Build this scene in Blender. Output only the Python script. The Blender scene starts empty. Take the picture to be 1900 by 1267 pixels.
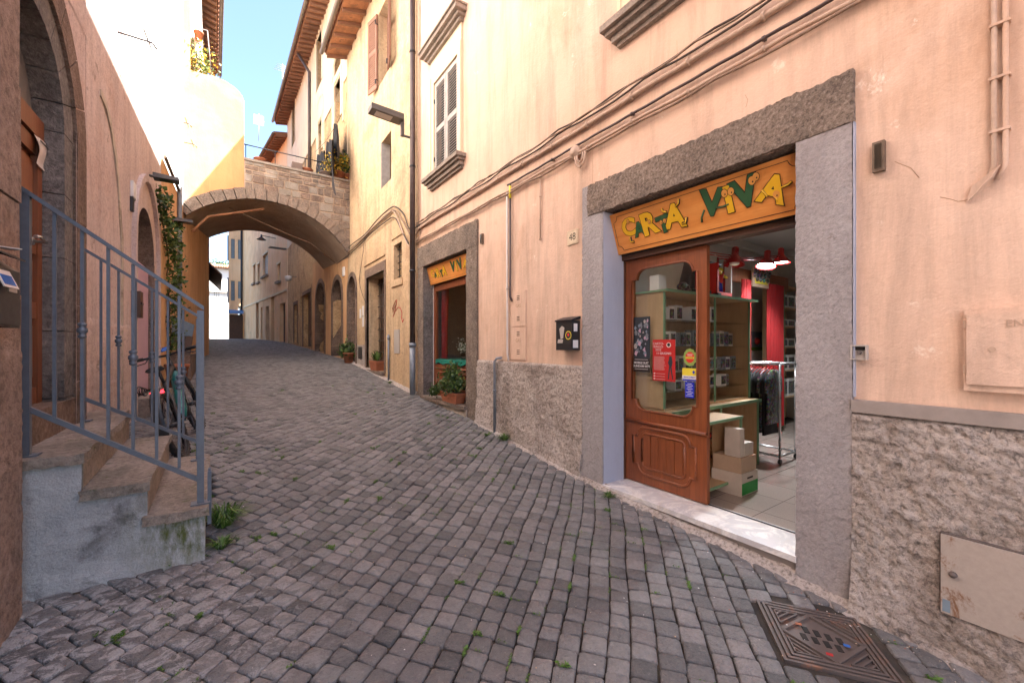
import bpy, bmesh, math, random
import numpy as np
from mathutils import Vector, Matrix, noise
V = Vector
PI = math.pi
random.seed(7)
scene = bpy.context.scene
COL = scene.collection

# ---------------------------------------------------------------- camera (eye at the origin, street runs along +Y, east facades at X=3)
YAW = math.atan(525 / 760); FPX = 760.0
SY, CY = math.sin(YAW), math.cos(YAW)
cam = bpy.data.cameras.new('camera'); camo = bpy.data.objects.new('camera', cam); COL.objects.link(camo)
camo.location = (0, 0, 0); camo.rotation_euler = (PI / 2, 0, -YAW)
cam.sensor_width = 36; cam.lens = FPX / 1900 * 36; cam.shift_y = 0.0034; cam.clip_start = 0.05; cam.clip_end = 600
scene.camera = camo

# ---------------------------------------------------------------- light
sd = V((1.0, -0.62, 1.67)).normalized()            # towards the sun
elev = math.asin(sd.z); azim = math.atan2(sd.x, sd.y)
w = bpy.data.worlds.new('World'); scene.world = w; w.use_nodes = True
wn = w.node_tree; bg = wn.nodes['Background']
sky = wn.nodes.new('ShaderNodeTexSky'); sky.sky_type = 'NISHITA'; sky.sun_disc = False
sky.sun_elevation = elev; sky.sun_rotation = azim; sky.air_density = 1.0; sky.dust_density = 1.3; sky.ozone_density = 2.0
wn.links.new(sky.outputs[0], bg.inputs[0]); bg.inputs[1].default_value = 0.05
sl = bpy.data.lights.new('sun', 'SUN'); sl.energy = 5.0; sl.angle = math.radians(0.5); sl.color = (1.0, 0.965, 0.925)
so = bpy.data.objects.new('sun', sl); COL.objects.link(so); so.rotation_euler = sd.to_track_quat('Z', 'Y').to_euler(); so.location = (20, -10, 30)
vs = scene.view_settings; vs.view_transform = 'Standard'; vs.look = 'None'; vs.gamma = 1; vs.use_curve_mapping = False; vs.exposure = 3.45
cy = scene.cycles
cy.max_bounces = 10; cy.diffuse_bounces = 6; cy.glossy_bounces = 3; cy.transparent_max_bounces = 12
cy.sample_clamp_indirect = 6.0; cy.caustics_reflective = False; cy.caustics_refractive = False

# ---------------------------------------------------------------- measuring: a photo pixel's sight line meets a known plane
def ray(u, v):
    d = (u - 950) / FPX
    return V((SY + d * CY, CY - d * SY, (640 - v) / FPX))
def onX(u, v, X=3.0): r = ray(u, v); return r * (X / r.x)
def onY(u, v, Y): r = ray(u, v); return r * (Y / r.y)
def onZ(u, v, Z): r = ray(u, v); return r * (Z / r.z)

# ---------------------------------------------------------------- materials
def lin(c):
    if isinstance(c, str):
        c = [int(c[i:i + 2], 16) / 255 for i in (0, 2, 4)]
        return tuple(((x + .055) / 1.055) ** 2.4 if x > .04 else x / 12.92 for x in c) + (1,)
    return tuple(c) + (1,) if len(c) == 3 else tuple(c)
class NT:
    def __init__(s, name):
        s.m = bpy.data.materials.new(name); s.m.use_nodes = True; s.t = s.m.node_tree; s.b = s.t.nodes['Principled BSDF']
    def n(s, typ, **k):
        nd = s.t.nodes.new(typ)
        for a, b in k.items(): setattr(nd, a, b)
        return nd
    def l(s, a, b): s.t.links.new(a, b)
    def coords(s, obj=False):
        if obj: return s.n('ShaderNodeTexCoord').outputs['Object']
        return s.n('ShaderNodeNewGeometry').outputs['Position']
    def mapv(s, vec, sc=(1, 1, 1), rot=(0, 0, 0), loc=(0, 0, 0)):
        mp = s.n('ShaderNodeMapping'); mp.inputs['Scale'].default_value = sc; mp.inputs['Rotation'].default_value = rot
        mp.inputs['Location'].default_value = loc; s.l(vec, mp.inputs['Vector']); return mp.outputs[0]
    def noise(s, vec, scale, detail=6, rough=.6, dist=0):
        t = s.n('ShaderNodeTexNoise'); t.inputs['Scale'].default_value = scale; t.inputs['Detail'].default_value = detail
        t.inputs['Roughness'].default_value = rough; t.inputs['Distortion'].default_value = dist; s.l(vec, t.inputs['Vector']); return t.outputs[0]
    def rng(s, x, a, b, c=0, d=1):
        r = s.n('ShaderNodeMapRange'); s.l(x, r.inputs[0])
        for i, q in enumerate((a, b, c, d)): r.inputs[i + 1].default_value = q
        return r.outputs[0]
    def mix(s, f, a, b, mode='MIX'):
        m = s.n('ShaderNodeMix', data_type='RGBA', blend_type=mode)
        for q, i in ((f, 0), (a, 6), (b, 7)):
            if isinstance(q, (int, float)): m.inputs[i].default_value = q
            elif isinstance(q, (tuple, list)): m.inputs[i].default_value = lin(q)
            elif isinstance(q, str): m.inputs[i].default_value = lin(q)
            else: s.l(q, m.inputs[i])
        return m.outputs[2]
    def math(s, op, a, b=0):
        m = s.n('ShaderNodeMath', operation=op)
        for q, i in ((a, 0), (b, 1)):
            if isinstance(q, (int, float)): m.inputs[i].default_value = q
            else: s.l(q, m.inputs[i])
        return m.outputs[0]
    def bump(s, h, strength=.5, dist=.01, prev=None):
        b = s.n('ShaderNodeBump'); b.inputs['Strength'].default_value = strength; b.inputs['Distance'].default_value = dist
        s.l(h, b.inputs['Height'])
        if prev is not None: s.l(prev, b.inputs['Normal'])
        return b.outputs[0]
M = {}
def plaster(name, c1, c2, c3=None, sc=1.2, streak=.25, bs=60, bd=.004, rough=.9, spots=None, spot_amt=.6, fine=.15, lumps=0, coarse=.006, pits=None):
    t = NT(name); P = t.coords()
    n1 = t.noise(P, sc, 8, .65); col = t.mix(t.rng(n1, .35, .65), c1, c2)
    if c3:
        n2 = t.noise(P, sc * .45, 7, .7, .4); col = t.mix(t.rng(n2, .52, .62), col, c3)
    if streak:
        sv = t.mapv(P, (1.7, 1.7, .22)); n3 = t.noise(sv, 2.6, 7, .72, .3)
        col = t.mix(t.rng(n3, .45, .75, 0, streak), col, t.mix(.75, col, (0.05, 0.035, 0.03)))
    if spots:
        n4 = t.noise(P, sc * 3.2, 8, .75, .3); col = t.mix(t.rng(n4, spot_amt, spot_amt + .05), col, spots)
    n5 = t.noise(P, bs * 2.3, 3, .7); col = t.mix(t.rng(n5, .2, .8, 0, fine), col, t.mix(.6, col, (0.03, 0.025, 0.02)))
    if pits:  # pit dirt and relief shade put into the colour, following the bump
        pn = t.noise(P, pits[0], 5, .72, .2); pf = t.rng(pn, .36, .52, 1, 0); col = t.mix(t.math('MULTIPLY', pf, pits[1]), col, t.mix(.75, col, (0.02, 0.015, 0.012)))
        col = t.mix(t.rng(pn, .56, .68, 0, pits[1] * .6), col, t.mix(.5, col, (.75, .66, .58)))
    t.l(col, t.b.inputs['Base Color']); t.b.inputs['Roughness'].default_value = rough; t.b.inputs['Specular IOR Level'].default_value = .25
    h = t.noise(P, bs, 6, .7); bm_ = t.bump(h, .8, bd)
    h2 = t.noise(P, bs * .12, 5, .6); bm_ = t.bump(h2, .7, coarse, bm_)
    if lumps:
        vo = t.n('ShaderNodeTexVoronoi'); vo.inputs['Scale'].default_value = lumps; t.l(P, vo.inputs['Vector']); bm_ = t.bump(vo.outputs[0], .8, .012, bm_)
    if pits: bm_ = t.bump(pn, .9, pits[2], bm_)
    t.l(bm_, t.b.inputs['Normal']); M[name] = t.m; return t.m
def simple(name, c, rough=.6, metal=0, var=.15, bs=0, bd=.001, emit=None, es=0, obj=False, nsc=8, c2=None, thr=None, spec=.5):
    t = NT(name); P = t.coords(obj); col = lin(c)
    dark = tuple(x * (1 - var * 2) for x in col[:3])
    n = t.noise(P, nsc, 6, .65); cc = t.mix(t.rng(n, .3, .7), dark, col)
    if c2: cc = t.mix(t.rng(t.noise(P, nsc * 1.7, 8, .7, .3), thr or .58, (thr or .58) + .06), cc, c2)
    t.l(cc, t.b.inputs['Base Color']); t.b.inputs['Roughness'].default_value = rough; t.b.inputs['Metallic'].default_value = metal
    t.b.inputs['Specular IOR Level'].default_value = spec
    t.l(t.rng(n, .3, .7, max(0, rough - .08), min(1, rough + .08)), t.b.inputs['Roughness'])
    if bs: t.l(t.bump(t.noise(P, bs, 5, .65), .7, bd), t.b.inputs['Normal'])
    if emit: t.b.inputs['Emission Color'].default_value = lin(emit); t.b.inputs['Emission Strength'].default_value = es
    M[name] = t.m; return t.m
def wood(name, c1, c2, axis='z', rough=.45, sc=1.0, spots=None):
    t = NT(name); P = t.coords(); k = {'z': (14, 14, .9), 'y': (14, .9, 14), 'x': (.9, 14, 14)}[axis]
    v = t.mapv(P, tuple(q * sc for q in k)); n = t.noise(v, 2.0, 8, .7, .8); col = t.mix(t.rng(n, .3, .7), c1, c2)
    n2 = t.noise(P, 2.5, 5, .6); col = t.mix(t.rng(n2, .4, .7, 0, .35), col, t.mix(.6, col, (.02, .01, .005)))
    if spots: col = t.mix(t.rng(t.noise(v, 4, 6, .8, 1.2), .62, .72, 0, .8), col, spots)
    t.l(col, t.b.inputs['Base Color']); t.b.inputs['Roughness'].default_value = rough
    t.l(t.bump(n, .4, .002), t.b.inputs['Normal']); M[name] = t.m; return t.m

plaster('peach_plaster', (.69, .485, .36), (.755, .55, .425), (.60, .40, .28), sc=.9, streak=.5, bs=42, bd=.004, spots=(.80, .67, .55), spot_amt=.635, fine=.15, coarse=.014)
plaster('ochre_plaster', (.60, .42, .25), (.69, .51, .32), (.50, .34, .21), sc=1.2, streak=.6, bs=34, bd=.009, spots=(.40, .28, .18), spot_amt=.60, fine=.25, coarse=.025, pits=(16, .28, .01))
plaster('orange_plaster', (.66, .38, .19), (.72, .45, .24), (.58, .33, .17), sc=1.1, streak=.35, bs=34, bd=.006, spots=(.45, .30, .20), spot_amt=.66, coarse=.015)
plaster('pink_plaster', (.59, .47, .435), (.68, .56, .52), (.62, .46, .40), sc=1.0, streak=.4, bs=34, bd=.009, spots=(.38, .31, .27), spot_amt=.60, fine=.25, coarse=.02, pits=(26, .30, .008))
plaster('gable_plaster', (.57, .255, .11), (.63, .295, .135), (.51, .225, .10), sc=1.1, streak=.3, bs=30, bd=.006, spots=(.42, .28, .18), spot_amt=.66, coarse=.015)
plaster('terrace_plaster', (.84, .53, .29), (.88, .62, .38), (.72, .46, .28), sc=.6, streak=.3, bs=20, bd=.01, spots=(.5, .38, .27), spot_amt=.62, coarse=.02)
plaster('pier_stone', (.30, .22, .18), (.41, .30, .25), (.36, .24, .18), sc=2.2, streak=.3, bs=40, bd=.012, spots=(.24, .18, .15), spot_amt=.58, fine=.3, coarse=.03, pits=(24, .55, .015))
plaster('sunlit_white_plaster', (.79, .745, .69), (.82, .78, .73), (.76, .70, .63), sc=.8, streak=.2, bs=30)  # also holds the sun's glare on the upper west walls as colour
plaster('cream_plaster', (.74, .60, .42), (.78, .66, .48), (.70, .54, .36), sc=.8, streak=.3, bs=30)
plaster('rough_stucco', (.52, .45, .40), (.62, .55, .50), (.41, .345, .30), sc=2.5, streak=.2, bs=70, bd=.014, spots=(.66, .57, .52), spot_amt=.66, fine=.35, coarse=.02, pits=(40, .72, .016))
plaster('grey_surround', (.35, .33, .33), (.415, .39, .39), (.36, .33, .325), sc=1.4, streak=.3, bs=48, bd=.006, fine=.25, spots=(.27, .235, .22), spot_amt=.63, coarse=.02, pits=(44, .25, .006))
plaster('blue_reveal', (.38, .41, .50), (.42, .45, .54), sc=1.5, streak=.15, bs=55, bd=.004, fine=.1)
plaster('peperino', (.22, .175, .14), (.33, .26, .205), (.18, .145, .12), sc=3.0, streak=.25, bs=90, bd=.009, spots=(.46, .38, .30), spot_amt=.66, fine=.45, pits=(48, .75, .012))
plaster('grey_stone', (.17, .155, .145), (.27, .25, .235), (.13, .12, .115), sc=2.6, streak=.35, bs=70, bd=.010, spots=(.36, .33, .31), spot_amt=.63, fine=.4, coarse=.02, pits=(30, .55, .012))
plaster('brown_stone', (.20, .135, .10), (.30, .21, .16), (.14, .10, .08), sc=2.6, streak=.4, bs=60, bd=.012, spots=(.36, .29, .24), spot_amt=.64, fine=.4, coarse=.02, pits=(30, .55, .012))
plaster('bridge_block', (.20, .15, .12), (.30, .225, .175), (.17, .13, .105), sc=2.2, streak=.2, bs=40, bd=.012, spots=(.38, .31, .26), spot_amt=.66, fine=.35, coarse=.02, pits=(22, .5, .015))
plaster('mortar', (.40, .29, .21), (.47, .35, .26), sc=2, streak=.2, bs=50, bd=.01)
plaster('vault_stone', (.32, .24, .18), (.43, .33, .25), sc=2, streak=.2, bs=14, bd=.03, fine=.3, lumps=5)
plaster('rubble_wall', (.58, .37, .19), (.72, .50, .28), (.44, .28, .15), sc=3.2, streak=.2, bs=26, bd=.03, fine=.3, lumps=5.5, coarse=.04, pits=(14, .5, .02))
plaster('step_render', (.23, .245, .255), (.31, .32, .33), (.38, .375, .37), sc=1.5, streak=.3, bs=38, bd=.008, spots=(.17, .17, .17), spot_amt=.62, fine=.25, coarse=.03)
plaster('tread_stone', (.27, .225, .185), (.37, .31, .26), (.22, .185, .15), sc=3, streak=0, bs=60, bd=.006, fine=.35, pits=(36, .4, .006))
plaster('step_stone', (.27, .225, .185), (.38, .32, .27), (.22, .19, .155), sc=2.4, streak=0, bs=60, bd=.008, spots=(.15, .155, .085), spot_amt=.585, fine=.35, pits=(36, .5, .006))
plaster('old_lime', (.45, .39, .31), (.60, .52, .42), (.30, .25, .2), sc=4, streak=.3, bs=50, bd=.008)
def moss_overlay():
    t = NT('mossy_render'); P = t.coords(); base = M['step_render']
    n1 = t.noise(P, 1.6, 8, .65); col = t.mix(t.rng(n1, .35, .65), (.32, .335, .345), (.53, .54, .54))
    n2 = t.noise(P, 3.4, 8, .7, .4); col = t.mix(t.rng(n2, .55, .68), col, (.155, .155, .155))
    col = t.mix(t.rng(t.noise(t.mapv(P, (2, 2, .6), (0, 0, 0), (3, 1, 0)), 2.6, 7, .7, .3), .57, .66, 0, .8), col, (.43, .45, .46))
    vm = t.n('ShaderNodeVectorMath', operation='DISTANCE'); t.l(t.mapv(P, (1, 1, 1)), vm.inputs[0]); vm.inputs[1].default_value = (-.22, 3.2, -1.13)
    msk = t.math('MULTIPLY', t.rng(vm.outputs['Value'], .12, .34, 1, 0), t.rng(t.noise(t.mapv(P, (3, 3, 1)), 6, 7, .7), .36, .6))
    col = t.mix(msk, col, (.095, .115, .02))
    col = t.mix(t.rng(t.noise(P, 130, 3, .7), .3, .8, 0, .4), col, (.1, .1, .1))
    t.l(col, t.b.inputs['Base Color']); t.b.inputs['Roughness'].default_value = .9
    b1 = t.bump(t.noise(P, 40, 6, .7), .9, .01); t.l(t.bump(t.noise(P, 6, 5, .6), .8, .03, b1), t.b.inputs['Normal']); M['mossy_render'] = t.m
moss_overlay()
def cobble_mat():
    t = NT('cobble_basalt'); P = t.coords(); at = t.n('ShaderNodeAttribute', attribute_name='tone')
    sep = t.n('ShaderNodeSeparateColor'); t.l(at.outputs['Color'], sep.inputs[0])
    col = t.mix(sep.outputs[0], (.090, .090, .091), (.238, .232, .228))
    col = t.mix(t.math('MULTIPLY', sep.outputs[1], .55), col, (.27, .245, .24))
    n = t.noise(P, 28, 8, .75); col = t.mix(t.rng(n, .35, .7, 0, .55), col, t.mix(.6, col, (.03, .027, .03)))
    col = t.mix(t.rng(t.noise(P, 60, 5, .8), .58, .68, 0, .55), col, (.30, .275, .26))
    big = t.noise(P, .9, 6, .65); col = t.mix(t.rng(t.noise(t.mapv(P, (1, 1, 1), (0, 0, 0), (5, 2, 0)), 1.3, 6, .7), .5, .68, 0, .5), col, t.mix(.55, col, (.05, .045, .05))); col = t.mix(t.rng(big, .4, .65, 0, .55), col, t.mix(.4, col, (.22, .205, .19)))
    # old mortar smears beside the steps
    vm = t.n('ShaderNodeVectorMath', operation='DISTANCE'); t.l(P, vm.inputs[0]); vm.inputs[1].default_value = (-.75, 2.6, -1.4)
    reg = t.rng(vm.outputs['Value'], .45, 1.5, 1, 0)
    sm = t.math('MULTIPLY', reg, t.rng(t.noise(t.mapv(P, (1, 1.6, 1), (0, 0, .6)), 9, 8, .78, .6), .485, .54))
    col = t.mix(sm, col, (.36, .35, .345))
    sp = t.rng(t.noise(P, 5.5, 9, .8, .6), .655, .69, 0, .75); col = t.mix(sp, col, (.36, .33, .31))
    t.l(col, t.b.inputs['Base Color'])
    t.l(t.rng(n, .3, .7, .42, .66), t.b.inputs['Roughness']); t.b.inputs['Specular IOR Level'].default_value = .45
    b = t.bump(t.noise(P, 80, 6, .7), .9, .006); b = t.bump(t.noise(P, 20, 5, .65), .9, .014, b); t.l(b, t.b.inputs['Normal'])
    M['cobble'] = t.m
cobble_mat()
plaster('joint_soil', (.032, .028, .026), (.065, .055, .046), (.10, .085, .065), sc=5, streak=0, bs=80, bd=.008, spots=(.06, .08, .025), spot_amt=.63)
def tile_floor():
    t = NT('shop_floor_tiles'); P = t.coords(); br = t.n('ShaderNodeTexBrick'); br.offset = 0; br.inputs['Scale'].default_value = 1
    br.inputs['Brick Width'].default_value = .4; br.inputs['Row Height'].default_value = .4; br.inputs['Mortar Size'].default_value = .004
    br.inputs['Color1'].default_value = lin((.30, .25, .22)); br.inputs['Color2'].default_value = lin((.33, .28, .245)); br.inputs['Mortar'].default_value = lin((.12, .10, .09))
    t.l(P, br.inputs['Vector']); c = t.mix(t.rng(t.noise(P, 160, 3, .8), .4, .7, 0, .5), br.outputs[0], (.14, .11, .10))
    t.l(c, t.b.inputs['Base Color']); t.b.inputs['Roughness'].default_value = .22; M['floor_tiles'] = t.m
tile_floor()
def marble():
    t = NT('white_marble'); P = t.coords(); n = t.noise(t.mapv(P, (1, 1, 1), (0, 0, .5)), 3, 9, .7, 1.5)
    c = t.mix(t.rng(n, .44, .54), (.74, .72, .69), (.52, .51, .52)); c = t.mix(t.rng(t.noise(P, 7, 7, .8, 1), .5, .7, 0, .6), c, (.52, .44, .36))
    t.l(c, t.b.inputs['Base Color']); t.b.inputs['Roughness'].default_value = .38; M['marble'] = t.m
marble()
def rust_sheet(name, c, rusty, thr=.6):
    t = NT(name); P = t.coords(); n = t.noise(P, 5, 9, .75, .5); n2 = t.noise(P, 30, 6, .7)
    c0 = t.mix(t.rng(n2, .3, .7), tuple(x * .85 for x in c), c)
    cc = t.mix(t.rng(n, thr, thr + .08), c0, rusty); t.l(cc, t.b.inputs['Base Color']); t.b.inputs['Roughness'].default_value = .65
    t.l(t.bump(n, .5, .004), t.b.inputs['Normal']); M[name] = t.m
rust_sheet('rusty_hatch', (.41, .35, .30), (.20, .10, .05), .56)
rust_sheet('cast_iron', (.12, .095, .085), (.22, .11, .07), .57)
rust_sheet('painted_metal', (.46, .42, .38), (.30, .2, .14), .66)
def glass(name, tint=(.9, .93, .92), refl=1.5):
    t = NT(name); out = t.t.nodes['Material Output']; tr = t.n('ShaderNodeBsdfTransparent'); tr.inputs[0].default_value = lin(tint)
    gl = t.n('ShaderNodeBsdfGlossy'); gl.inputs['Roughness'].default_value = .03; fr = t.n('ShaderNodeMath', operation='MULTIPLY_ADD'); lw = t.n('ShaderNodeLayerWeight'); pw = t.n('ShaderNodeMath', operation='POWER'); t.l(lw.outputs['Facing'], pw.inputs[0]); pw.inputs[1].default_value = 4.0; t.l(pw.outputs[0], fr.inputs[0]); fr.inputs[1].default_value = .55; fr.inputs[2].default_value = .03 * refl
    mx = t.n('ShaderNodeMixShader'); t.l(fr.outputs[0], mx.inputs[0]); t.l(tr.outputs[0], mx.inputs[1]); t.l(gl.outputs[0], mx.inputs[2]); t.l(mx.outputs[0], out.inputs[0])
    t.t.nodes.remove(t.b); M[name] = t.m
glass('glass'); glass('dusty_glass', (.55, .56, .55), 1.6)
wood('door_wood', (.16, .043, .015), (.30, .09, .030), 'z', .38)
wood('door_wood_h', (.16, .043, .015), (.30, .09, .030), 'y', .38)
wood('sign_wood', (.68, .24, .045), (.82, .37, .10), 'y', .42, .7, spots=(.42, .12, .02))
wood('portal_wood', (.17, .055, .022), (.26, .095, .04), 'z', .5)
wood('shutter_wood', (.20, .095, .06), (.28, .14, .09), 'z', .7)
wood('beech', (.50, .33, .18), (.60, .41, .24), 'z', .5)
wood('rafter_wood', (.15, .07, .04), (.25, .12, .07), 'x', .8)
simple('dark_wood', (.10, .045, .025), .5, var=.2)
simple('louvre_grey', (.42, .39, .36), .7, var=.15)
simple('rail_paint', (.125, .148, .185), .42, .2, var=.12, nsc=30, bs=150, bd=.0005)
simple('grey_pipe', (.27, .30, .34), .5, .3, var=.15); simple('brown_pipe', (.115, .085, .08), .42, .5, var=.2)
simple('dark_metal', (.045, .045, .05), .45, .6); simple('black_plastic', (.02, .02, .022), .45)
simple('steel', (.55, .56, .57), .3, .9); simple('lamp_grey', (.115, .105, .10), .5, .4)
simple('conduit', (.52, .37, .27), .6, var=.12, nsc=20); simple('conduit_white', (.66, .60, .55), .5, var=.1)
simple('cable_dark', (.09, .065, .05), .7, var=.25, nsc=30); simple('cable_tan', (.33, .22, .15), .7, var=.25, nsc=30)
simple('terracotta', (.42, .14, .065), .75, var=.2, bs=60, nsc=12); simple('roof_tile', (.34, .135, .07), .85, var=.35, nsc=5, bs=30, bd=.004, c2=(.16, .09, .06))
simple('soffit', (.42, .19, .09), .85, var=.3, nsc=4, c2=(.20, .10, .055), thr=.55)
simple('leaf', (.055, .115, .02), .6, var=.35, nsc=25); simple('leaf_light', (.12, .20, .03), .6, var=.3, nsc=25); simple('leaf_dark', (.03, .07, .015), .55, var=.3, nsc=25)
simple('grass', (.10, .22, .025), .6, var=.3, nsc=30); simple('yellow_flower', (.65, .42, .04), .7, nsc=30)
simple('soil', (.06, .04, .03), .95, bs=60, bd=.004)
simple('sign_green', (.035, .115, .045), .45, var=.1); simple('sign_yellow', (.80, .47, .02), .45, var=.06); simple('ink', (.025, .015, .01), .6, var=0)
simple('eye_orange', (.72, .33, .07), .5, var=.05)
simple('red_cloth', (.34, .010, .012), .85, var=.12, nsc=14); simple('red_enamel', (.40, .012, .012), .3, var=.05)
simple('green_cloth', (.005, .21, .15), .7, var=.15); simple('black_cloth', (.014, .012, .015), .9, var=.2, nsc=10)
simple('white', (.72, .71, .69), .6, var=.05); simple('white_wall', (.60, .585, .55), .85, var=.05); simple('ceiling_white', (.62, .60, .58), .9, var=.04)
simple('paper', (.66, .60, .56), .8, var=.08, nsc=15); simple('cardboard', (.50, .37, .26), .8, var=.08); simple('carton_white', (.58, .52, .45), .7, var=.08)
simple('green_edge', (.18, .33, .19), .5, var=.05); simple('box_green', (.01, .28, .04), .6, var=.05)
simple('poster_red', (.48, .02, .018), .5, var=.06); simple('poster_dark', (.035, .045, .055), .5, var=.2); simple('poster_grey', (.30, .34, .37), .6, var=.35, nsc=60)
simple('sticker_green', (.28, .42, .10), .5, var=.2, nsc=60); simple('sticker_red', (.62, .03, .02), .5, var=.02); simple('sticker_yellow', (.75, .62, .05), .5, var=.03); simple('sticker_blue', (.01, .03, .48), .45, var=.03)
simple('pink_door', (.55, .37, .46), .6, var=.08, nsc=4); simple('tympanum', (.20, .19, .18), .9)
simple('teal_paint', (.012, .14, .13), .3, .1, var=.05); simple('rubber', (.028, .025, .024), .8, var=.2, nsc=40, bs=60, bd=.004); simple('spoke', (.3, .3, .3), .35, .9)
simple('red_light', (.7, .01, .015), .3, emit=(1, .02, .03), es=.8); simple('phone_blue', (.04, .15, .5), .15)
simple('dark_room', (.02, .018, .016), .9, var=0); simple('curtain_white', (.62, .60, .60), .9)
simple('copper_gutter', (.20, .15, .11), .5, .4, var=.2); simple('bulb', (1, 1, 1), .5, emit=(.9, .96, 1.0), es=14)
simple('graffiti_red', (.45, .03, .03), .7, var=.05); simple('planter_blue', (.20, .27, .33), .6); simple('blue_tarp', (.06, .18, .38), .5)
simple('grey_plinth', (.33, .285, .255), .85, var=.12, bs=50, bd=.003); simple('box_grey', (.075, .07, .066), .5, .3, var=.15, nsc=40)
simple('clay_brown', (.16, .11, .09), .8); simple('aerial', (.5, .5, .5), .5, .6)
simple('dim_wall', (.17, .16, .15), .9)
simple('hair_line', (.42, .27, .18), .9, var=0)
def goods_mat(name, seed):
    t = NT(name); P = t.coords(); vo = t.n('ShaderNodeTexVoronoi'); vo.inputs['Scale'].default_value = 42; t.l(t.mapv(P, (1, 1, 1), (0, 0, 0), (seed, seed * 2, 0)), vo.inputs['Vector'])
    hs = t.n('ShaderNodeHueSaturation'); hs.inputs['Saturation'].default_value = .9; hs.inputs['Value'].default_value = .30; t.l(vo.outputs['Color'], hs.inputs['Color'])
    t.l(t.mix(t.rng(t.noise(P, 30, 4, .7), .4, .6), hs.outputs[0], (.03, .025, .025)), t.b.inputs['Base Color']); t.b.inputs['Roughness'].default_value = .4; M[name] = t.m
goods_mat('goods_a', 1); goods_mat('goods_b', 5)

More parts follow.
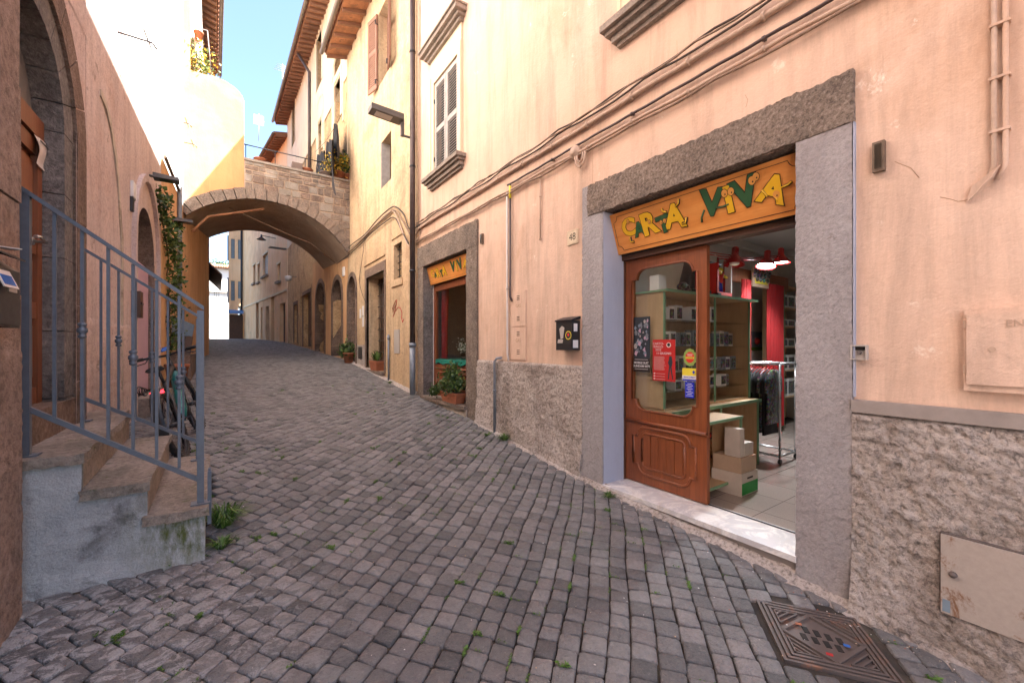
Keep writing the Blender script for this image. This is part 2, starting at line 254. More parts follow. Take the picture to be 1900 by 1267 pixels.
# ---------------------------------------------------------------- mesh building
ORG = {}
class Fr:
    """local frame of a facade: s along it, d out of it, z up"""
    def __init__(f, o, dr, out): f.o = V(o); f.dr = V(dr).normalized(); f.out = V(out).normalized()
    def __call__(f, s, d, z): return f.o + f.dr * s + f.out * d + V((0, 0, z))
    def cut(f, u, v, d=0):
        """where the sight line of a photo pixel meets the facade: (s, z)"""
        r = ray(u, v); o = f.o + f.out * d; k = o.dot(f.out) / r.dot(f.out); p = r * k - o
        return p.dot(f.dr), p.z + o.z
class MB:
    def __init__(s): s.bm = bmesh.new(); s.mats = []; s.cur = 0
    def mat(s, m):
        if m not in s.mats: s.mats.append(m)
        s.cur = s.mats.index(m); return s
    def face(s, pts, smooth=False):
        vs_ = [s.bm.verts.new(p) for p in pts]
        try: f = s.bm.faces.new(vs_)
        except ValueError: return s
        f.material_index = s.cur; f.smooth = smooth; return s
    def hexa(s, p):
        """8 corners: bottom ring 0-3, top ring 4-7"""
        v = [s.bm.verts.new(q) for q in p]
        for idx in ((3, 2, 1, 0), (4, 5, 6, 7), (0, 1, 5, 4), (1, 2, 6, 5), (2, 3, 7, 6), (3, 0, 4, 7)):
            f = s.bm.faces.new([v[i] for i in idx]); f.material_index = s.cur
        return s
    def box(s, x0, x1, y0, y1, z0, z1):
        return s.hexa([(x0, y0, z0), (x1, y0, z0), (x1, y1, z0), (x0, y1, z0), (x0, y0, z1), (x1, y0, z1), (x1, y1, z1), (x0, y1, z1)])
    def fbox(s, F, s0, s1, d0, d1, z0, z1):
        return s.hexa([F(s0, d0, z0), F(s1, d0, z0), F(s1, d1, z0), F(s0, d1, z0), F(s0, d0, z1), F(s1, d0, z1), F(s1, d1, z1), F(s0, d1, z1)])
    def tube(s, pts, r, n=8, caps=True):
        pts = [V(p) for p in pts]; rr = r if isinstance(r, (list, tuple)) else [r] * len(pts); rings = []
        up = V((0, 0, 1)); prev = None
        for i, p in enumerate(pts):
            d = (pts[min(i + 1, len(pts) - 1)] - pts[max(i - 1, 0)]).normalized()
            if prev is None: a = d.cross(up if abs(d.z) < .9 else V((1, 0, 0))).normalized()
            else:
                a = prev - d * prev.dot(d)
                a = a.normalized() if a.length > 1e-6 else d.cross(up).normalized()
            prev = a; b = d.cross(a)
            rings.append([s.bm.verts.new(p + (a * math.cos(2 * PI * k / n) + b * math.sin(2 * PI * k / n)) * rr[i]) for k in range(n)])
        for i in range(len(rings) - 1):
            for k in range(n):
                f = s.bm.faces.new((rings[i][k], rings[i][(k + 1) % n], rings[i + 1][(k + 1) % n], rings[i + 1][k])); f.smooth = True; f.material_index = s.cur
        if caps:
            for rg in (rings[0], rings[-1]):
                try: f = s.bm.faces.new(rg); f.material_index = s.cur
                except ValueError: pass
        return s
    def lathe(s, c, prof, n=20, axis='z', M4=None):
        """profile of (r, h) about a vertical axis at c"""
        c = V(c); rings = []
        for r, h in prof:
            ring = []
            for k in range(n):
                a = 2 * PI * k / n; q = V((r * math.cos(a), r * math.sin(a), h))
                if M4 is not None: q = M4 @ q
                ring.append(s.bm.verts.new(c + q))
            rings.append(ring)
        for i in range(len(rings) - 1):
            for k in range(n):
                f = s.bm.faces.new((rings[i][k], rings[i][(k + 1) % n], rings[i + 1][(k + 1) % n], rings[i + 1][k])); f.smooth = True; f.material_index = s.cur
        for rg in (rings[0], rings[-1]):
            f = s.bm.faces.new(rg); f.material_index = s.cur
        return s
    def prism(s, pts, off):
        """polygon pts swept by vector off"""
        off = V(off); a = [s.bm.verts.new(V(p)) for p in pts]; b = [s.bm.verts.new(V(p) + off) for p in pts]; n = len(pts)
        for ring in (a[::-1], b):
            f = s.bm.faces.new(ring); f.material_index = s.cur
        for i in range(n):
            f = s.bm.faces.new((a[i], a[(i + 1) % n], b[(i + 1) % n], b[i])); f.material_index = s.cur
        return s
    def sphere(s, c, r, sc=(1, 1, 1), seg=12, rings=8):
        c = V(c); return s.lathe(c, [(max(1e-4, r * math.sin(PI * i / rings)) * sc[0], -r * math.cos(PI * i / rings) * sc[2]) for i in range(rings + 1)], seg)
    def build(s, name, parent=None, bevel=0, seg=1, jit=0, shade=False, sub=0):
        bm = s.bm
        if sub:
            while True:      # cut long edges until none is longer than sub, so that worn edges can be shaped
                es = [e for e in bm.edges if e.calc_length() > sub]
                if not es or len(bm.faces) > 40000: break
                bmesh.ops.subdivide_edges(bm, edges=es, cuts=1, use_grid_fill=True)
            for v in bm.verts:
                q = v.co; n_ = V((noise.noise(q * 34), noise.noise(q * 34 + V((3, 0, 0))), noise.noise(q * 34 + V((0, 5, 0)))))
                sharp = len([e for e in v.link_edges if len(e.link_faces) == 2 and e.calc_face_angle(0) > .6])
                v.co += n_ * jit * (1.5 if sharp else .6) - (v.normal * jit * 2.2 * max(0, noise.noise(q * 13) - .15) if sharp else V((0, 0, 0)))
            jit = jit * .5
        if jit:
            for v in bm.verts: v.co += V((noise.noise(v.co * 9), noise.noise(v.co * 9 + V((7, 0, 0))), noise.noise(v.co * 9 + V((0, 9, 0))))) * jit
        if bevel:
            es = [e for e in bm.edges if len(e.link_faces) == 2 and not (e.link_faces[0].smooth and e.link_faces[1].smooth) and e.calc_face_angle(0) > .5]
            bmesh.ops.bevel(bm, geom=es, offset=bevel, segments=seg, affect='EDGES', clamp_overlap=True)
        bmesh.ops.recalc_face_normals(bm, faces=bm.faces)
        if shade:
            for f in bm.faces: f.smooth = True
        if parent is not None: org = ORG[parent.name]
        else:
            xs = [v.co for v in bm.verts]; mn = [min(c[i] for c in xs) for i in range(3)]; mx = [max(c[i] for c in xs) for i in range(3)]
            org = V(((mn[0] + mx[0]) / 2, (mn[1] + mx[1]) / 2, mn[2]))
        bmesh.ops.translate(bm, verts=bm.verts, vec=-org)
        me = bpy.data.meshes.new(name); bm.to_mesh(me); bm.free()
        for m in s.mats: me.materials.append(M[m] if isinstance(m, str) else m)
        o = bpy.data.objects.new(name, me); COL.objects.link(o)
        if parent is not None: o.parent = parent
        else: o.location = org
        ORG[o.name] = org.copy(); return o
def tag(o, label=None, cat=None, group=None, kind=None):
    for k, v in (('label', label), ('category', cat), ('group', group), ('kind', kind)):
        if v: o[k] = v
    return o
def thing(name, label, cat, loc, group=None):
    o = bpy.data.objects.new(name, None); COL.objects.link(o); o.location = loc; o.empty_display_size = .1
    ORG[o.name] = V(loc); return tag(o, label, cat, group)
def copy_tree(o, parent=None, loc=None, rotz=None, label=None):
    c = o.copy(); COL.objects.link(c); ORG[c.name] = ORG[o.name].copy()
    if parent is not None: c.parent = parent
    if loc is not None: c.location = loc
    if rotz is not None: c.rotation_euler = (0, 0, rotz)
    if label: c['label'] = label
    for ch in [q for q in list(scene.objects) if q.parent == o]: copy_tree(ch, c)
    return c
def wallsheet(mb, F, s0, s1, z0, z1, holes=(), depth=.3, dd=0, base=None):
    """front face of a facade with openings and their reveals; base(s) gives a sloping foot"""
    ss = sorted({s0, s1} | {q for h in holes for q in h[:2]}); zs = sorted({z0, z1} | {q for h in holes for q in h[2:4]})
    for i in range(len(ss) - 1):
        for j in range(len(zs) - 1):
            cs, cz = (ss[i] + ss[i + 1]) / 2, (zs[j] + zs[j + 1]) / 2
            if any(h[0] < cs < h[1] and h[2] < cz < h[3] for h in holes): continue
            mb.face([F(ss[i], dd, zs[j]), F(ss[i + 1], dd, zs[j]), F(ss[i + 1], dd, zs[j + 1]), F(ss[i], dd, zs[j + 1])])
    for a, b, c, d in [h[:4] for h in holes]:
        for q in (((a, c), (a, d)), ((b, c), (b, d)), ((a, c), (b, c)), ((a, d), (b, d))):
            (sa, za), (sb, zb) = q
            mb.face([F(sa, dd, za), F(sb, dd, zb), F(sb, dd - depth, zb), F(sa, dd - depth, za)])
def text_obj(txt, size, mat_, parent, Mx, ext=.001, offset=0.0, name='lettering', align='CENTER', spacing=1.0):
    cu = bpy.data.curves.new(name, 'FONT'); cu.body = txt; cu.size = size; cu.extrude = ext; cu.offset = offset; cu.align_x = align; cu.align_y = 'CENTER'; cu.resolution_u = 3; cu.space_character = spacing
    t = bpy.data.objects.new('tmp', cu); me = bpy.data.meshes.new_from_object(t); bpy.data.objects.remove(t)
    me.transform(Matrix.Translation(-(ORG[parent.name])) @ Mx); me.materials.clear(); me.materials.append(M[mat_])
    o = bpy.data.objects.new(name, me); COL.objects.link(o); o.parent = parent; ORG[o.name] = ORG[parent.name].copy(); return o
def east(y, z, x, lean=0, roll=0):
    """lettering frame on an east-side wall, read from the street (right is -Y)"""
    ax = V((0, -1, 0)); up = V((lean, 0, 1)).normalized(); nn = ax.cross(up)
    m = Matrix((ax, up, nn)).transposed().to_4x4(); return Matrix.Translation((x, y, z)) @ m @ Matrix.Rotation(roll, 4, 'Z')
def west(y, z, x, roll=0):
    m = Matrix((V((0, 1, 0)), V((0, 0, 1)), V((1, 0, 0)))).transposed().to_4x4(); return Matrix.Translation((x, y, z)) @ m @ Matrix.Rotation(roll, 4, 'Z')
def leaf_cloud(mb, mats, pts, size, n, rnd, flat=.5):
    for _ in range(n):
        c, r = rnd.choice(pts); p = V(c) + V((rnd.gauss(0, 1), rnd.gauss(0, 1), rnd.gauss(0, 1))) * r * .5
        a = V((rnd.gauss(0, 1), rnd.gauss(0, 1), rnd.gauss(0, 1))).normalized(); b = a.cross(V((rnd.gauss(0, 1), rnd.gauss(0, 1), rnd.gauss(0, 1)))).normalized()
        s_ = size * rnd.uniform(.6, 1.3); mb.mat(rnd.choice(mats))
        mb.face([p - a * s_, p + b * s_ * flat, p + a * s_, p - b * s_ * flat])

# ---------------------------------------------------------------- the ground
GY = [-60, -6, 0, .33, .83, 1.6, 3.0, 4.54, 5.5, 7.55, 11.15, 13.6, 16.7, 22.9, 28.7, 35, 42, 60, 300]
GZ = [-2.6, -1.95, -1.60, -1.565, -1.515, -1.46, -1.375, -1.19, -1.09, -.955, -.625, -.44, -.30, -.0, .25, .44, .42, -.4, -3]
def g(y):
    y = np.asarray(y, float); return sum(np.interp(y + k, GY, GZ) for k in (-.6, -.3, 0, .3, .6)) / 5
def gz(y): return float(g(y))
def ground_sheet():
    mb = MB().mat('joint_soil'); xs = [-200, -6, -1.5, 0, 1.5, 3.1, 8, 200]
    ys = [-200, -60, -20] + [round(-6 + .3 * i, 2) for i in range(160)] + [45, 60, 100, 300]
    grid = [[mb.bm.verts.new((x, y, gz(y) - .020)) for x in xs] for y in ys]
    for i in range(len(ys) - 1):
        for j in range(len(xs) - 1):
            f = mb.bm.faces.new((grid[i][j], grid[i][j + 1], grid[i + 1][j + 1], grid[i + 1][j])); f.smooth = True
    tag(mb.build('ground'), kind='structure')
ground_sheet()
def cobbles():
    rs = np.random.RandomState(3); P_ = .117; ang = math.radians(51)
    d1 = np.array([math.sin(ang), math.cos(ang)]); d2 = np.array([math.cos(ang), -math.sin(ang)])
    quads = []; tones = []
    b = -40.0; row = 0
    while b < 12:
        h = P_ * rs.uniform(.86, 1.08); a = -12 + rs.uniform(0, P_); gap = .0036
        while a < 44:
            wd = P_ * rs.uniform(.80, 1.06)
            c = d1 * (a + wd / 2) + d2 * (b + h / 2)
            if -1.6 < c[0] < 3.3 and -3 < c[1] < 42:
                q = np.array([[a + gap, b + gap], [a + wd - gap, b + gap], [a + wd - gap, b + h - gap], [a + gap, b + h - gap]])
                quads.append(q); tones.append((rs.rand(), rs.rand() ** 3))
            a += wd
        b += h; row += 1
    Q = np.array(quads)
    # smooth warp so that the courses bend, then to street axes
    A, B = Q[..., 0], Q[..., 1]
    A2 = A + .05 * np.sin(B * 1.1) + .005 * np.sin(B * 9 + A * 5); B2 = B + .12 * np.sin(A * .5 + 1.0) + .006 * np.sin(A * 6.3 + B * 3.1)
    X = A2 * d1[0] + B2 * d2[0]; Y = A2 * d1[1] + B2 * d2[1]
    cor = np.stack([X, Y], -1) + rs.uniform(-.0045, .0045, Q.shape)
    cen = cor.mean(1)
    ok = (cen[:, 0] < 2.985) & (cen[:, 0] > -1.16) & (cen[:, 1] > -2.5) & (cen[:, 1] < 41)
    # keep clear of the steps and of the drain grate
    ok &= ~((cen[:, 0] < -.13) & (cen[:, 1] > 3.27) & (cen[:, 1] < 4.75))
    gc = np.array([2.545, .838]); ga = math.radians(-50); e1 = np.array([math.cos(ga), math.sin(ga)]); e2 = np.array([-e1[1], e1[0]]); rel = cen - gc
    ok &= ~((abs(rel @ e1) < .285) & (abs(rel @ e2) < .265))
    cor = cor[ok]; cen = cen[ok]; tones = np.array(tones)[ok]; N = len(cor)
    def ring(inset, z, cut):
        s = cor + (cen[:, None] - cor) * (inset / .06)
        out = []
        for k in range(4):
            p, nx, pv = s[:, k], s[:, (k + 1) % 4], s[:, (k - 1) % 4]
            out.append(p + (pv - p) * cut); out.append(p + (nx - p) * cut)
        r = np.stack(out, 1); return r, z
    tilt = rs.uniform(-.045, .045, (N, 2)); hgt = rs.uniform(-.005, .004, N)
    vs_ = []
    for inset, dz, cut in ((0, -.03, .07), (.0, -.009, .07), (.0028, -.003, .09), (.010, 0, .15)):
        r, _ = ring(inset, dz, cut); z = g(r[..., 1]) + dz + hgt[:, None] + ((r - cen[:, None]) * tilt[:, None]).sum(-1)
        z += rs.uniform(-.0012, .0012, z.shape)
        vs_.append(np.concatenate([r, z[..., None]], -1))
    cz = g(cen[:, 1]) + .0015 + hgt
    allv = np.concatenate(vs_ + [np.concatenate([cen, cz[:, None]], -1)[:, None]], 1)      # N,33,3
    nv = 33; faces = []
    for r_ in range(3):
        for k in range(8): faces.append((r_ * 8 + k, r_ * 8 + (k + 1) % 8, r_ * 8 + 8 + (k + 1) % 8, r_ * 8 + 8 + k))
    tris = [(24 + k, 24 + (k + 1) % 8, 32) for k in range(8)]
    fq = np.array(faces).reshape(-1); ft = np.array(tris).reshape(-1); per = np.concatenate([fq, ft])
    loops = (np.arange(N)[:, None] * nv + per[None]).reshape(-1)
    tot = np.tile(np.array([4] * 24 + [3] * 8), N); start = np.concatenate([[0], np.cumsum(tot)[:-1]])
    me = bpy.data.meshes.new('cobblestones'); me.vertices.add(N * nv); me.vertices.foreach_set('co', allv.reshape(-1))
    me.loops.add(len(loops)); me.loops.foreach_set('vertex_index', loops.astype(np.int32))
    me.polygons.add(len(tot)); me.polygons.foreach_set('loop_start', start.astype(np.int32)); me.polygons.foreach_set('loop_total', tot.astype(np.int32))
    me.update(calc_edges=True); me.polygons.foreach_set('use_smooth', np.ones(len(tot), bool))
    ca = me.color_attributes.new('tone', 'FLOAT_COLOR', 'POINT'); c4 = np.zeros((N, nv, 4), np.float32); c4[..., 0] = tones[:, None, 0]; c4[..., 1] = tones[:, None, 1]; c4[..., 3] = 1
    ca.data.foreach_set('color', c4.reshape(-1)); me.materials.append(M['cobble'])
    o = bpy.data.objects.new('cobblestone_road', me); COL.objects.link(o); tag(o, kind='structure')
    return cor, cen
COR, CEN = cobbles()

# ================================================================ EAST SIDE, the shop building
YB = -3.5   # houses end early behind the camera, an unseen opening added for bounced sunlight
FR = Fr((3, 0, 0), (0, 1, 0), (-1, 0, 0))
def rough_band(name, mat_, parent, F, s0, s1, z0, zt, thick=.03, amp=.016, step=.022, foot=None):
    ns = max(2, int((s1 - s0) / step)); nz = max(2, int((zt - z0) / step)); mb = MB().mat(mat_); G = []
    for j in range(nz + 1):
        row = []
        for i in range(ns + 1):
            s = s0 + (s1 - s0) * i / ns; z = z0 + (zt - z0) * j / nz; p = F(s, 0, z)
            n = noise.noise(p * 28) * .8 + noise.noise(p * 60) * .6 + noise.noise(p * 6) * .35
            d = thick + amp * n
            if foot: d += foot * max(0, 1 - (z - gz(F(s, 0, 0).y)) / .35) * (1 + noise.noise(p * 3))
            if j == nz: d = .0
            row.append(mb.bm.verts.new(F(s, d, z)))
        G.append(row)
    for j in range(nz):
        for i in range(ns):
            f = mb.bm.faces.new((G[j][i], G[j][i + 1], G[j + 1][i + 1], G[j + 1][i])); f.smooth = True
    for rows in ([r[0] for r in G], [r[-1] for r in G]):   # close the two ends against the wall
        for a, b in zip(rows, rows[1:]):
            pa, pb = a.co.copy(), b.co.copy(); q = F.out
            mb.face([pa, pb, pb - q * (pb - F.o).dot(q), pa - q * (pa - F.o).dot(q)])
    return mb.build(name, parent)
def eave(parent, F, s0, s1, z, over=.55, rise=.3, back=7, raf=.45, gut=True, rw=.07):
    mb = MB().mat('soffit')
    mb.hexa([F(s0, 0, z), F(s1, 0, z), F(s1, over, z - over * rise), F(s0, over, z - over * rise), F(s0, 0, z + .04), F(s1, 0, z + .04), F(s1, over, z + .04 - over * rise), F(s0, over, z + .04 - over * rise)]); mb.build('soffit', parent)
    n = int((s1 - s0) / raf)
    for i in range(n + 1):
        s = s0 + .05 + (s1 - s0 - .1) * i / max(1, n)
        mb = MB().mat('rafter_wood'); mb.hexa([F(s - rw / 2, 0, z - .10), F(s + rw / 2, 0, z - .10), F(s + rw / 2, over - .03, z - .09 - over * rise), F(s - rw / 2, over - .03, z - .09 - over * rise), F(s - rw / 2, 0, z - .002), F(s + rw / 2, 0, z - .002), F(s + rw / 2, over - .03, z - .002 - over * rise), F(s - rw / 2, over - .03, z - .002 - over * rise)])
        mb.build('rafter', parent)
    mb = MB().mat('roof_tile'); k = int((s1 - s0) / .22)
    mb.hexa([F(s0, over + .03, z + .045 - over * rise), F(s1, over + .03, z + .045 - over * rise), F(s1, -back, z + .045 + back * rise), F(s0, -back, z + .045 + back * rise),
             F(s0, over + .03, z + .09 - over * rise), F(s1, over + .03, z + .09 - over * rise), F(s1, -back, z + .09 + back * rise), F(s0, -back, z + .09 + back * rise)])
    for i in range(k):
        s = s0 + .11 + i * .22; mb.tube([F(s, over + .06, z + .10 - over * rise), F(s, -back, z + .10 + back * rise)], .07, 6)
    mb.build('roof', parent)
    if gut: MB().mat('copper_gutter').tube([F(s0, over + .11, z - over * rise + .02), F(s1, over + .11, z - over * rise + .02)], .06, 8).build('gutter', parent)

shop = thing('shop_building', 'peach plastered building with the wide shop doorway, green shutters absent, rough brown plinth along the foot', 'building', (3, 2, -1.45))
shop['label'] = 'peach plastered building on the right with the stone framed comic shop doorway'
mb = MB().mat('peach_plaster')
H1 = [(.833, 3.04, -1.7, 1.29), (5.207, 7.476, -1.4, 1.46), (5.80, 6.75, 2.95, 4.62), (1.50, 2.45, 2.95, 4.62)]
wallsheet(mb, FR, -12, 7.5, -1.75, 9.0, [], .25) if False else None
def wall_nor(mb, F, s0, s1, z0, z1, holes, dd=0):
    ss = sorted({s0, s1} | {q for h in holes for q in h[:2]}); zs = sorted({z0, z1} | {q for h in holes for q in h[2:4]})
    for i in range(len(ss) - 1):
        for j in range(len(zs) - 1):
            cs, cz = (ss[i] + ss[i + 1]) / 2, (zs[j] + zs[j + 1]) / 2
            if any(h[0] < cs < h[1] and h[2] < cz < h[3] for h in holes): continue
            mb.face([F(ss[i], dd, zs[j]), F(ss[i + 1], dd, zs[j]), F(ss[i + 1], dd, zs[j + 1]), F(ss[i], dd, zs[j + 1])])
wall_nor(mb, FR, YB, 7.5, -2.6, 9.0, H1)
mb.face([FR(YB, 0, -2.6), FR(YB, 0, 9), FR(YB, -8, 9), FR(YB, -8, -2.6)]); mb.face([FR(7.5, -.02, -2.6), FR(7.5, -.02, 9), FR(7.5, -8, 9), FR(7.5, -8, -2.6)]); mb.face([FR(YB, -8, -2.6), FR(7.5, -8, -2.6), FR(7.5, -8, 11), FR(YB, -8, 11)])
mb.build('wall', shop)
eave(shop, FR, YB - .2, 7.5, 8.80, .55, .3, 8)
# rough plinth either side of the doorway
rough_band('plinth', 'rough_stucco', shop, FR, -1.6, .833, -2.0, -.385, .035, .022, .02, foot=.05)
MB().mat('rough_stucco').fbox(FR, YB, -1.6, 0, .03, -2.7, -.385).build('plinth', shop)
rough_band('plinth', 'rough_stucco', shop, FR, 3.04, 5.207, -1.6, -.215, .03, .018, .022, foot=.03)
MB().mat('grey_plinth').fbox(FR, YB, .833, -.01, .045, -.385, -.315).build('plinth_band', shop, bevel=.008)
# stone doorway of the shop
MB().mat('grey_surround').fbox(FR, .833, 1.122, -.27, .028, -1.85, 1.29).build('door_jamb', shop, sub=.03, jit=.004, shade=False)
MB().mat('grey_surround').fbox(FR, 2.762, 3.04, -.27, .028, -1.85, 1.29).build('door_jamb', shop, sub=.03, jit=.004, shade=False)
MB().mat('grey_surround').fbox(FR, 2.957, 3.04, -.05, .026, 1.29, 1.60).build('door_jamb', shop, bevel=.004)
mb = MB().mat('peperino').fbox(FR, .826, 2.957, -.27, .035, 1.29, 1.595); mb.build('lintel', shop, sub=.03, jit=.008)
MB().mat('blue_reveal').fbox(FR, 2.753, 2.7582, -.27, .02, -1.35, 1.288).build('jamb_reveal', shop)
MB().mat('blue_reveal').fbox(FR, .822, .829, 0, .0275, -.3, 1.29).build('jamb_edge', shop)
MB().mat('grey_plinth').fbox(FR, 1.12, 2.764, -.3, .004, -2.0, -1.388).build('doorway_foot', shop)
MB().mat('marble').fbox(FR, 1.118, 2.766, -.36, .035, -1.385, -1.345).build('threshold', shop, bevel=.007, seg=2)
# shop window doorway further up the street
mb = MB().mat('peperino').fbox(FR, 7.216, 7.476, -.27, .03, -1.25, 1.46); mb.build('window_jamb', shop, sub=.04, jit=.007)
MB().mat('peperino').fbox(FR, 5.207, 5.536, -.27, .03, -1.35, 1.46).build('window_jamb', shop, sub=.04, jit=.007)
MB().mat('peperino').fbox(FR, 5.20, 7.48, -.27, .034, 1.46, 1.84).build('window_lintel', shop, sub=.04, jit=.007)
MB().mat('grey_stone').fbox(FR, 7.211, 7.2163, -.27, .02, -.95, 1.458).build('jamb_reveal', shop)
MB().mat('old_lime').fbox(FR, 5.5, 7.25, -.27, .05, -1.4, -.985).build('window_step', shop, bevel=.012, jit=.004)
MB().mat('peperino').fbox(FR, 5.5, 7.213, -.3, .09, -.985, -.93).build('window_sill', shop, bevel=.008)

def shutter_window(parent, F, s0, s1, z0, z1, cornice=True):
    w = MB().mat('cream_plaster'); fw = .13
    w.fbox(F, s0 - fw, s0, -.05, .035, z0, z1 + fw); w.fbox(F, s1, s1 + fw, -.05, .035, z0, z1 + fw); w.fbox(F, s0, s1, -.05, .035, z1, z1 + fw)
    w.fbox(F, s0 - fw - .005, s0 - fw + .03, -.01, .05, z0, z1 + fw + .005); w.fbox(F, s1 + fw - .03, s1 + fw + .005, -.01, .05, z0, z1 + fw + .005)
    fr = w.build('window', parent, bevel=.004)
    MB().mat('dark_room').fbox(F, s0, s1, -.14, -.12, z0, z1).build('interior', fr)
    m = MB().mat('tread_stone')
    m.fbox(F, s0 - .24, s1 + .24, -.02, .17, z0 - .06, z0); m.fbox(F, s0 - .21, s1 + .21, -.02, .13, z0 - .10, z0 - .06); m.fbox(F, s0 - .17, s1 + .17, -.02, .085, z0 - .16, z0 - .10); m.fbox(F, s0 - .14, s1 + .14, -.02, .045, z0 - .2, z0 - .16)
    m.build('sill', fr, bevel=.006)
    if cornice:
        m = MB().mat('cream_plaster').fbox(F, s0 - fw, s1 + fw, -.01, .03, z1 + fw, z1 + .42); m.mat('tread_stone')
        zc = z1 + .42
        m.fbox(F, s0 - .17, s1 + .17, -.02, .08, zc, zc + .05); m.fbox(F, s0 - .21, s1 + .21, -.02, .13, zc + .05, zc + .10); m.fbox(F, s0 - .26, s1 + .26, -.02, .19, zc + .10, zc + .17); m.fbox(F, s0 - .28, s1 + .28, -.02, .22, zc + .17, zc + .20)
        m.build('cornice', fr, bevel=.005)
    mid = (s0 + s1) / 2
    for a, b in ((s0 + .012, mid - .008), (mid + .008, s1 - .012)):
        m = MB().mat('louvre_grey'); zz = [z0 + .015, z0 + .10, z0 + (z1 - z0) * .46, z0 + (z1 - z0) * .46 + .08, z1 - .09, z1 - .015]; st = .055
        m.fbox(F, a, a + st, -.03, .012, zz[0], zz[5]); m.fbox(F, b - st, b, -.03, .012, zz[0], zz[5])
        for q in (0, 2, 4): m.fbox(F, a + st, b - st, -.028, .010, zz[q], zz[q + 1])
        for lo, hi in ((zz[1], zz[2]), (zz[3], zz[4])):
            k = int((hi - lo) / .043)
            for i in range(k):
                z = lo + (i + .5) * (hi - lo) / k
                m.hexa([F(a + st, .006, z - .016), F(b - st, .006, z - .016), F(b - st, -.024, z + .012), F(a + st, -.024, z + .012), F(a + st, .006, z - .008), F(b - st, .006, z - .008), F(b - st, -.024, z + .020), F(a + st, -.024, z + .020)])
        sh = m.build('shutter', fr)
        MB().mat('dark_metal').fbox(F, b if a > s0 + .1 else a - .012, b + .012 if a > s0 + .1 else a, -.02, .03, z1 - .35, z1 - .28).fbox(F, b if a > s0 + .1 else a - .012, b + .012 if a > s0 + .1 else a, -.02, .03, z0 + .28, z0 + .35).build('hinge', fr)
for CR in ([(1100, 232), (1101, 262), (1099, 300), (1100, 338), (1096, 352)], [(1256, 76), (1257, 100), (1255, 132)], [(1745, 366), (1765, 370), (1778, 374), (1792, 372), (1806, 366)], [(1382, 176), (1388, 186), (1384, 200)], [(1660, 300), (1690, 312), (1705, 330)]):
    MB().mat('hair_line').tube([onX(u + random.uniform(-.5, .5), v, 2.9995) for u, v in CR], .0016, 4).build('crack', shop)
MB().mat('ochre_plaster').fbox(FR, 3.9, 4.6, 0, .0025, .9, 1.5).build('repair_patch', shop) if False else None
shutter_window(shop, FR, 5.82, 6.73, 2.95, 4.60)
shutter_window(shop, FR, 1.52, 2.43, 2.95, 4.60)

# interior shells of the shop
mb = MB().mat('white_wall')
def room(mb, x0, x1, y0, y1, z0, z1, wm='white_wall'):
    mb.mat(wm)
    mb.face([(x1, y0, z0), (x1, y1, z0), (x1, y1, z1), (x1, y0, z1)]); mb.face([(x0, y1, z0), (x1, y1, z0), (x1, y1, z1), (x0, y1, z1)]); mb.face([(x0, y0, z0), (x1, y0, z0), (x1, y0, z1), (x0, y0, z1)])
    mb.mat('ceiling_white').face([(x0, y0, z1), (x1, y0, z1), (x1, y1, z1), (x0, y1, z1)])
    mb.mat('floor_tiles').face([(x0, y0, z0), (x1, y0, z0), (x1, y1, z0), (x0, y1, z0)])
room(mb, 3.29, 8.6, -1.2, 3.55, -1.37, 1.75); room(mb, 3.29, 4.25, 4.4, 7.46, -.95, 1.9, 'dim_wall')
mb.mat('white_wall'); wall_nor(mb, FR, -1.2, 3.55, -1.37, 1.75, [(1.1, 2.79, -1.37, 1.29)], -.29); wall_nor(mb, FR, 4.4, 7.46, -.95, 1.9, [(5.5, 7.25, -.95, 1.46)], -.29)
mb.mat('white_wall').fbox(FR, -1.1, 3.5, -.62, -.31, 1.02, 1.74)
mb.mat('ceiling_white').box(3.9, 8.58, 3.44, 3.53, 1.62, 1.74).box(8.48, 8.58, -1.1, 3.44, 1.62, 1.74)
mb.build('shop_interior', shop)

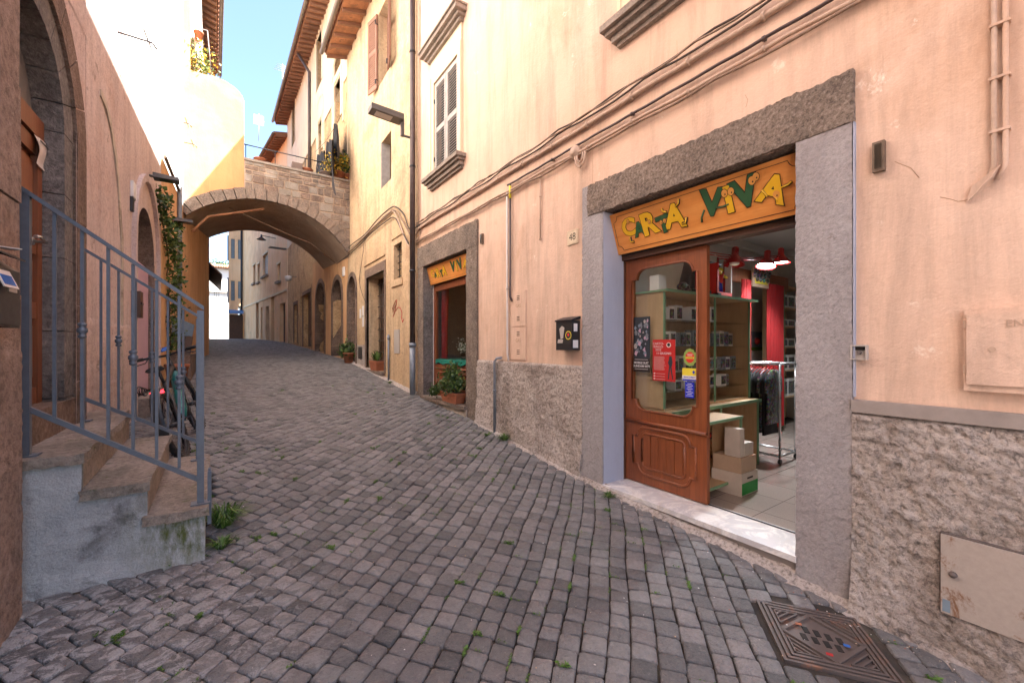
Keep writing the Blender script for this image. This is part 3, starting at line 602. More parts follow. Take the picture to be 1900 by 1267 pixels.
# ---------------------------------------------------------------- the carved wooden shop door
def plate(mb, mapf, x0, x1, z0, z1, inner, t0, t1):
    """rectangular board with a shaped opening; inner is a closed loop of (x, z)"""
    cx, cz = sum(p[0] for p in inner) / len(inner), (min(p[1] for p in inner) + max(p[1] for p in inner)) / 2
    pts = []
    for p in inner: pts.append((math.atan2((p[1] - cz), (p[0] - cx)), p))
    def hit(a):
        for i in range(len(inner)):
            p, q = inner[i], inner[(i + 1) % len(inner)]; dx, dz = math.cos(a), math.sin(a)
            ex, ez = q[0] - p[0], q[1] - p[1]; den = dx * ez - dz * ex
            if abs(den) < 1e-9: continue
            k = ((p[0] - cx) * ez - (p[1] - cz) * ex) / den; m = ((p[0] - cx) * dz - (p[1] - cz) * dx) / den
            if k > 0 and -1e-6 <= m <= 1 + 1e-6: return (cx + dx * k, cz + dz * k)
    for X, Z in ((x0, z0), (x1, z0), (x1, z1), (x0, z1)):
        a = math.atan2(Z - cz, X - cx); h = hit(a)
        if h: pts.append((a, h))
    pts.sort(key=lambda q: q[0]); out = []
    for a, p in pts:
        dx, dz = math.cos(a), math.sin(a); k = 1e9
        if dx > 1e-9: k = min(k, (x1 - cx) / dx)
        if dx < -1e-9: k = min(k, (x0 - cx) / dx)
        if dz > 1e-9: k = min(k, (z1 - cz) / dz)
        if dz < -1e-9: k = min(k, (z0 - cz) / dz)
        out.append((cx + dx * k, cz + dz * k))
    n = len(pts); I = [q[1] for q in pts]
    for i in range(n):
        j = (i + 1) % n
        for t in (t0, t1): mb.face([mapf(*I[i], t), mapf(*I[j], t), mapf(*out[j], t), mapf(*out[i], t)])
        mb.face([mapf(*I[i], t0), mapf(*I[j], t0), mapf(*I[j], t1), mapf(*I[i], t1)]); mb.face([mapf(*out[i], t0), mapf(*out[j], t0), mapf(*out[j], t1), mapf(*out[i], t1)])
def notched(a0, a1, b0, b1, r, nt):
    """opening with an arched corner and a small step at each shoulder"""
    o = []
    def arc(cx, cz, t0, t1):
        for i in range(9):
            t = t0 + (t1 - t0) * i / 8; o.append((cx + r * math.cos(t), cz + r * math.sin(t)))
    o += [(a1, b0 + r)]; o += [(a1, b1 - r)]; arc(a1 - nt - r, b1 - r, 0, PI / 2); arc(a0 + nt + r, b1 - r, PI / 2, PI); o += [(a0, b1 - r), (a0, b0 + r)]
    arc(a0 + nt + r, b0 + r, PI, 1.5 * PI); arc(a1 - nt - r, b0 + r, 1.5 * PI, 2 * PI); return o
def shop_door(parent, y0, y1, z0, z1, zg, x, name='door', glassm='glass'):
    mf = lambda a, b, t: V((t, a, b)); m = MB().mat('door_wood')
    plate(m, mf, y0, y1, zg - .10, z1, notched(y0 + .085, y1 - .085, zg, z1 - .10, .10, .04), x, x + .045)
    m.box(x, x + .045, y0, y1, z0, zg - .1005); d = m.build(name, parent)
    loop = notched(y0 + .085, y1 - .085, zg, z1 - .10, .10, .04); pts = [mf(a, b, x - .002) for a, b in loop]
    m = MB().mat('door_wood'); m.tube(pts + pts[:2], .009, 6)
    m.mat('door_wood_h').tube([(x - .004, y0, zg - .115), (x - .004, y1, zg - .115)], .017, 8)
    zt, zb = zg - .16, z0 + .09; l2 = notched(y0 + .10, y1 - .10, zb, zt, .09, .05); pts = [mf(a, b, x) for a, b in l2]; m.tube(pts + pts[:2], .014, 6)
    l3 = notched(y0 + .20, y1 - .20, zb + .07, zt - .06, .05, .0); pts = [mf(a, b, x) for a, b in l3]; m.tube(pts + pts[:2], .011, 6)
    k = 5
    for i in range(k):
        a = y0 + .215 + (y1 - y0 - .43) * i / k; m.mat('door_wood').box(x - .007, x + .001, a + .003, a + (y1 - y0 - .43) / k - .003, zb + .085, zt - .075)
    m.build('moulding', d)
    MB().mat(glassm).box(x + .02, x + .024, y0 + .04, y1 - .04, zg - .05, z1 - .06).build('glass_pane', d)
    return d
dr = shop_door(shop, 1.894, 2.745, -1.335, .836, -.63, 3.29)
MB().mat('dark_wood').fbox(FR, 1.124, 2.756, -.345, -.24, .84, .885).build('door_track', shop)
MB().mat('dark_wood').fbox(FR, 2.747, 2.757, -.34, -.268, -1.345, .84).build('door_frame', shop)
MB().mat('dark_metal').fbox(FR, 1.124, 2.756, -.335, -.32, -1.345, -1.338).build('floor_rail', shop)
MB().mat('dark_room').fbox(FR, 1.124, 2.756, -.288, -.235, .886, 1.288).build('transom_board', shop)

# ---------------------------------------------------------------- painted wooden signs
def letter(txt, size, mat_, parent, F4, a, b, rot, bold, nm='letter'):
    for k, (mm, off, h) in enumerate((('ink', bold + size * .022, .0012), (mat_, bold, .0032))):
        text_obj(txt, size, mm, parent, F4 @ Matrix.Translation((a, b, h)) @ Matrix.Rotation(math.radians(rot), 4, 'Z'), .0008, off, nm if k else 'letter_outline')
def shop_sign(label, y0, y1, zt, zb, xt, xb, k=1.0):
    """board between y0 (near) and y1 (far), leaning outward at the top"""
    t = thing('shop_sign', label, 'sign', (xb, (y0 + y1) / 2, zb))
    up = V((xt - xb, 0, zt - zb)).normalized(); ax = V((0, -1, 0)); nn = ax.cross(up).normalized(); H = (V((xt, 0, zt)) - V((xb, 0, zb))).length; W = y1 - y0
    F4 = Matrix.Translation(((xt + xb) / 2, (y0 + y1) / 2, (zt + zb) / 2)) @ Matrix((ax, up, nn)).transposed().to_4x4()
    P = lambda a, b, h=0: F4 @ V((a * W / 2, b * H / 2, h))
    m = MB().mat('sign_wood').hexa([P(-1, -1, -.022), P(1, -1, -.022), P(1, 1, -.022), P(-1, 1, -.022), P(-1, -1), P(1, -1), P(1, 1), P(-1, 1)]); m.build('board', t, bevel=.004)
    # painted border with scooped corners
    wx, wy = .965, .83; c = .05 * 2 / W * k; ch = .05 * 2 / H * k
    L = []
    for sx, sy, a0 in ((-1, -1, 0), (1, -1, 90), (1, 1, 180), (-1, 1, 270)):
        cxx, cyy = sx * wx, sy * wy
        arc = [(cxx + c * math.cos(math.radians(a)), cyy + ch * math.sin(math.radians(a))) for a in (range(90, -1, -18) if (sx, sy) == (-1, -1) else range(180, 89, -18) if (sx, sy) == (1, -1) else range(270, 179, -18) if (sx, sy) == (1, 1) else range(360, 269, -18))]
        L += arc
    m = MB().mat('ink'); pts = [P(a, b, .001) for a, b in L]; m.tube(pts + pts[:1], .0022 * k, 4, False); m.build('border_line', t)
    S = [('C', -.766, .17, .22, -6, 'sign_yellow'), ('A', -.625, -.06, .175, 3, 'sign_green'), ('R', -.495, .05, .27, 5, 'sign_yellow'), ('A', -.175, .05, .27, -4, 'sign_yellow'), ('T', -.315, -.14, .20, 6, 'sign_green'),
         ('V', .235, .16, .27, -10, 'sign_green'), ('I', .395, .08, .27, 3, 'sign_yellow'), ('V', .545, .16, .28, 6, 'sign_green'), ('A', .765, -.0, .25, -24, 'sign_yellow')]
    S = [(a, b, c, d * (1 if k > .7 else .80), e, f) for a, b, c, d, e, f in S]
    F4b = F4
    for i, (tx, a, b, sz, rot, mt) in enumerate(S):
        F4c = F4b @ Matrix.Translation((0, 0, .001 + .0007 * i)); letter(tx, sz * .98, mt, t, F4c, a * W / 2, b * H / 2, rot, sz * .042)
    # eyes, arms and feet of the letters
    def eye(a, b, r):
        for q, (mm, rr, hh) in enumerate((('ink', r * 1.16, .0105), ('eye_orange', r, .0118), ('ink', r * .22, .0130))):
            m = MB().mat(mm); c0 = P(a, b, hh); dx = F4.to_3x3() @ V((1, 0, 0)); dy = F4.to_3x3() @ V((0, 1.25, 0)); cc = c0 + (dy * (-r * .3) + dx * (r * .2) if q == 2 else V((0, 0, 0)))
            m.face([cc + dx * rr * math.cos(x * PI / 8) + dy * rr * math.sin(x * PI / 8) for x in range(16)]); m.build('painted_eye', t)
    def limb(pts, mt, r=.006):
        for mm, rr, hh in (('ink', r * 1.4, .004), (mt, r, .0085)):
            m = MB().mat(mm); m.tube([P(a, b, hh) for a, b in pts], rr, 6); m.build('painted_limb', t)
    if k > .7:
        for e in ((-.335, .0, .015), (-.29, .02, .015), (.368, .40, .023), (.428, .40, .023), (.618, .55, .024), (.655, .64, .022), (.79, -.16, .022), (-.75, .46, .015), (-.475, .16, .014)): eye(*e)
        limb([(-.77, -.28), (-.768, -.50), (-.73, -.53)], 'sign_yellow', .010); limb([(-.25, .36), (-.29, .42), (-.30, .56)], 'sign_yellow', .008); limb([(-.14, .46), (-.10, .56), (-.09, .72)], 'sign_yellow', .008)
        limb([(-.10, -.30), (-.06, -.28), (-.045, -.08)], 'sign_yellow', .010); limb([(.15, .0), (.11, -.26), (.105, -.46)], 'sign_green', .006); limb([(.27, -.05), (.33, -.07), (.39, -.04)], 'sign_green', .006)
        limb([(.83, .02), (.885, .05), (.915, .12)], 'sign_yellow', .007); limb([(.685, .12), (.70, .0), (.72, -.16)], 'sign_yellow', .008); limb([(.785, -.26), (.787, -.40)], 'sign_yellow', .006)
    return t
shop_sign('long orange wooden sign with cartoon letters above the open shop door', 1.126, 2.752, 1.262, .892, 3.06, 3.19)
shop_sign('small orange wooden sign with yellow and green letters above the far shop window', 5.545, 7.205, 1.43, 1.12, 3.04, 3.12, .6)

# far shop window
wf = MB().mat('door_wood'); wf.box(3.18, 3.23, 7.11, 7.205, -.93, 1.12); wf.box(3.18, 3.23, 5.54, 5.62, -.93, 1.12); wf.box(3.181, 3.229, 5.62, 7.11, 1.0, 1.119)
wf.mat('door_wood_h').box(3.181, 3.229, 5.62, 7.11, -.93, -.34)
win = wf.build('shop_window', shop, bevel=.004)
MB().mat('white').box(3.17, 3.178, 7.195, 7.209, -.93, 1.12).build('frame_bead', win)
MB().mat('glass').box(3.20, 3.204, 5.61, 7.12, -.345, 1.005).build('glass_pane', win)
m = MB().mat('door_wood_h'); l = notched(5.66, 7.07, -.86, -.50, .07, .04); m.tube([V((3.179, a, b)) for a, b in l + l[:2]], .012, 6); m.tube([(3.177, 5.62, -.42), (3.177, 7.11, -.42)], .014, 6); m.build('moulding', win)
m = MB().mat('green_cloth'); n = 20
for i in range(n):
    a, b = 5.63 + 1.44 * i / n, 5.63 + 1.44 * (i + 1) / n
    za, zb = -.335 - .02 * math.sin(i * 1.3), -.335 - .02 * math.sin((i + 1) * 1.3)
    m.hexa([(3.155, a, za), (3.155, b, zb), (3.7, b, -.29), (3.7, a, -.29), (3.155, a, -.26), (3.155, b, -.26), (3.7, b, -.255), (3.7, a, -.255)])
tag(m.build('display_cloth'), 'teal cloth spread along the ledge of the far shop window', 'cloth')
def curtain(x0, y0, x1, y1, z0, z1, label, group=None, mt='red_cloth', folds=9, taper=0):
    m = MB().mat(mt); n = folds * 8; dr = V((x1 - x0, y1 - y0, 0)); nn = V((-dr.y, dr.x, 0)).normalized(); G = []
    for j in range(7):
        f = j / 6; row = []
        for i in range(n + 1):
            s = i / n; w_ = 1 - taper * math.sin(f * PI * .55); row.append(m.bm.verts.new(V((x0, y0, z1 + (z0 - z1) * f)) + dr * (s * w_) + nn * (.028 * math.sin(s * folds * 2 * PI + .6 * math.sin(f * 5)) * (1 - .25 * math.cos(s * 7)))))
        G.append(row)
    for j in range(6):
        for i in range(n):
            q = m.bm.faces.new((G[j][i], G[j][i + 1], G[j + 1][i + 1], G[j + 1][i])); q.smooth = True
    return tag(m.build('curtain'), label, 'curtain', group)
curtain(3.30, 7.10, 3.34, 6.90, -.25, 1.05, 'red curtain gathered at the far edge of the far shop window', taper=.2)

# ================================================================ EAST SIDE, second building
F2 = Fr((2.985, 0, 0), (0, 1, 0), (-1, 0, 0))
b2 = thing('old_house', 'weathered ochre house with grilled doorway between the drainpipe and the stone archway', 'building', (3, 10.2, -.7))
HD = (9.55, 11.05, -.63, 1.75); HE = (8.40, 8.90, 1.43, 2.18); HF = (9.08, 9.80, 3.72, 4.80); HG = (9.15, 10.0, 6.25, 8.0); HC = (12.15, 13.05, -.62, 2.02)
mb = MB().mat('ochre_plaster'); wallsheet(mb, F2, 7.5, 13.1, -1.6, 9.0, [HD, HE, HF, HG, HC], .36)
mb.face([F2(7.5, 0, -1.6), F2(7.5, -.1, -1.6), F2(7.5, -.1, 9), F2(7.5, 0, 9)]); mb.face([F2(13.1, 0, 2.5), F2(13.1, 0, 9), F2(13.1, -8, 9), F2(13.1, -8, 2.5)]); mb.build('wall', b2)
eave(b2, F2, 7.5, 13.2, 8.82, .62, .3, 8, raf=.5)
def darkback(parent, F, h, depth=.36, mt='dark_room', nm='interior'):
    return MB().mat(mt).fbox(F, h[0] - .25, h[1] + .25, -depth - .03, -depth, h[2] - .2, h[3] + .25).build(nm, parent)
def grille(parent, F, h, d, nv, nh, r=.009, name='grille', mt='dark_metal'):
    m = MB().mat(mt)
    for i in range(nv): s = h[0] + (h[1] - h[0]) * (i + .5) / nv; m.tube([F(s, d, h[2]), F(s, d, h[3])], r, 5)
    for i in range(nh): z = h[2] + (h[3] - h[2]) * (i + .5) / nh; m.tube([F(h[0], d + .01, z), F(h[1], d + .01, z)], r, 5)
    return m.build(name, parent)
d = darkback(b2, F2, HD, .35, 'dark_wood', 'door'); grille(d, F2, HD, -.30, 9, 8, .011)
MB().mat('peperino').fbox(F2, HD[0] - .02, HD[1] + .03, -.33, .06, HD[2] - .07, HD[2] - .001).build('door_step', b2, bevel=.01)
MB().mat('ochre_plaster').fbox(F2, HD[0] - .05, HD[1] + .2, -.01, .03, 2.08, 2.115).build('label_moulding', b2, bevel=.006)
m = MB().mat('brown_stone'); m.fbox(F2, HD[1], HD[1] + .13, -.05, .018, -.66, HD[3]); m.fbox(F2, HD[0] - .10, HD[0], -.05, .018, -.66, HD[3]); m.fbox(F2, HD[0] - .1, HD[1] + .13, -.05, .020, HD[3], HD[3] + .22); m.build('door_surround', b2, bevel=.008)
d = darkback(b2, F2, HE, .30); grille(d, F2, HE, -.10, 3, 5, .009)
MB().mat('ochre_plaster').fbox(F2, HE[0] - .08, HE[1] + .1, -.02, .03, HE[2] - .16, HE[2] - .02).build('window_sill', b2, bevel=.02)
MB().mat('ochre_plaster').fbox(F2, HE[0] - .1, HE[1] + .12, -.01, .025, HE[3] + .14, HE[3] + .165).build('label_moulding', b2)
def casement(parent, F, h, depth, fm='dark_wood', panes=2, gm='dusty_glass'):
    m = MB().mat(fm); st = .05; mid = (h[0] + h[1]) / 2
    for a, b in ((h[0], h[0] + st), (h[1] - st, h[1]), (mid - st / 2, mid + st / 2)): m.fbox(F, a, b, -depth - .04, -depth, h[2], h[3])
    for a, b in ((h[2], h[2] + st), (h[3] - st, h[3])): m.fbox(F, h[0], h[1], -depth - .038, -depth - .002, a, b)
    for i in range(1, panes): z = h[2] + (h[3] - h[2]) * i / panes; m.fbox(F, h[0], h[1], -depth - .036, -depth - .004, z - .02, z + .02)
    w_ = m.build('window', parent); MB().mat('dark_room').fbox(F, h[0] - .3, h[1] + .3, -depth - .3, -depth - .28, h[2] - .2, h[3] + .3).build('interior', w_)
    MB().mat(gm).fbox(F, h[0], h[1], -depth - .022, -depth - .018, h[2], h[3]).build('pane', w_); return w_
casement(b2, F2, HF, .22); MB().mat('louvre_grey').fbox(F2, HF[1] - .03, HF[1] - .005, -.2, .01, HF[2], HF[3]).build('window_trim', b2)
casement(b2, F2, HG, .2, 'shutter_wood', 3)
def leafshutter(parent, F, s, z0, z1, w_, ang, sign):
    """open louvred leaf hinged at s, swung by ang from the wall"""
    m = MB().mat('shutter_wood'); dx, dd = sign * math.cos(ang) * w_, math.sin(ang) * w_
    P = lambda a, t, z: F(s + dx * a - dd / w_ * t * sign * 0, .02 + dd * a + t, z)
    def bx(a0, a1, zz0, zz1, t0=0, t1=.035): m.hexa([P(a0, t0, zz0), P(a1, t0, zz0), P(a1, t1, zz0), P(a0, t1, zz0), P(a0, t0, zz1), P(a1, t0, zz1), P(a1, t1, zz1), P(a0, t1, zz1)])
    bx(0, .13, z0, z1); bx(.87, 1, z0, z1)
    for z in (z0, (z0 + z1) / 2, z1 - .1): bx(.13, .87, z, z + .1, .002, .033)
    k = int((z1 - z0) / .06)
    for i in range(k): z = z0 + .1 + (z1 - z0 - .2) * i / k; bx(.13, .87, z, z + .03, .008, .026)
    sh = m.build('shutter', parent); MB().mat('dark_metal').tube([F(s, .02, z0 + .2), F(s, .08, z0 + .2), F(s, .08, z0 + .1)], .015, 6).tube([F(s, .02, z1 - .25), F(s, .08, z1 - .25), F(s, .08, z1 - .15)], .015, 6).build('hinge', sh)
leafshutter(b2, F2, HG[0] - .01, HG[2] - .05, HG[3], .43, .25, -1); leafshutter(b2, F2, HG[1] + .01, HG[2] - .05, HG[3], .43, .22, 1)

def arch_pts(s0, s1, zs, n=14, rise=None):
    c = (s0 + s1) / 2; r = (s1 - s0) / 2; rz = rise or r
    return [(c + r * math.cos(PI * i / n), zs + rz * math.sin(PI * i / n)) for i in range(n + 1)]
def arch_surround(mb, F, s0, s1, zb, zs, wd, d0, d1, rise=None, fill_to=None, n=14):
    """stone ring round an arched opening; fill_to closes the corners of the rectangular hole behind"""
    I = arch_pts(s0, s1, zs, n, rise); O = arch_pts(s0 - wd, s1 + wd, zs, n, (rise or (s1 - s0) / 2) + wd)
    for i in range(n):
        mb.hexa([F(*q) for q in ((I[i][0], d0, I[i][1]), (O[i][0], d0, O[i][1]), (O[i][0], d1, O[i][1]), (I[i][0], d1, I[i][1]), (I[i + 1][0], d0, I[i + 1][1]), (O[i + 1][0], d0, O[i + 1][1]), (O[i + 1][0], d1, O[i + 1][1]), (I[i + 1][0], d1, I[i + 1][1]))])
    hs = (zs - zb); k = max(1, round(hs / .42))
    for j in range(k):
        a, b = zb + hs * j / k + .003, zb + hs * (j + 1) / k - .003
        mb.fbox(F, s1, s1 + wd, d0, d1, a, b); mb.fbox(F, s0 - wd, s0, d0, d1, a, b)
def arch_leaf(mb, F, s0, s1, zb, zs, d0, d1, rise=None, n=14):
    I = arch_pts(s0, s1, zs, n, rise); ring = [F(s0, d0, zb), F(s1, d0, zb)] + [F(a, d0, z) for a, z in I]
    mb.prism(ring, F.out * (d1 - d0))
def arched_door(parent, F, s0, s1, zb, top, wd=.14, mt='brown_stone', dm='dark_wood', depth=.25, fan=True):
    zs = top - (s1 - s0) / 2; m = MB().mat(mt); arch_surround(m, F, s0, s1, zb, zs, wd, -depth, .03); sr = m.build('door_surround', parent, bevel=.006, jit=.003)
    m = MB().mat(dm); arch_leaf(m, F, s0, s1, zb, zs, -depth - .04, -depth + .01); m.fbox(F, s0 - .3, s1 + .3, -depth - .08, -depth - .06, zb - .2, top + .3); dd = m.build('door', parent)  # with an unseen backing board added behind the leaf to stop sun leaks
    if fan:
        m = MB().mat('dark_metal'); c = (s0 + s1) / 2; r = (s1 - s0) / 2
        for k in range(1, 8): a = PI * k / 8; m.tube([F(c, -depth + .04, zs), F(c + r * math.cos(a), -depth + .04, zs + r * math.sin(a))], .012, 5)
        for q in (.5, .98): m.tube([F(c + r * q * math.cos(PI * k / 12), -depth + .04, zs + r * q * math.sin(PI * k / 12)) for k in range(13)], .012, 5)
        m.build('fanlight_grille', dd)
    m = MB().mat(dm)
    mid = (s0 + s1) / 2
    for a, b in ((s0 + .05, mid - .03), (mid + .03, s1 - .05)):
        for z0, z1 in ((zb + .1, zb + (zs - zb) * .42), (zb + (zs - zb) * .5, zs - .08)):
            m.fbox(F, a + .03, b - .03, -depth + .01, -depth + .035, z0, z1)
    m.build('door_panel', dd, bevel=.01); return dd
def spandrel_fill(mb, F, s0, s1, zs, ztop, d, rise=None, n=14):
    """plaster that turns a rectangular hole into an arched one"""
    I = arch_pts(s0, s1, zs, n, rise)
    for i in range(n): mb.face([F(I[i][0], d, I[i][1]), F(I[i + 1][0], d, I[i + 1][1]), F(I[i + 1][0], d, ztop), F(I[i][0], d, ztop)])
m = MB().mat('ochre_plaster'); spandrel_fill(m, F2, HC[0], HC[1], 1.57, 2.02, 0); m.build('wall_infill', b2)
arched_door(b2, F2, HC[0] + .005, HC[1] - .005, -.66, 2.015, .13, 'brown_stone', 'dark_wood', .28)
# finish below: patches of bared stone at the foot of the wall
m = MB().mat('rough_stucco').fbox(F2, 11.2, 12.0, 0, .012, -1.0, .0); m.build('bare_patch', b2, jit=.01)

# ================================================================ EAST SIDE, rubble stone palace behind the arch
F3 = Fr((2.995, 12.9, 0), (-.029, 1, 0), (-1, -.029, 0))
b3 = thing('stone_palace', 'tall house of golden rubble stone and cream plaster with deep tiled eaves beyond the archway', 'building', (3, 19, -.2))
L3 = 12.4
def box_from(F, u0, u1, v0, v1):
    """photo rectangle to facade opening (s0,s1,z0,z1)"""
    a, z1 = F.cut(u0, v0); b, _ = F.cut(u1, v0); um = (u0 + u1) / 2; _, zt = F.cut(um, v0); _, zb = F.cut(um, v1); return (min(a, b), max(a, b), zb, zt)
oB = box_from(F3, 618, 635, 519, 661); oA = box_from(F3, 587, 603, 525, 653); oD1 = box_from(F3, 563, 577, 545, 643); oD2 = box_from(F3, 546, 552, 565, 636)
oW0 = box_from(F3, 557, 561, 550, 585)
up = [box_from(F3, 622, 634, 150, 226), box_from(F3, 592, 599, 225, 282), box_from(F3, 589, 599, 62, 160), box_from(F3, 543, 549, 182, 268), (1.0, 1.9, 9.0, 11.0)]
holes = [oB, oA, oD1, oD2, oW0] + up
mb = MB().mat('rubble_wall'); wallsheet(mb, F3, 0.2, L3, -1.2, 8.2, holes, .3); mb.build('stone_wall', b3)
mb = MB().mat('cream_plaster')
wallsheet(mb, F3, 0, L3 + .01, 8.2, 12.1, [h for h in up if h[2] > 8], .3, .03) if all(h[3] < 8.2 or h[2] > 8.2 for h in up) else None
mb.bm.free()
mb = MB().mat('cream_plaster')
cream_holes = [(h[0], h[1], max(h[2], 8.2), h[3]) for h in up if h[3] > 8.2]
wallsheet(mb, F3, 0.2, L3 + .01, 8.2, 12.1, cream_holes, .3, .03); wallsheet(mb, F3, 8.2, L3 + .01, 5.2, 8.2, [h for h in up if h[3] < 8.2 and h[0] > 8.2], .3, .03)
mb.face([F3(L3 + .01, .03, -1), F3(L3 + .01, -6, -1), F3(L3 + .01, -6, 12.1), F3(L3 + .01, .03, 12.1)]); mb.face([F3(.2, .03, 4), F3(.2, -6, 4), F3(.2, -6, 12.1), F3(.2, .03, 12.1)])
mb.build('plaster_wall', b3)
m = MB().mat('orange_plaster'); wall_nor(m, F3, .2, 5.6, -1.2, 3.3, [oB, oA], .012); m.build('plaster_wall', b3)
eave(b3, F3, -.2, L3 + .15, 12.1, .60, .22, 6, raf=.30, rw=.10)
for h in up[:-1]:
    casement(b3, F3, h, .2)
    m = MB().mat('cream_plaster'); m.fbox(F3, h[0] - .16, h[0], -.02, .05, h[2], h[3] + .05); m.fbox(F3, h[1], h[1] + .16, -.02, .05, h[2], h[3] + .05); m.fbox(F3, h[0] - .16, h[1] + .16, -.02, .055, h[3] + .05, h[3] + .2); m.build('window_surround', b3)
casement(b3, F3, up[-1], .2)
for h, hz in ((up[0], 8.7), (up[1], 8.4)):     # blocked round headed arches over the two lower windows
    m = MB().mat('cream_plaster'); arch_surround(m, F3, h[0] - .25, h[1] + .25, h[2] - .3, h[3] + .3, .07, .0, .045); m.build('blind_arch', b3)
arched_door(b3, F3, oB[0], oB[1], oB[2] - .05, oB[3], .17, 'brown_stone', 'dark_wood', .28)
arched_door(b3, F3, oA[0], oA[1], oA[2] - .05, oA[3], .17, 'brown_stone', 'dark_wood', .28)
m = MB().mat('orange_plaster')
for o_ in (oB, oA): spandrel_fill(m, F3, o_[0], o_[1], o_[3] - (o_[1] - o_[0]) / 2, o_[3], .0)
m.build('wall_infill', b3)
for o_ in (oD1, oD2):
    darkback(b3, F3, o_, .2, 'dark_wood', 'door'); m = MB().mat('brown_stone'); m.fbox(F3, o_[0] - .12, o_[0], -.02, .03, o_[2], o_[3]); m.fbox(F3, o_[1], o_[1] + .12, -.02, .03, o_[2], o_[3]); m.fbox(F3, o_[0] - .12, o_[1] + .12, -.02, .032, o_[3], o_[3] + .15); m.build('door_surround', b3, bevel=.01)
darkback(b3, F3, oW0, .15)

# ================================================================ EAST SIDE, ochre terrace bending left at the top of the street
p0 = V((2.62, 25.35, 0)); p1 = V((.92, 40, 0)); dv = (p1 - p0).normalized(); F4_ = Fr(p0, dv, (-dv.y, dv.x, 0))
plaster_b4 = 'terrace_plaster'
LL = (p1 - p0).length
b4 = thing('ochre_terrace', 'row house of ochre plaster with grey shutters curving left at the top of the street', 'building', (2, 32, .3))
wins = [box_from(F4_, 488, 497, 472, 512), box_from(F4_, 515, 520, 490, 522), box_from(F4_, 478, 482, 490, 524), box_from(F4_, 470, 474, 492, 526)]
drs = [box_from(F4_, 519, 529, 562, 637), box_from(F4_, 503, 509, 548, 632), box_from(F4_, 493, 499, 568, 631), box_from(F4_, 484, 487, 570, 629), box_from(F4_, 475, 480, 562, 628)]
upw = [(2.0, 2.9, 8.6, 10.2), (4.6, 5.5, 8.6, 10.2), (7.5, 8.4, 8.6, 10.2)]
mb = MB().mat('terrace_plaster'); wallsheet(mb, F4_, -.7, LL, -1, 11.4, wins + drs + upw, .25); mb.face([F4_(-.7, 0, -1), F4_(-.7, -6, -1), F4_(-.7, -6, 11.4), F4_(-.7, 0, 11.4)]); mb.build('wall', b4)
eave(b4, F4_, -.1, LL, 11.4, .6, .25, 5, raf=.32, rw=.1)
for h in wins + upw:
    w_ = darkback(b4, F4_, h, .12, 'louvre_grey', 'window'); MB().mat('tread_stone').fbox(F4_, h[0] - .12, h[1] + .12, -.05, .14, h[2] - .12, h[2]).build('sill', w_)
    MB().mat('cream_plaster').fbox(F4_, h[0] - .1, h[1] + .1, -.02, .04, h[3], h[3] + .12).build('head', w_)
for h in drs: darkback(b4, F4_, h, .2, 'dark_wood', 'door')
m = MB().mat('cream_plaster').fbox(F4_, 0, LL, -.01, .05, 2.95, 3.08); m.build('string_course', b4)
m = MB().mat('rough_stucco').fbox(F4_, 2.2, 8.5, 0, .06, -.5, 1.0); m.build('plinth', b4, jit=.02) if False else m.bm.free()

# houses closing the end of the view
b5 = thing('narrow_house', 'narrow orange house facing down the street beside the bright gap', 'building', (.6, 40.4, .4))
F5 = Fr((-.02, 40.2, 0), (1, 0, 0), (0, -1, 0))
w5 = [(.15, .40, 3.6, 5.2), (.62, .85, 3.8, 5.2), (.15, .40, 7.0, 8.6), (.62, .85, 7.0, 8.6), (.62, .85, 1.9, 3.2)]
mb = MB().mat('terrace_plaster'); wallsheet(mb, F5, 0, 2.2, -1, 14.2, w5, .15); mb.face([F5(0, 0, -1), F5(0, -9, -1), F5(0, -9, 14.2), F5(0, 0, 14.2)]); mb.build('wall', b5)
for h in w5: w_ = darkback(b5, F5, h, .08, 'planter_blue', 'window')
eave(b5, F5, -.3, 2.4, 14.2, .6, .25, 5, raf=.32)
F5b = Fr((-.02, 40.2, 0), (0, 1, 0), (-1, 0, 0))
m = MB().mat('dark_wood').box(.0, .92, 39.2, 39.24, .3, 2.4); m.mat('blue_tarp').hexa([(-.05, 38.7, 2.45), (.95, 38.7, 2.45), (.95, 39.6, 2.75), (-.05, 39.6, 2.75), (-.05, 38.7, 2.5), (.95, 38.7, 2.5), (.95, 39.6, 2.8), (-.05, 39.6, 2.8)]); m.mat('dark_wood').box(-.02, .02, 39.24, 40.1, .3, 2.5)
tag(m.build('shed'), 'dark timber lean-to with a blue roof sheet at the far end of the street', 'shed')
b6 = thing('far_house', 'sunlit white house with a grid of tiny windows at the far end', 'building', (-2.5, 56, 0))
F6 = Fr((-14, 54, 0), (1, 0, 0), (0, -1, 0)); mb = MB().mat('sunlit_white_plaster')
w6 = [box_from(F6, 397, 402, 542, 546)] + [box_from(F6, 397 + 4 * i, 399 + 4 * i, 537 + 5 * j, 540 + 5 * j) for i in range(3) for j in range(4)]
w6 = w6[1:]
wallsheet(mb, F6, 0, 18, -4, 8.3, w6, .12); mb.build('wall', b6); m = MB().mat('brown_pipe')
for h in w6: m.fbox(F6, h[0], h[1], -.14, -.12, h[2], h[3])
m.build('small_windows', b6); MB().mat('tread_stone').fbox(F6, 0, 18, 0, .15, 5.6, 5.8).build('cornice', b6); eave(b6, F6, 0, 18, 8.3, .4, .2, 6, gut=False, raf=.8)
b7 = thing('low_house', 'orange-brown house corner with a dark lean-to roof on the left beyond the archway', 'building', (-2, 26, 0))
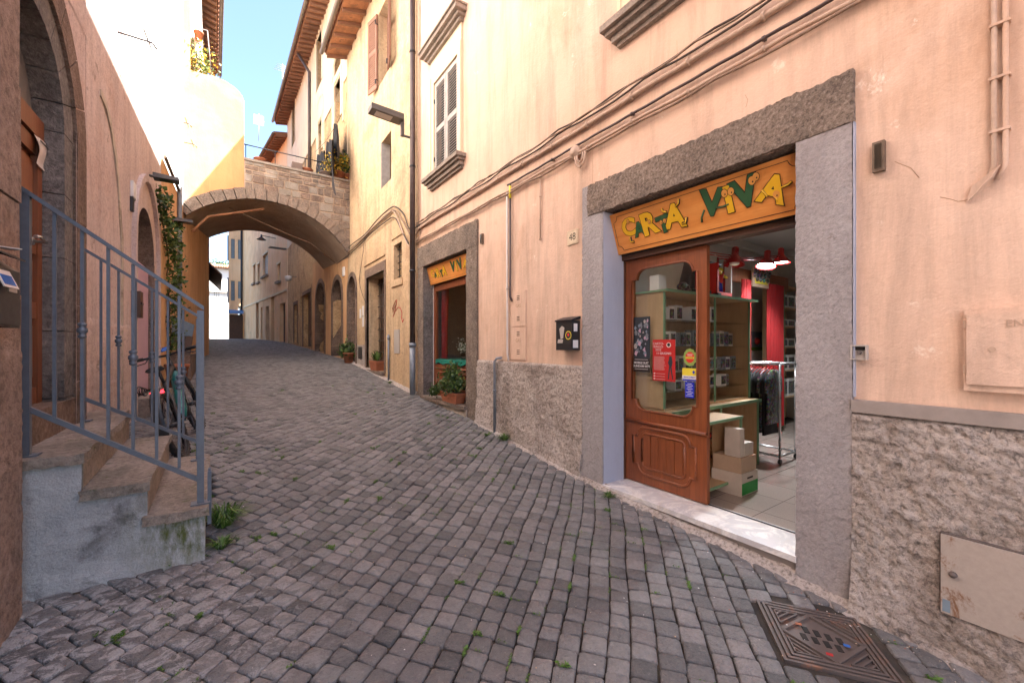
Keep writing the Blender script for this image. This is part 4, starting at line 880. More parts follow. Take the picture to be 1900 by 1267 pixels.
F7 = Fr((-.74, 16.52, 0), (-.33, 17, 0), (1, .02, 0)); mb = MB().mat('orange_plaster'); wallsheet(mb, F7, 0, 17, -1, 7.5, [(8, 9, 1, 2.6)], .2); mb.face([F7(17, 0, -1), F7(17, -6, -1), F7(17, -6, 7.5), F7(17, 0, 7.5)]); mb.build('wall', b7)
m = MB().mat('dark_wood').hexa([F7(8, 0, 4.0), F7(15, 0, 4.0), F7(15, .62, 3.35), F7(8, .62, 3.35), F7(8, 0, 4.1), F7(15, 0, 4.1), F7(15, .62, 3.45), F7(8, .62, 3.45)]); m.build('lean_to_roof', b7); eave(b7, F7, 0, 17, 7.5, .4, .3, 5)
darkback(b7, F7, (8, 9, 1, 2.6), .2)

# ================================================================ WEST SIDE
FLa = Fr((-.95, 0, 0), (0, 1, 0), (1, 0, 0))
ZT = 11.0
wl = thing('portal_house', 'pink plastered house on the left with the dark stone arched portal', 'building', (-1.5, 4, -1.3))
# pier nearest the camera
m = MB().mat('pier_stone'); z = -1.7; k = 0
rs_ = random.Random(4)
while z < 6:
    h = rs_.uniform(.42, .6); m.box(-1.6, -.862 + rs_.uniform(-.004, .004), 2.05, 3.10 + rs_.uniform(-.004, .004), z + .004, z + h - .004); z += h
m.build('portal_pier', wl, bevel=.012, jit=.006)
m = MB().mat('pier_stone').box(-1.6, -.85, -1.0, 2.04, -1.9, 6.0); m.build('portal_pier', wl, bevel=.01)
rough_band('pier_foot', 'pier_stone', wl, Fr((-.862, 0, 0), (0, 1, 0), (1, 0, 0)), 2.0, 3.095, -1.75, -.02, .006, .006, .022)
# jamb stones and round arch of the portal
YS0, YS1, ZS = 3.12, 4.26, 1.52
m = MB().mat('grey_stone')
for z0, z1 in ((-1.0, -.38), (-.38, .1), (.1, .62), (.62, 1.08), (1.08, ZS)): m.box(-1.35, -.975, YS1, YS1 + .20, z0 + .003, z1 - .003)
m.build('portal_jamb', wl, bevel=.02, seg=2, jit=.003)
m = MB().mat('brown_stone')
for z0, z1 in ((-1.0, -.28), (-.28, .3), (.3, .95), (.95, ZS + .1)): m.box(-1.3, -.952, YS1 + .20, YS1 + .44, z0 + .003, z1 - .003)
m.build('portal_jamb', wl, bevel=.012, jit=.003)
I = arch_pts(YS0, YS1, ZS, 18)
def ring_blocks(mb, w0, w1, x0, x1, n=11):
    c = (YS0 + YS1) / 2; r = (YS1 - YS0) / 2
    for i in range(n):
        a, b = PI * i / n + .006, PI * (i + 1) / n - .006; mid = (a + b) / 2
        P = lambda rr, t, x: (x, c + rr * math.cos(t), ZS + rr * math.sin(t))
        for (t0, t1) in ((a, mid), (mid, b)):
            mb.hexa([P(r + w0, t0, x0), P(r + w1, t0, x0), P(r + w1, t0, x1), P(r + w0, t0, x1), P(r + w0, t1, x0), P(r + w1, t1, x0), P(r + w1, t1, x1), P(r + w0, t1, x1)])
m = MB().mat('grey_stone'); ring_blocks(m, 0, .20, -1.35, -.975, 9); m.build('portal_arch', wl, jit=.003)
m = MB().mat('brown_stone'); ring_blocks(m, .20, .44, -1.3, -.952, 9); m.build('portal_arch', wl, jit=.003)
m = MB().mat('brown_stone').box(-1.35, -.96, YS0 - .3, YS1 + .2, -1.2, -.40); m.build('door_sill', wl, bevel=.012)
# the panelled door
m = MB().mat('portal_wood').box(-1.17, -1.12, YS0 - .1, YS1, -.40, 1.42); pd = m.build('portal_door', wl)
m = MB().mat('portal_wood').box(-1.18, -1.075, YS0 - .1, YS1, 1.42, 1.56).box(-1.12, -1.085, 4.18, YS1, -.4, 1.42).box(-1.12, -1.09, 3.62, 3.70, -.4, 1.42)
for z in (-.40, .18, .62, 1.30): m.box(-1.12, -1.092, YS0 - .1, YS1 - .08, z, z + .11)
m.build('door_rail', pd, bevel=.008)
m = MB().mat('portal_wood')
for z0, z1 in ((-.26, .15), (.32, .59), (.76, 1.27)):
    m.box(-1.12, -1.098, 3.76, 4.14, z0 + .04, z1 - .02); m.box(-1.12, -1.098, YS0, 3.58, z0 + .04, z1 - .02)
m.build('door_panel', pd, bevel=.018)
MB().mat('steel').tube([(-1.09, 4.11, .70), (-1.03, 4.11, .70), (-1.03, 4.02, .715), (-1.03, 3.93, .70)], .011, 8).tube([(-1.093, 4.11, .70), (-1.085, 4.11, .70)], .026, 12).build('handle', pd)
MB().mat('tympanum').box(-1.16, -1.13, YS0 - .1, YS1, 1.56, 2.2).build('tympanum', wl)
m = MB().mat('paper'); G = []
pa, pb = onX(62, 246, -1.08), onX(82, 320, -1.08)
for j in range(9):
    f = j / 8; row = []
    for i in range(4):
        a = i / 3; row.append(m.bm.verts.new((-1.083 + .02 * math.sin(f * 4 + a) + .03 * f * f, pa.y + .005 + (pb.y - pa.y) * a + .02 * math.sin(f * 3), pa.z + (pb.z - pa.z) * f + .0 * a)))
    G.append(row)
for j in range(8):
    for i in range(3): q = m.bm.faces.new((G[j][i], G[j][i + 1], G[j + 1][i + 1], G[j + 1][i])); q.smooth = True
nt_ = m.build('notice_sheet'); tag(nt_, 'curling white paper notice taped to the brown portal door', 'notice'); ORG[nt_.name] = V(nt_.location)
m = MB().mat('ink')
for q in range(9): m.fbox(FLa, pa.y + .03, pa.y + .03 + (pb.y - pa.y) * (.75 if q == 0 else random.uniform(.3, .6)), -.118 + .012, -.116 + .012 + q * .001, pa.z - .03 - (pa.z - pb.z) * .09 * q - (.012 if q == 0 else .004), pa.z - .03 - (pa.z - pb.z) * .09 * q) if q in (0,) else None
m.build('printed_line', nt_)

# main wall north of the portal
FLb = Fr((-1.07, 4.66, 0), ((-1.0) - (-1.07), 9.6 - 4.66, 0), (1, 0, 0)); FLb.out = V((1, -.0142, 0)).normalized()
HP = [FLb.cut(252, 600)[0], FLb.cut(286, 600)[0]]; HPd = (HP[0], HP[1], -.72, 2.02)
m = MB().mat('pink_plaster'); wallsheet(m, FLb, -.02, 4.94, -1.6, 3.75, [HPd], .32)
m.face([(-.955, 4.70, -1.6), (-1.08, 4.70, -1.6), (-1.08, 4.70, ZT), (-.955, 4.70, ZT)])
m.face([(-.955, 2.0, 2.4 + .1), (-.955, 4.70, 2.5), (-.955, 4.70, ZT), (-.955, 2.0, ZT)]); m.face([(-.955, YB, -2.6), (-.955, 2.06, -2.6), (-.955, 2.06, ZT), (-.955, YB, ZT)]); m.face([(-.955, YB, -2.6), (-.955, YB, ZT), (-8, YB, ZT), (-8, YB, -2.6)])
m.face([(-.9575, 4.45, -1.6), (-.9575, 4.70, -1.6), (-.9575, 4.70, 2.5), (-.9575, 4.45, 2.5)])
m.build('wall', wl)
# plaster spandrel round the portal arch
m = MB().mat('pink_plaster'); I2 = arch_pts(YS0 - .42, YS1 + .42, ZS, 18, .57 + .42)
for i in range(18): m.face([(-.958, I2[i][0], I2[i][1]), (-.958, I2[i + 1][0], I2[i + 1][1]), (-.958, I2[i + 1][0], 2.55), (-.958, I2[i][0], 2.55)])
m.build('wall_infill', wl)
m = MB().mat('sunlit_white_plaster'); FLt = FLb; wtri = [(2.6, 3.15, 5.4, 6.6), (.9, 1.5, 5.6, 6.9), (3.9, 4.4, 5.6, 6.4)]  # same wall above the shadow line, its sunlit white put into the colour
wallsheet(m, FLb, -.02, 4.94, 3.75, ZT, wtri, .3); m.build('upper_wall', wl)
for h in wtri: darkback(wl, FLb, h, .28, 'shutter_wood', 'window')
# roof of the west range (kept low so the sun reaches the wall below it)
MB().mat('roof_tile').hexa([(-7, YB, ZT), (-.7, YB, ZT), (-.7, 9.6, ZT), (-7, 9.6, ZT), (-7, YB, ZT + .6), (-.7, YB, ZT + .1), (-.7, 9.6, ZT + .1), (-7, 9.6, ZT + .6)]).build('roof', wl)
# worn outline of a walled-up arch
m = MB().mat('old_lime'); c0, z0_ = FLb.cut(185, 166); s1_, _ = FLb.cut(226, 400)
R_ = s1_ - c0 + .02
for i in range(16):
    a, b = PI / 2 * i / 16, PI / 2 * (i + 1) / 16; zc = .75; rz = z0_ - zc
    P = lambda rr, t, dd: FLb(c0 + (R_ - rr) * math.cos(t), dd, zc + (rz - rr) * math.sin(t))
    m.hexa([P(0, a, 0), P(.07, a, 0), P(.07, a, .012), P(0, a, .016), P(0, b, 0), P(.07, b, 0), P(.07, b, .012), P(0, b, .016)])
m.fbox(FLb, s1_ - .05, s1_ + .02, 0, .014, -1.0, .75); m.build('blind_arch', wl, jit=.008)
# bared masonry low on the wall
rough_band('bare_masonry', 'pink_plaster', wl, FLb, .05, 2.3, -1.3, .25, .008, .02, .03)
# pink door in its arch
m = MB().mat('pink_plaster'); arch_surround(m, FLb, HP[0] - .18, HP[1] + .22, -1.0, 1.35, .10, 0, .05, rise=1.06); m.build('door_surround', wl)
m = MB().mat('brown_stone'); zsP = 2.02 - (HP[1] - HP[0]) / 2; arch_surround(m, FLb, HP[0] + .002, HP[1] - .002, -.72, zsP, .0001, -.30, .0)
m.bm.free(); m = MB().mat('pink_plaster'); spandrel_fill(m, FLb, HP[0], HP[1], zsP, 2.02, 0.002); m.build('wall_infill', wl)
m = MB().mat('brown_stone'); I = arch_pts(HP[0] + .004, HP[1] - .004, zsP, 14)
for i in range(14): m.face([FLb(I[i][0], 0, I[i][1]), FLb(I[i + 1][0], 0, I[i + 1][1]), FLb(I[i + 1][0], -.32, I[i + 1][1]), FLb(I[i][0], -.32, I[i][1])])
m.fbox(FLb, HP[1] - .02, HP[1] - .002, -.32, .006, -.72, zsP); m.build('door_reveal', wl)
m = MB().mat('pink_door').fbox(FLb, HP[0], HP[1], -.12, -.07, -.72, 1.22); pdr = m.build('pink_door', wl)
MB().mat('white').fbox(FLb, HP[0], HP[0] + .10, -.07, -.05, -.70, 1.22).build('door_trim', pdr); MB().mat('tympanum').fbox(FLb, HP[0], HP[1], -.345, -.305, 1.22, 2.03).build('door_overpanel', pdr)
MB().mat('tread_stone').fbox(FLb, HP[0] - .12, HP[1] + .1, -.3, .22, -1.05, -.72).build('door_step', wl, bevel=.015)

ol = thing('orange_house', 'orange plastered house on the left between the ivy and the archway', 'building', (-1.4, 11, -.7))
FLc = Fr((-1.0, 9.6, 0), (.07, 3.3, 0), (1, -.02, 0)); FLd = Fr((-.93, 12.9, 0), (.39, 3.62, 0), (1, -.108, 0))
m = MB().mat('orange_plaster'); wallsheet(m, FLc, 0, 3.31, -1.5, 3.4, [], 0); wallsheet(m, FLd, 0, 3.65, -1.2, 4.0, [], 0); p_ = FLd(3.65, 0, 0); m.face([(p_.x, p_.y, -1), (p_.x - 1.5, p_.y, -1), (p_.x - 1.5, p_.y, 4), (p_.x, p_.y, 4)]); m.build('wall', ol)
m = MB().mat('sunlit_white_plaster'); wt2 = [(.9, 1.4, 6.3, 7.3)]; wallsheet(m, FLc, 0, 3.31, 3.4, ZT + 4, wt2, .3); m.build('upper_wall', ol); darkback(ol, FLc, wt2[0], .28, 'shutter_wood', 'window')  # orange wall continues upward, whitened in colour where the sun strikes it
MB().mat('roof_tile').hexa([(-7, 9.6, ZT + 4), (-.85, 9.6, ZT + 4), (-.85, 13.2, ZT + 4), (-7, 13.2, ZT + 4), (-7, 9.6, ZT + 4.5), (-.85, 9.6, ZT + 4.1), (-.85, 13.2, ZT + 4.1), (-7, 13.2, ZT + 4.5)]).build('roof', ol)
# plain gable that stands on the left haunch of the arch, curved top
YA = 12.9
out = [(-.93, 3.36), (-.93, 15.0), (-.80, 15.0), (-.80, 7.0)]
cvp = [onY(u, v, YA) for u, v in ((352, 130), (375, 137), (400, 143), (418, 151), (432, 160), (442, 169), (449, 178), (453, 188))]
out += [(p.x, p.z) for p in cvp]; out[3] = (-.80, out[4][1] + .05)
XR, ZP = onY(453, 300, YA).x, 4.93
ACX, ACZ, AR, RT = .85, 1.46, 2.44, .28
def zin(x): return ACZ + math.sqrt(max(0, AR * AR - (x - ACX) ** 2))
def zout(x): return ACZ + math.sqrt(max(0, (AR + RT) ** 2 - (x - ACX) ** 2))
n = 14; xs = [XR + (-.93 - XR) * i / n for i in range(n + 1)]
topz = lambda x: next(((out[i][1] + (out[i + 1][1] - out[i][1]) * (x - out[i][0]) / (out[i + 1][0] - out[i][0])) for i in range(3, len(out) - 1) if out[i][0] <= x <= out[i + 1][0] and out[i + 1][0] > out[i][0]), 15.0 if x < -.8 else out[-1][1])
m = MB().mat('gable_plaster'); xs = sorted(set(xs + [p[0] for p in out[3:]] + [-.8001]))
for a, b in zip(xs, xs[1:]):
    ta, tb = topz(a), topz(b)
    if a < -.80 - 1e-6 or b <= -.80: ta = tb = 15.0
    za, zb = zout(a), zout(b)
    m.hexa([(a, YA, za), (b, YA, zb), (b, YA + .3, zb), (a, YA + .3, za), (a, YA, ta), (b, YA, tb), (b, YA + .3, tb), (a, YA + .3, ta)])
m.build('gable_wall', ol)
# set-back upper floor with the tiled eave on the skyline
b8 = thing('terrace_house', 'white upper storey with tiled eave rising behind the curved gable', 'building', (-1, 16, 4.7))
F8 = Fr((-.62, 13.25, 0), (-.17, 6.8, 0), (1, .025, 0)); m = MB().mat('sunlit_white_plaster'); wallsheet(m, F8, 0, 6.6, 4.6, 10.5, [(1.2, 2.0, 5.2, 7.2)], .2); m.face([F8(0, 0, 4.6), F8(0, -.2, 4.6), F8(0, -.2, 10.5), F8(0, 0, 10.5)]); m.face([F8(6.6, 0, 4.6), F8(6.6, -4, 4.6), F8(6.6, -4, 10.5), F8(6.6, 0, 10.5)]); m.build('wall', b8)
darkback(b8, F8, (1.2, 2.0, 5.2, 7.2), .15); eave(b8, F8, .2, 6.6, 10.7, .38, .25, 4, raf=.3, rw=.09)

# ================================================================ the archway
ar = thing('stone_archway', 'flying stone arch with block masonry parapet spanning the street', 'archway', (1.0, 14.7, 2.6))
m = MB().mat('bridge_block'); N_ = 25
t0 = math.acos((3.0 - ACX) / (AR + .14)) - .02; t1 = PI - math.acos((ACX + .93) / (AR + .14)) + .02
rs_ = random.Random(2); cuts = [t0]
while cuts[-1] < t1 - .05: cuts.append(min(t1, cuts[-1] + rs_.uniform(.075, .12)))
for a, b in zip(cuts, cuts[1:]):
    a_, b_ = a + .004, b - .004; pr = rs_.uniform(.034, .050); ro = AR + RT + rs_.uniform(-.02, .012)
    P = lambda rr, t, y: (ACX + rr * math.cos(t), y, ACZ + rr * math.sin(t))
    m.hexa([P(AR, a_, YA + .1), P(ro, a_, YA + .1), P(ro, a_, YA - pr), P(AR, a_, YA - pr), P(AR, b_, YA + .1), P(ro, b_, YA + .1), P(ro, b_, YA - pr), P(AR, b_, YA - pr)])
m.build('arch_ring', ar, bevel=.014, jit=.006)
m = MB().mat('mortar')
xs = [XR + (3.0 - XR) * i / 20 for i in range(21)]
for a, b in zip(xs, xs[1:]): m.hexa([(a, YA + .005, zin(a) + .05), (b, YA + .005, zin(b) + .05), (b, YA + .3, zin(b) + .05), (a, YA + .3, zin(a) + .05), (a, YA + .005, ZP - .06), (b, YA + .005, ZP - .06), (b, YA + .3, ZP - .06), (a, YA + .3, ZP - .06)])
m.build('spandrel_mortar', ar)
m = MB().mat('bridge_block'); z = 3.0; rs_ = random.Random(11)
while z < ZP - .12:
    h = rs_.uniform(.17, .27) if z < 4.5 else rs_.uniform(.09, .14); x = XR + .01
    while x < 2.98:
        w_ = min(rs_.uniform(.16, .36), 2.99 - x)
        x2 = x + w_
        if w_ > .07 and z > max(zin(x), zin(x2)) + .04 and z + h > min(zout(x), zout(x2)) and z + h < ZP - .03:
            a, b, c, d = [rs_.uniform(.008, .022) for _ in range(4)]; pr = rs_.uniform(.008, .022); e = [rs_.uniform(-.012, .012) for _ in range(4)]
            m.mat(rs_.choice(('bridge_block', 'bridge_block', 'brown_stone', 'tread_stone')))
            m.hexa([(x + a, YA - pr, z + .01 + b + e[0]), (x2 - c, YA - pr, z + .01 + d + e[1]), (x2 - c, YA + .05, z + .01 + d), (x + a, YA + .05, z + .01 + b), (x + b, YA - pr, z + h - .01 + e[2]), (x2 - d, YA - pr, z + h - .01 + e[3]), (x2 - d, YA + .05, z + h - .01), (x + b, YA + .05, z + h - .01)])
        x = x2
    z += h
m.build('spandrel_blocks', ar, bevel=.018, seg=2, jit=.010)
m = MB().mat('tread_stone').box(XR, 3.0, YA - .05, YA + .34, ZP - .06, ZP); m.build('parapet_cap', ar, bevel=.01, jit=.004)
m = MB().mat('vault_stone'); nn_ = 30; xs = [-1.0 + 4.0 * i / nn_ for i in range(nn_ + 1)]
ys = [YA + .02 + 3.58 * j / 8 for j in range(9)]
G = [[m.bm.verts.new((x, y, zin(x) + .012 * noise.noise(V((x * 3, y * 3, 0))))) for x in xs] for y in ys]
for j in range(8):
    for i in range(nn_): q = m.bm.faces.new((G[j][i], G[j][i + 1], G[j + 1][i + 1], G[j + 1][i])); q.smooth = True
m.build('vault', ar)
m = MB().mat('mortar')
for a, b in zip(xs, xs[1:]): m.hexa([(a, 16.3, zin(a) + .02), (b, 16.3, zin(b) + .02), (b, 16.6, zin(b) + .02), (a, 16.6, zin(a) + .02), (a, 16.3, 4.7), (b, 16.3, 4.7), (b, 16.6, 4.7), (a, 16.6, 4.7)])
m.build('back_wall', ar)
MB().mat('tread_stone').box(-1.2, 2.99, YA + .3, 16.3, 4.45, 4.55).build('terrace_floor', ar)
# iron railing on the parapet
m = MB().mat('dark_metal'); m.tube([(XR, YA + .15, ZP + .42), (2.96, YA + .15, ZP + .42)], .014, 6)
for x in (XR + .04, 1.05, 1.8, 2.5, 2.94): m.tube([(x, YA + .15, ZP), (x, YA + .15, ZP + .42)], .012, 6)
tag(m.build('iron_railing'), 'thin iron handrail along the top of the stone archway', 'railing')
# beam and cable under the vault
tag(MB().mat('soffit').tube([onY(357, 430, 12.95), onY(386, 402, 13.1), onY(490, 388, 13.2)], .035, 6).build('vault_pipe'), 'orange painted pipe crossing under the stone arch', 'pipe')
tag(MB().mat('cable_tan').tube([(0.0, 13.6, 3.75), (.7, 13.8, 3.55), (1.4, 14.0, 3.35), (2.1, 14.2, 3.2), (2.9, 14.6, 2.75)], .016, 5).build('sagging_cable'), 'thin cable sagging across the underside of the stone vault', 'cable')

# ================================================================ steps and railings by the portal
st = thing('stone_steps', 'three rendered stone steps with mossy blue-grey side below the portal', 'steps', (-.5, 4.0, -1.35))
dx_ = -.028   # the flight is turned a little off the street
def sx(x, y): return x + dx_ * (y - 3.25)
def slab(m, x0, x1, y0, y1, z0, z1): return m.hexa([(sx(x0, y0), y0, z0), (sx(x1, y0), y0, z0), (sx(x1, y1), y1, z0), (sx(x0, y1), y1, z0), (sx(x0, y0), y0, z1), (sx(x1, y0), y0, z1), (sx(x1, y1), y1, z1), (sx(x0, y1), y1, z1)])
TR = [(-.96, -.66, -.60), (-.68, -.385, -.805), (-.42, -.105, -1.015)]
def side_mesh():
    # rendered flank with real unevenness
    m = MB().mat('mossy_render'); xs = np.linspace(-.955, -.125, 46); G = []
    def top(x): return -.655 if x < -.675 else (-.86 if x < -.40 else -1.07)
    for xa, xb, zt in ((-.955, -.675, -.655), (-.675, -.40, -.86), (-.40, -.125, -1.07)):
        G = []; zb = gz(3.2) - .12
        for i in range(17):
            x = xa + (xb - xa) * i / 16; row = []; nz = int((zt - zb) / .022)
            for j in range(nz + 1):
                z = zt - .022 * j if j < nz else zb; p = V((x, 3.23, z)); n_ = noise.noise(p * 14) * .006 + noise.noise(p * 4) * .012
                row.append(m.bm.verts.new((x, 3.235 + n_ - .03 * max(0, 1 - (z - zb) / .22), z)))
            G.append(row)
        for i in range(16):
            for j in range(len(G[0]) - 1): q = m.bm.faces.new((G[i][j], G[i + 1][j], G[i + 1][j + 1], G[i][j + 1])); q.smooth = True
    bmesh.ops.remove_doubles(m.bm, verts=m.bm.verts, dist=.0004)
    return m.build('rendered_side', st)
side_mesh()
m = MB().mat('tread_stone'); slab(m, -1.0, -.675, 3.27, 4.80, -1.6, -.655); slab(m, -.675, -.40, 3.27, 4.78, -1.6, -.86); slab(m, -.40, -.128, 3.27, 4.70, -1.6, -1.07); m.build('riser_core', st)
m = MB().mat('mossy_render'); m.face([(-.125, 3.24, -1.6), (sx(-.125, 4.7), 4.7, -1.6), (sx(-.125, 4.7), 4.7, -1.07), (-.125, 3.24, -1.07)]); m.build('rendered_side', st)
for x0, x1, z in TR:
    m = MB().mat('step_stone')
    for a, b in ((3.20, 3.95), (3.955, 4.02), (4.025, 4.82 if x0 < -.9 else 4.76)): slab(m, x0 if x0 < -.9 else x0 - .0, x1, a, b, z - .055, z)
    m.build('tread', st, sub=.03, jit=.006)
m = MB().mat('tread_stone'); slab(m, -1.08, -.72, 4.82, 5.25, -1.3, -.605); m.build('landing_stone', st, bevel=.015, jit=.006)

def railing(y, xa, xb, za0, za1, zb0, zb1, label, thin=1.0, knobs=(1, 3, 5), n=6, post2=True):
    t = thing('stair_railing', label, 'railing', (xa, y, za1)); k = thin
    def bar(m, x0, z0, x1, z1, h, w_): m.hexa([(x0, y - w_, z0 - h), (x1, y - w_, z1 - h), (x1, y + w_, z1 - h), (x0, y + w_, z0 - h), (x0, y - w_, z0 + h), (x1, y - w_, z1 + h), (x1, y + w_, z1 + h), (x0, y + w_, z0 + h)])
    for x, z0, z1 in ((xa, za1, za0 - .015), (xb, zb1, zb0 - .015)):
        m = MB().mat('rail_paint').box(x - .018 * k, x + .018 * k, y - .018 * k, y + .018 * k, z0, z1); m.box(x - .05, x + .05, y - .04, y + .04, z0, z0 + .008); m.build('post', t, bevel=.003)
    m = MB().mat('rail_paint'); bar(m, xa - .018 * k, za0, xb + .018 * k, zb0, .013, .025 * k); m.build('handrail', t, bevel=.004)
    ba, bb = za0 - 1.19, zb0 - 1.09
    m = MB().mat('rail_paint'); bar(m, xa + .018 * k, ba, xb - .018 * k, bb, .016, .011 * k); m.build('bottom_rail', t, bevel=.002)
    for i in range(n):
        f = (i + 1) / (n + 1); x = xa + (xb - xa) * f; z1 = za0 + (zb0 - za0) * f - .012; z0 = ba + (bb - ba) * f + .012
        m = MB().mat('rail_paint').box(x - .0075, x + .0075, y - .0075, y + .0075, z0, z1); bl = m.build('baluster', t, bevel=.0015)
        if i in knobs:
            zc = z0 + (z1 - z0) * .50; m = MB().mat('rail_paint')
            m.lathe((x, y, zc), [(.009, -.05), (.019, -.045), (.019, -.032), (.011, -.026), (.024, -.012), (.024, .006), (.012, .016), (.020, .024), (.020, .036), (.009, .042)], 12); m.build('collar', bl)
    return t
railing(3.30, -.90, -.150, .84, -.60, .235, -1.015, 'blue-grey iron stair railing nearest the camera with ringed balusters')
railing(4.56, -.945, -.225, .765, -.60, .245, -1.015, 'second iron stair railing on the far side of the steps', .8)
tag(MB().mat('rail_paint').box(-.115, -.095, 3.30, 3.34, -1.16, -.82).box(-.112, -.098, 3.31, 3.33, -.82, -.80).build('gate_stop', None, bevel=.003), 'short grey metal stop fixed beside the lowest stair post', 'bracket')

# ================================================================ letter boxes on the near pier
lb = thing('letter_boxes', 'dark pair of metal letter boxes with open lids on the near stone pier', 'letter box', (-.86, 2.5, .06))
for y0 in (2.22, 2.49):
    m = MB().mat('box_grey'); x0, x1 = -.86, -.765; z0, z1 = .075, .35
    m.hexa([(x0, y0, z0), (x1, y0, z0), (x1, y0 + .25, z0), (x0, y0 + .25, z0), (x0, y0, z1 + .05), (x1, y0, z1 - .03), (x1, y0 + .25, z1 - .03), (x0, y0 + .25, z1 + .05)])
    b = m.build('box_body', lb, bevel=.004)
    m = MB().mat('box_grey'); m.hexa([(x0 + .003, y0 - .008, z1 + .06), (x1 + .015, y0 - .008, z1 + .02), (x1 + .015, y0 + .258, z1 + .02), (x0 + .003, y0 + .258, z1 + .06), (x0 + .003, y0 - .008, z1 + .068), (x1 + .015, y0 - .008, z1 + .028), (x1 + .015, y0 + .258, z1 + .028), (x0 + .003, y0 + .258, z1 + .068)]); m.build('lid', b)
    MB().mat('painted_metal').box(x1, x1 + .004, y0 + .13, y0 + .21, .225, .262).build('name_plate', b)
    MB().mat('dark_room').box(x1, x1 + .003, y0 + .12, y0 + .21, .125, .14).build('keyhole_slot', b)
    MB().mat('box_grey').box(x1 + .0005, x1 + .006, y0 + .012, y0 + .238, .085, .20).build('door_flap', b)
def mag(cx, cy_, cz, rot, tilt, mt1, mt2, label, k_=.55):
    m = MB(); R = Matrix.Translation((cx, cy_, cz)) @ Matrix.Scale(k_, 4) @ Matrix.Rotation(rot, 4, 'Z') @ Matrix.Rotation(tilt, 4, 'X')
    for k, (mt, z) in enumerate(((mt1, 0), ('paper', .004), (mt2, .006))):
        m.mat(mt); e = .0 if k < 2 else .02
        m.hexa([R @ V(q) for q in ((-.10 + e, -.07 + e, z), (.10 - e, -.07 + e, z), (.10 - e, .07 - e * 2, z), (-.10 + e, .07 - e * 2, z), (-.10 + e, -.07 + e, z + .003), (.10 - e, -.07 + e, z + .003), (.10 - e, .07 - e * 2, z + .003), (-.10 + e, .07 - e * 2, z + .003))])
    return tag(m.build('magazine'), label, 'magazine')
mag(-.80, 2.66, .412, .5, .05, 'paper', 'poster_grey', 'white printed leaflet lying on top of the letter box lid')
mag(-.752, 2.56, .27, 1.5, 1.2, 'paper', 'phone_blue', 'bright blue flyer stuffed in the letter box slot')

# ================================================================ the bicycle
bk = thing('mountain_bike', 'teal and black mountain bike leaning behind the steps with a red rear light', 'bicycle', (-.40, 5.15, gz(5.2)))
Zb = gz(5.3)
BM = Matrix.Translation((-.35, 5.20, Zb - .02)) @ Matrix.Rotation(math.radians(90 - 4), 4, 'Z') @ Matrix.Rotation(math.radians(3.5), 4, 'Y').inverted() @ Matrix.Rotation(math.radians(-17), 4, 'X')
B = lambda x, y, z: BM @ V((x, y, z))
def wheel(cx, nm):
    m = MB().mat('rubber'); R = .335; pts = [B(cx + R * math.cos(a * PI / 20), 0, .365 + R * math.sin(a * PI / 20)) for a in range(41)]; m.tube(pts, .030, 8, False)
    for a in range(0, 80):
        t = a * 2 * PI / 80; s_ = (-.018 if a % 2 else .018); q = [B(cx + (R + .034) * math.cos(t) + dxx, s_ + dyy, .365 + (R + .034) * math.sin(t) + dzz) for dxx, dyy, dzz in ((-.008, -.008, -.008), (.008, -.008, -.008), (.008, .008, -.008), (-.008, .008, -.008), (-.008, -.008, .006), (.008, -.008, .006), (.008, .008, .006), (-.008, .008, .006))]; m.hexa(q)
    wh = m.build(nm, bk); m = MB().mat('dark_metal'); r = .30; m.tube([B(cx + r * math.cos(a * PI / 16), 0, .365 + r * math.sin(a * PI / 16)) for a in range(33)], .012, 6, False); m.build('rim', wh)
    m = MB().mat('spoke')
    for a in range(16): t = a * PI / 8; m.tube([B(cx, .02 if a % 2 else -.02, .365), B(cx + r * math.cos(t), 0, .365 + r * math.sin(t))], .0015, 4)
    m.build('spokes', wh); m = MB().mat('black_plastic').tube([B(cx, -.05, .365), B(cx, .05, .365)], .022, 10); m.build('hub', wh)
    m = MB().mat('steel').tube([B(cx, .03, .365), B(cx, .032, .365)], .09, 20); m.build('brake_disc', wh)
wheel(0, 'wheel'); wheel(1.16, 'wheel')
m = MB().mat('teal_paint')
m.tube([B(.44, 0, .34), B(.62, 0, .42), B(.88, 0, .72), B(.93, 0, .80)], [.045, .05, .045, .035], 10); m.mat('black_plastic').tube([B(.34, 0, .72), B(.60, 0, .78), B(.92, 0, .86)], [.018, .02, .026], 10); m.tube([B(.44, 0, .34), B(.36, 0, .56), B(.33, 0, .76)], .018, 8)
for s_ in (-.055, .055): m.tube([B(0, s_, .365), B(.2, s_ * .8, .36), B(.44, s_ * .4, .34)], .014, 6); m.tube([B(0, s_, .365), B(.18, s_ * .8, .56), B(.34, 0, .70)], .012, 6)
m.build('frame', bk)
m = MB().mat('black_plastic')
for s_ in (-.065, .065): m.tube([B(1.16, s_, .365), B(1.02, s_, .70)], .018, 8)
m.tube([B(1.02, -.075, .70), B(1.02, .075, .70)], .022, 8); m.tube([B(1.02, 0, .70), B(.92, 0, .95)], .022, 8); m.build('fork', bk)
m = MB().mat('black_plastic').tube([B(.92, 0, .95), B(.97, 0, 1.0)], .02, 8); m.tube([B(.86, -.30, 1.03), B(.93, -.16, 1.02), B(.97, 0, 1.0), B(.93, .16, 1.02), B(.86, .30, 1.03)], .013, 8)
hb = m.build('handlebar', bk)
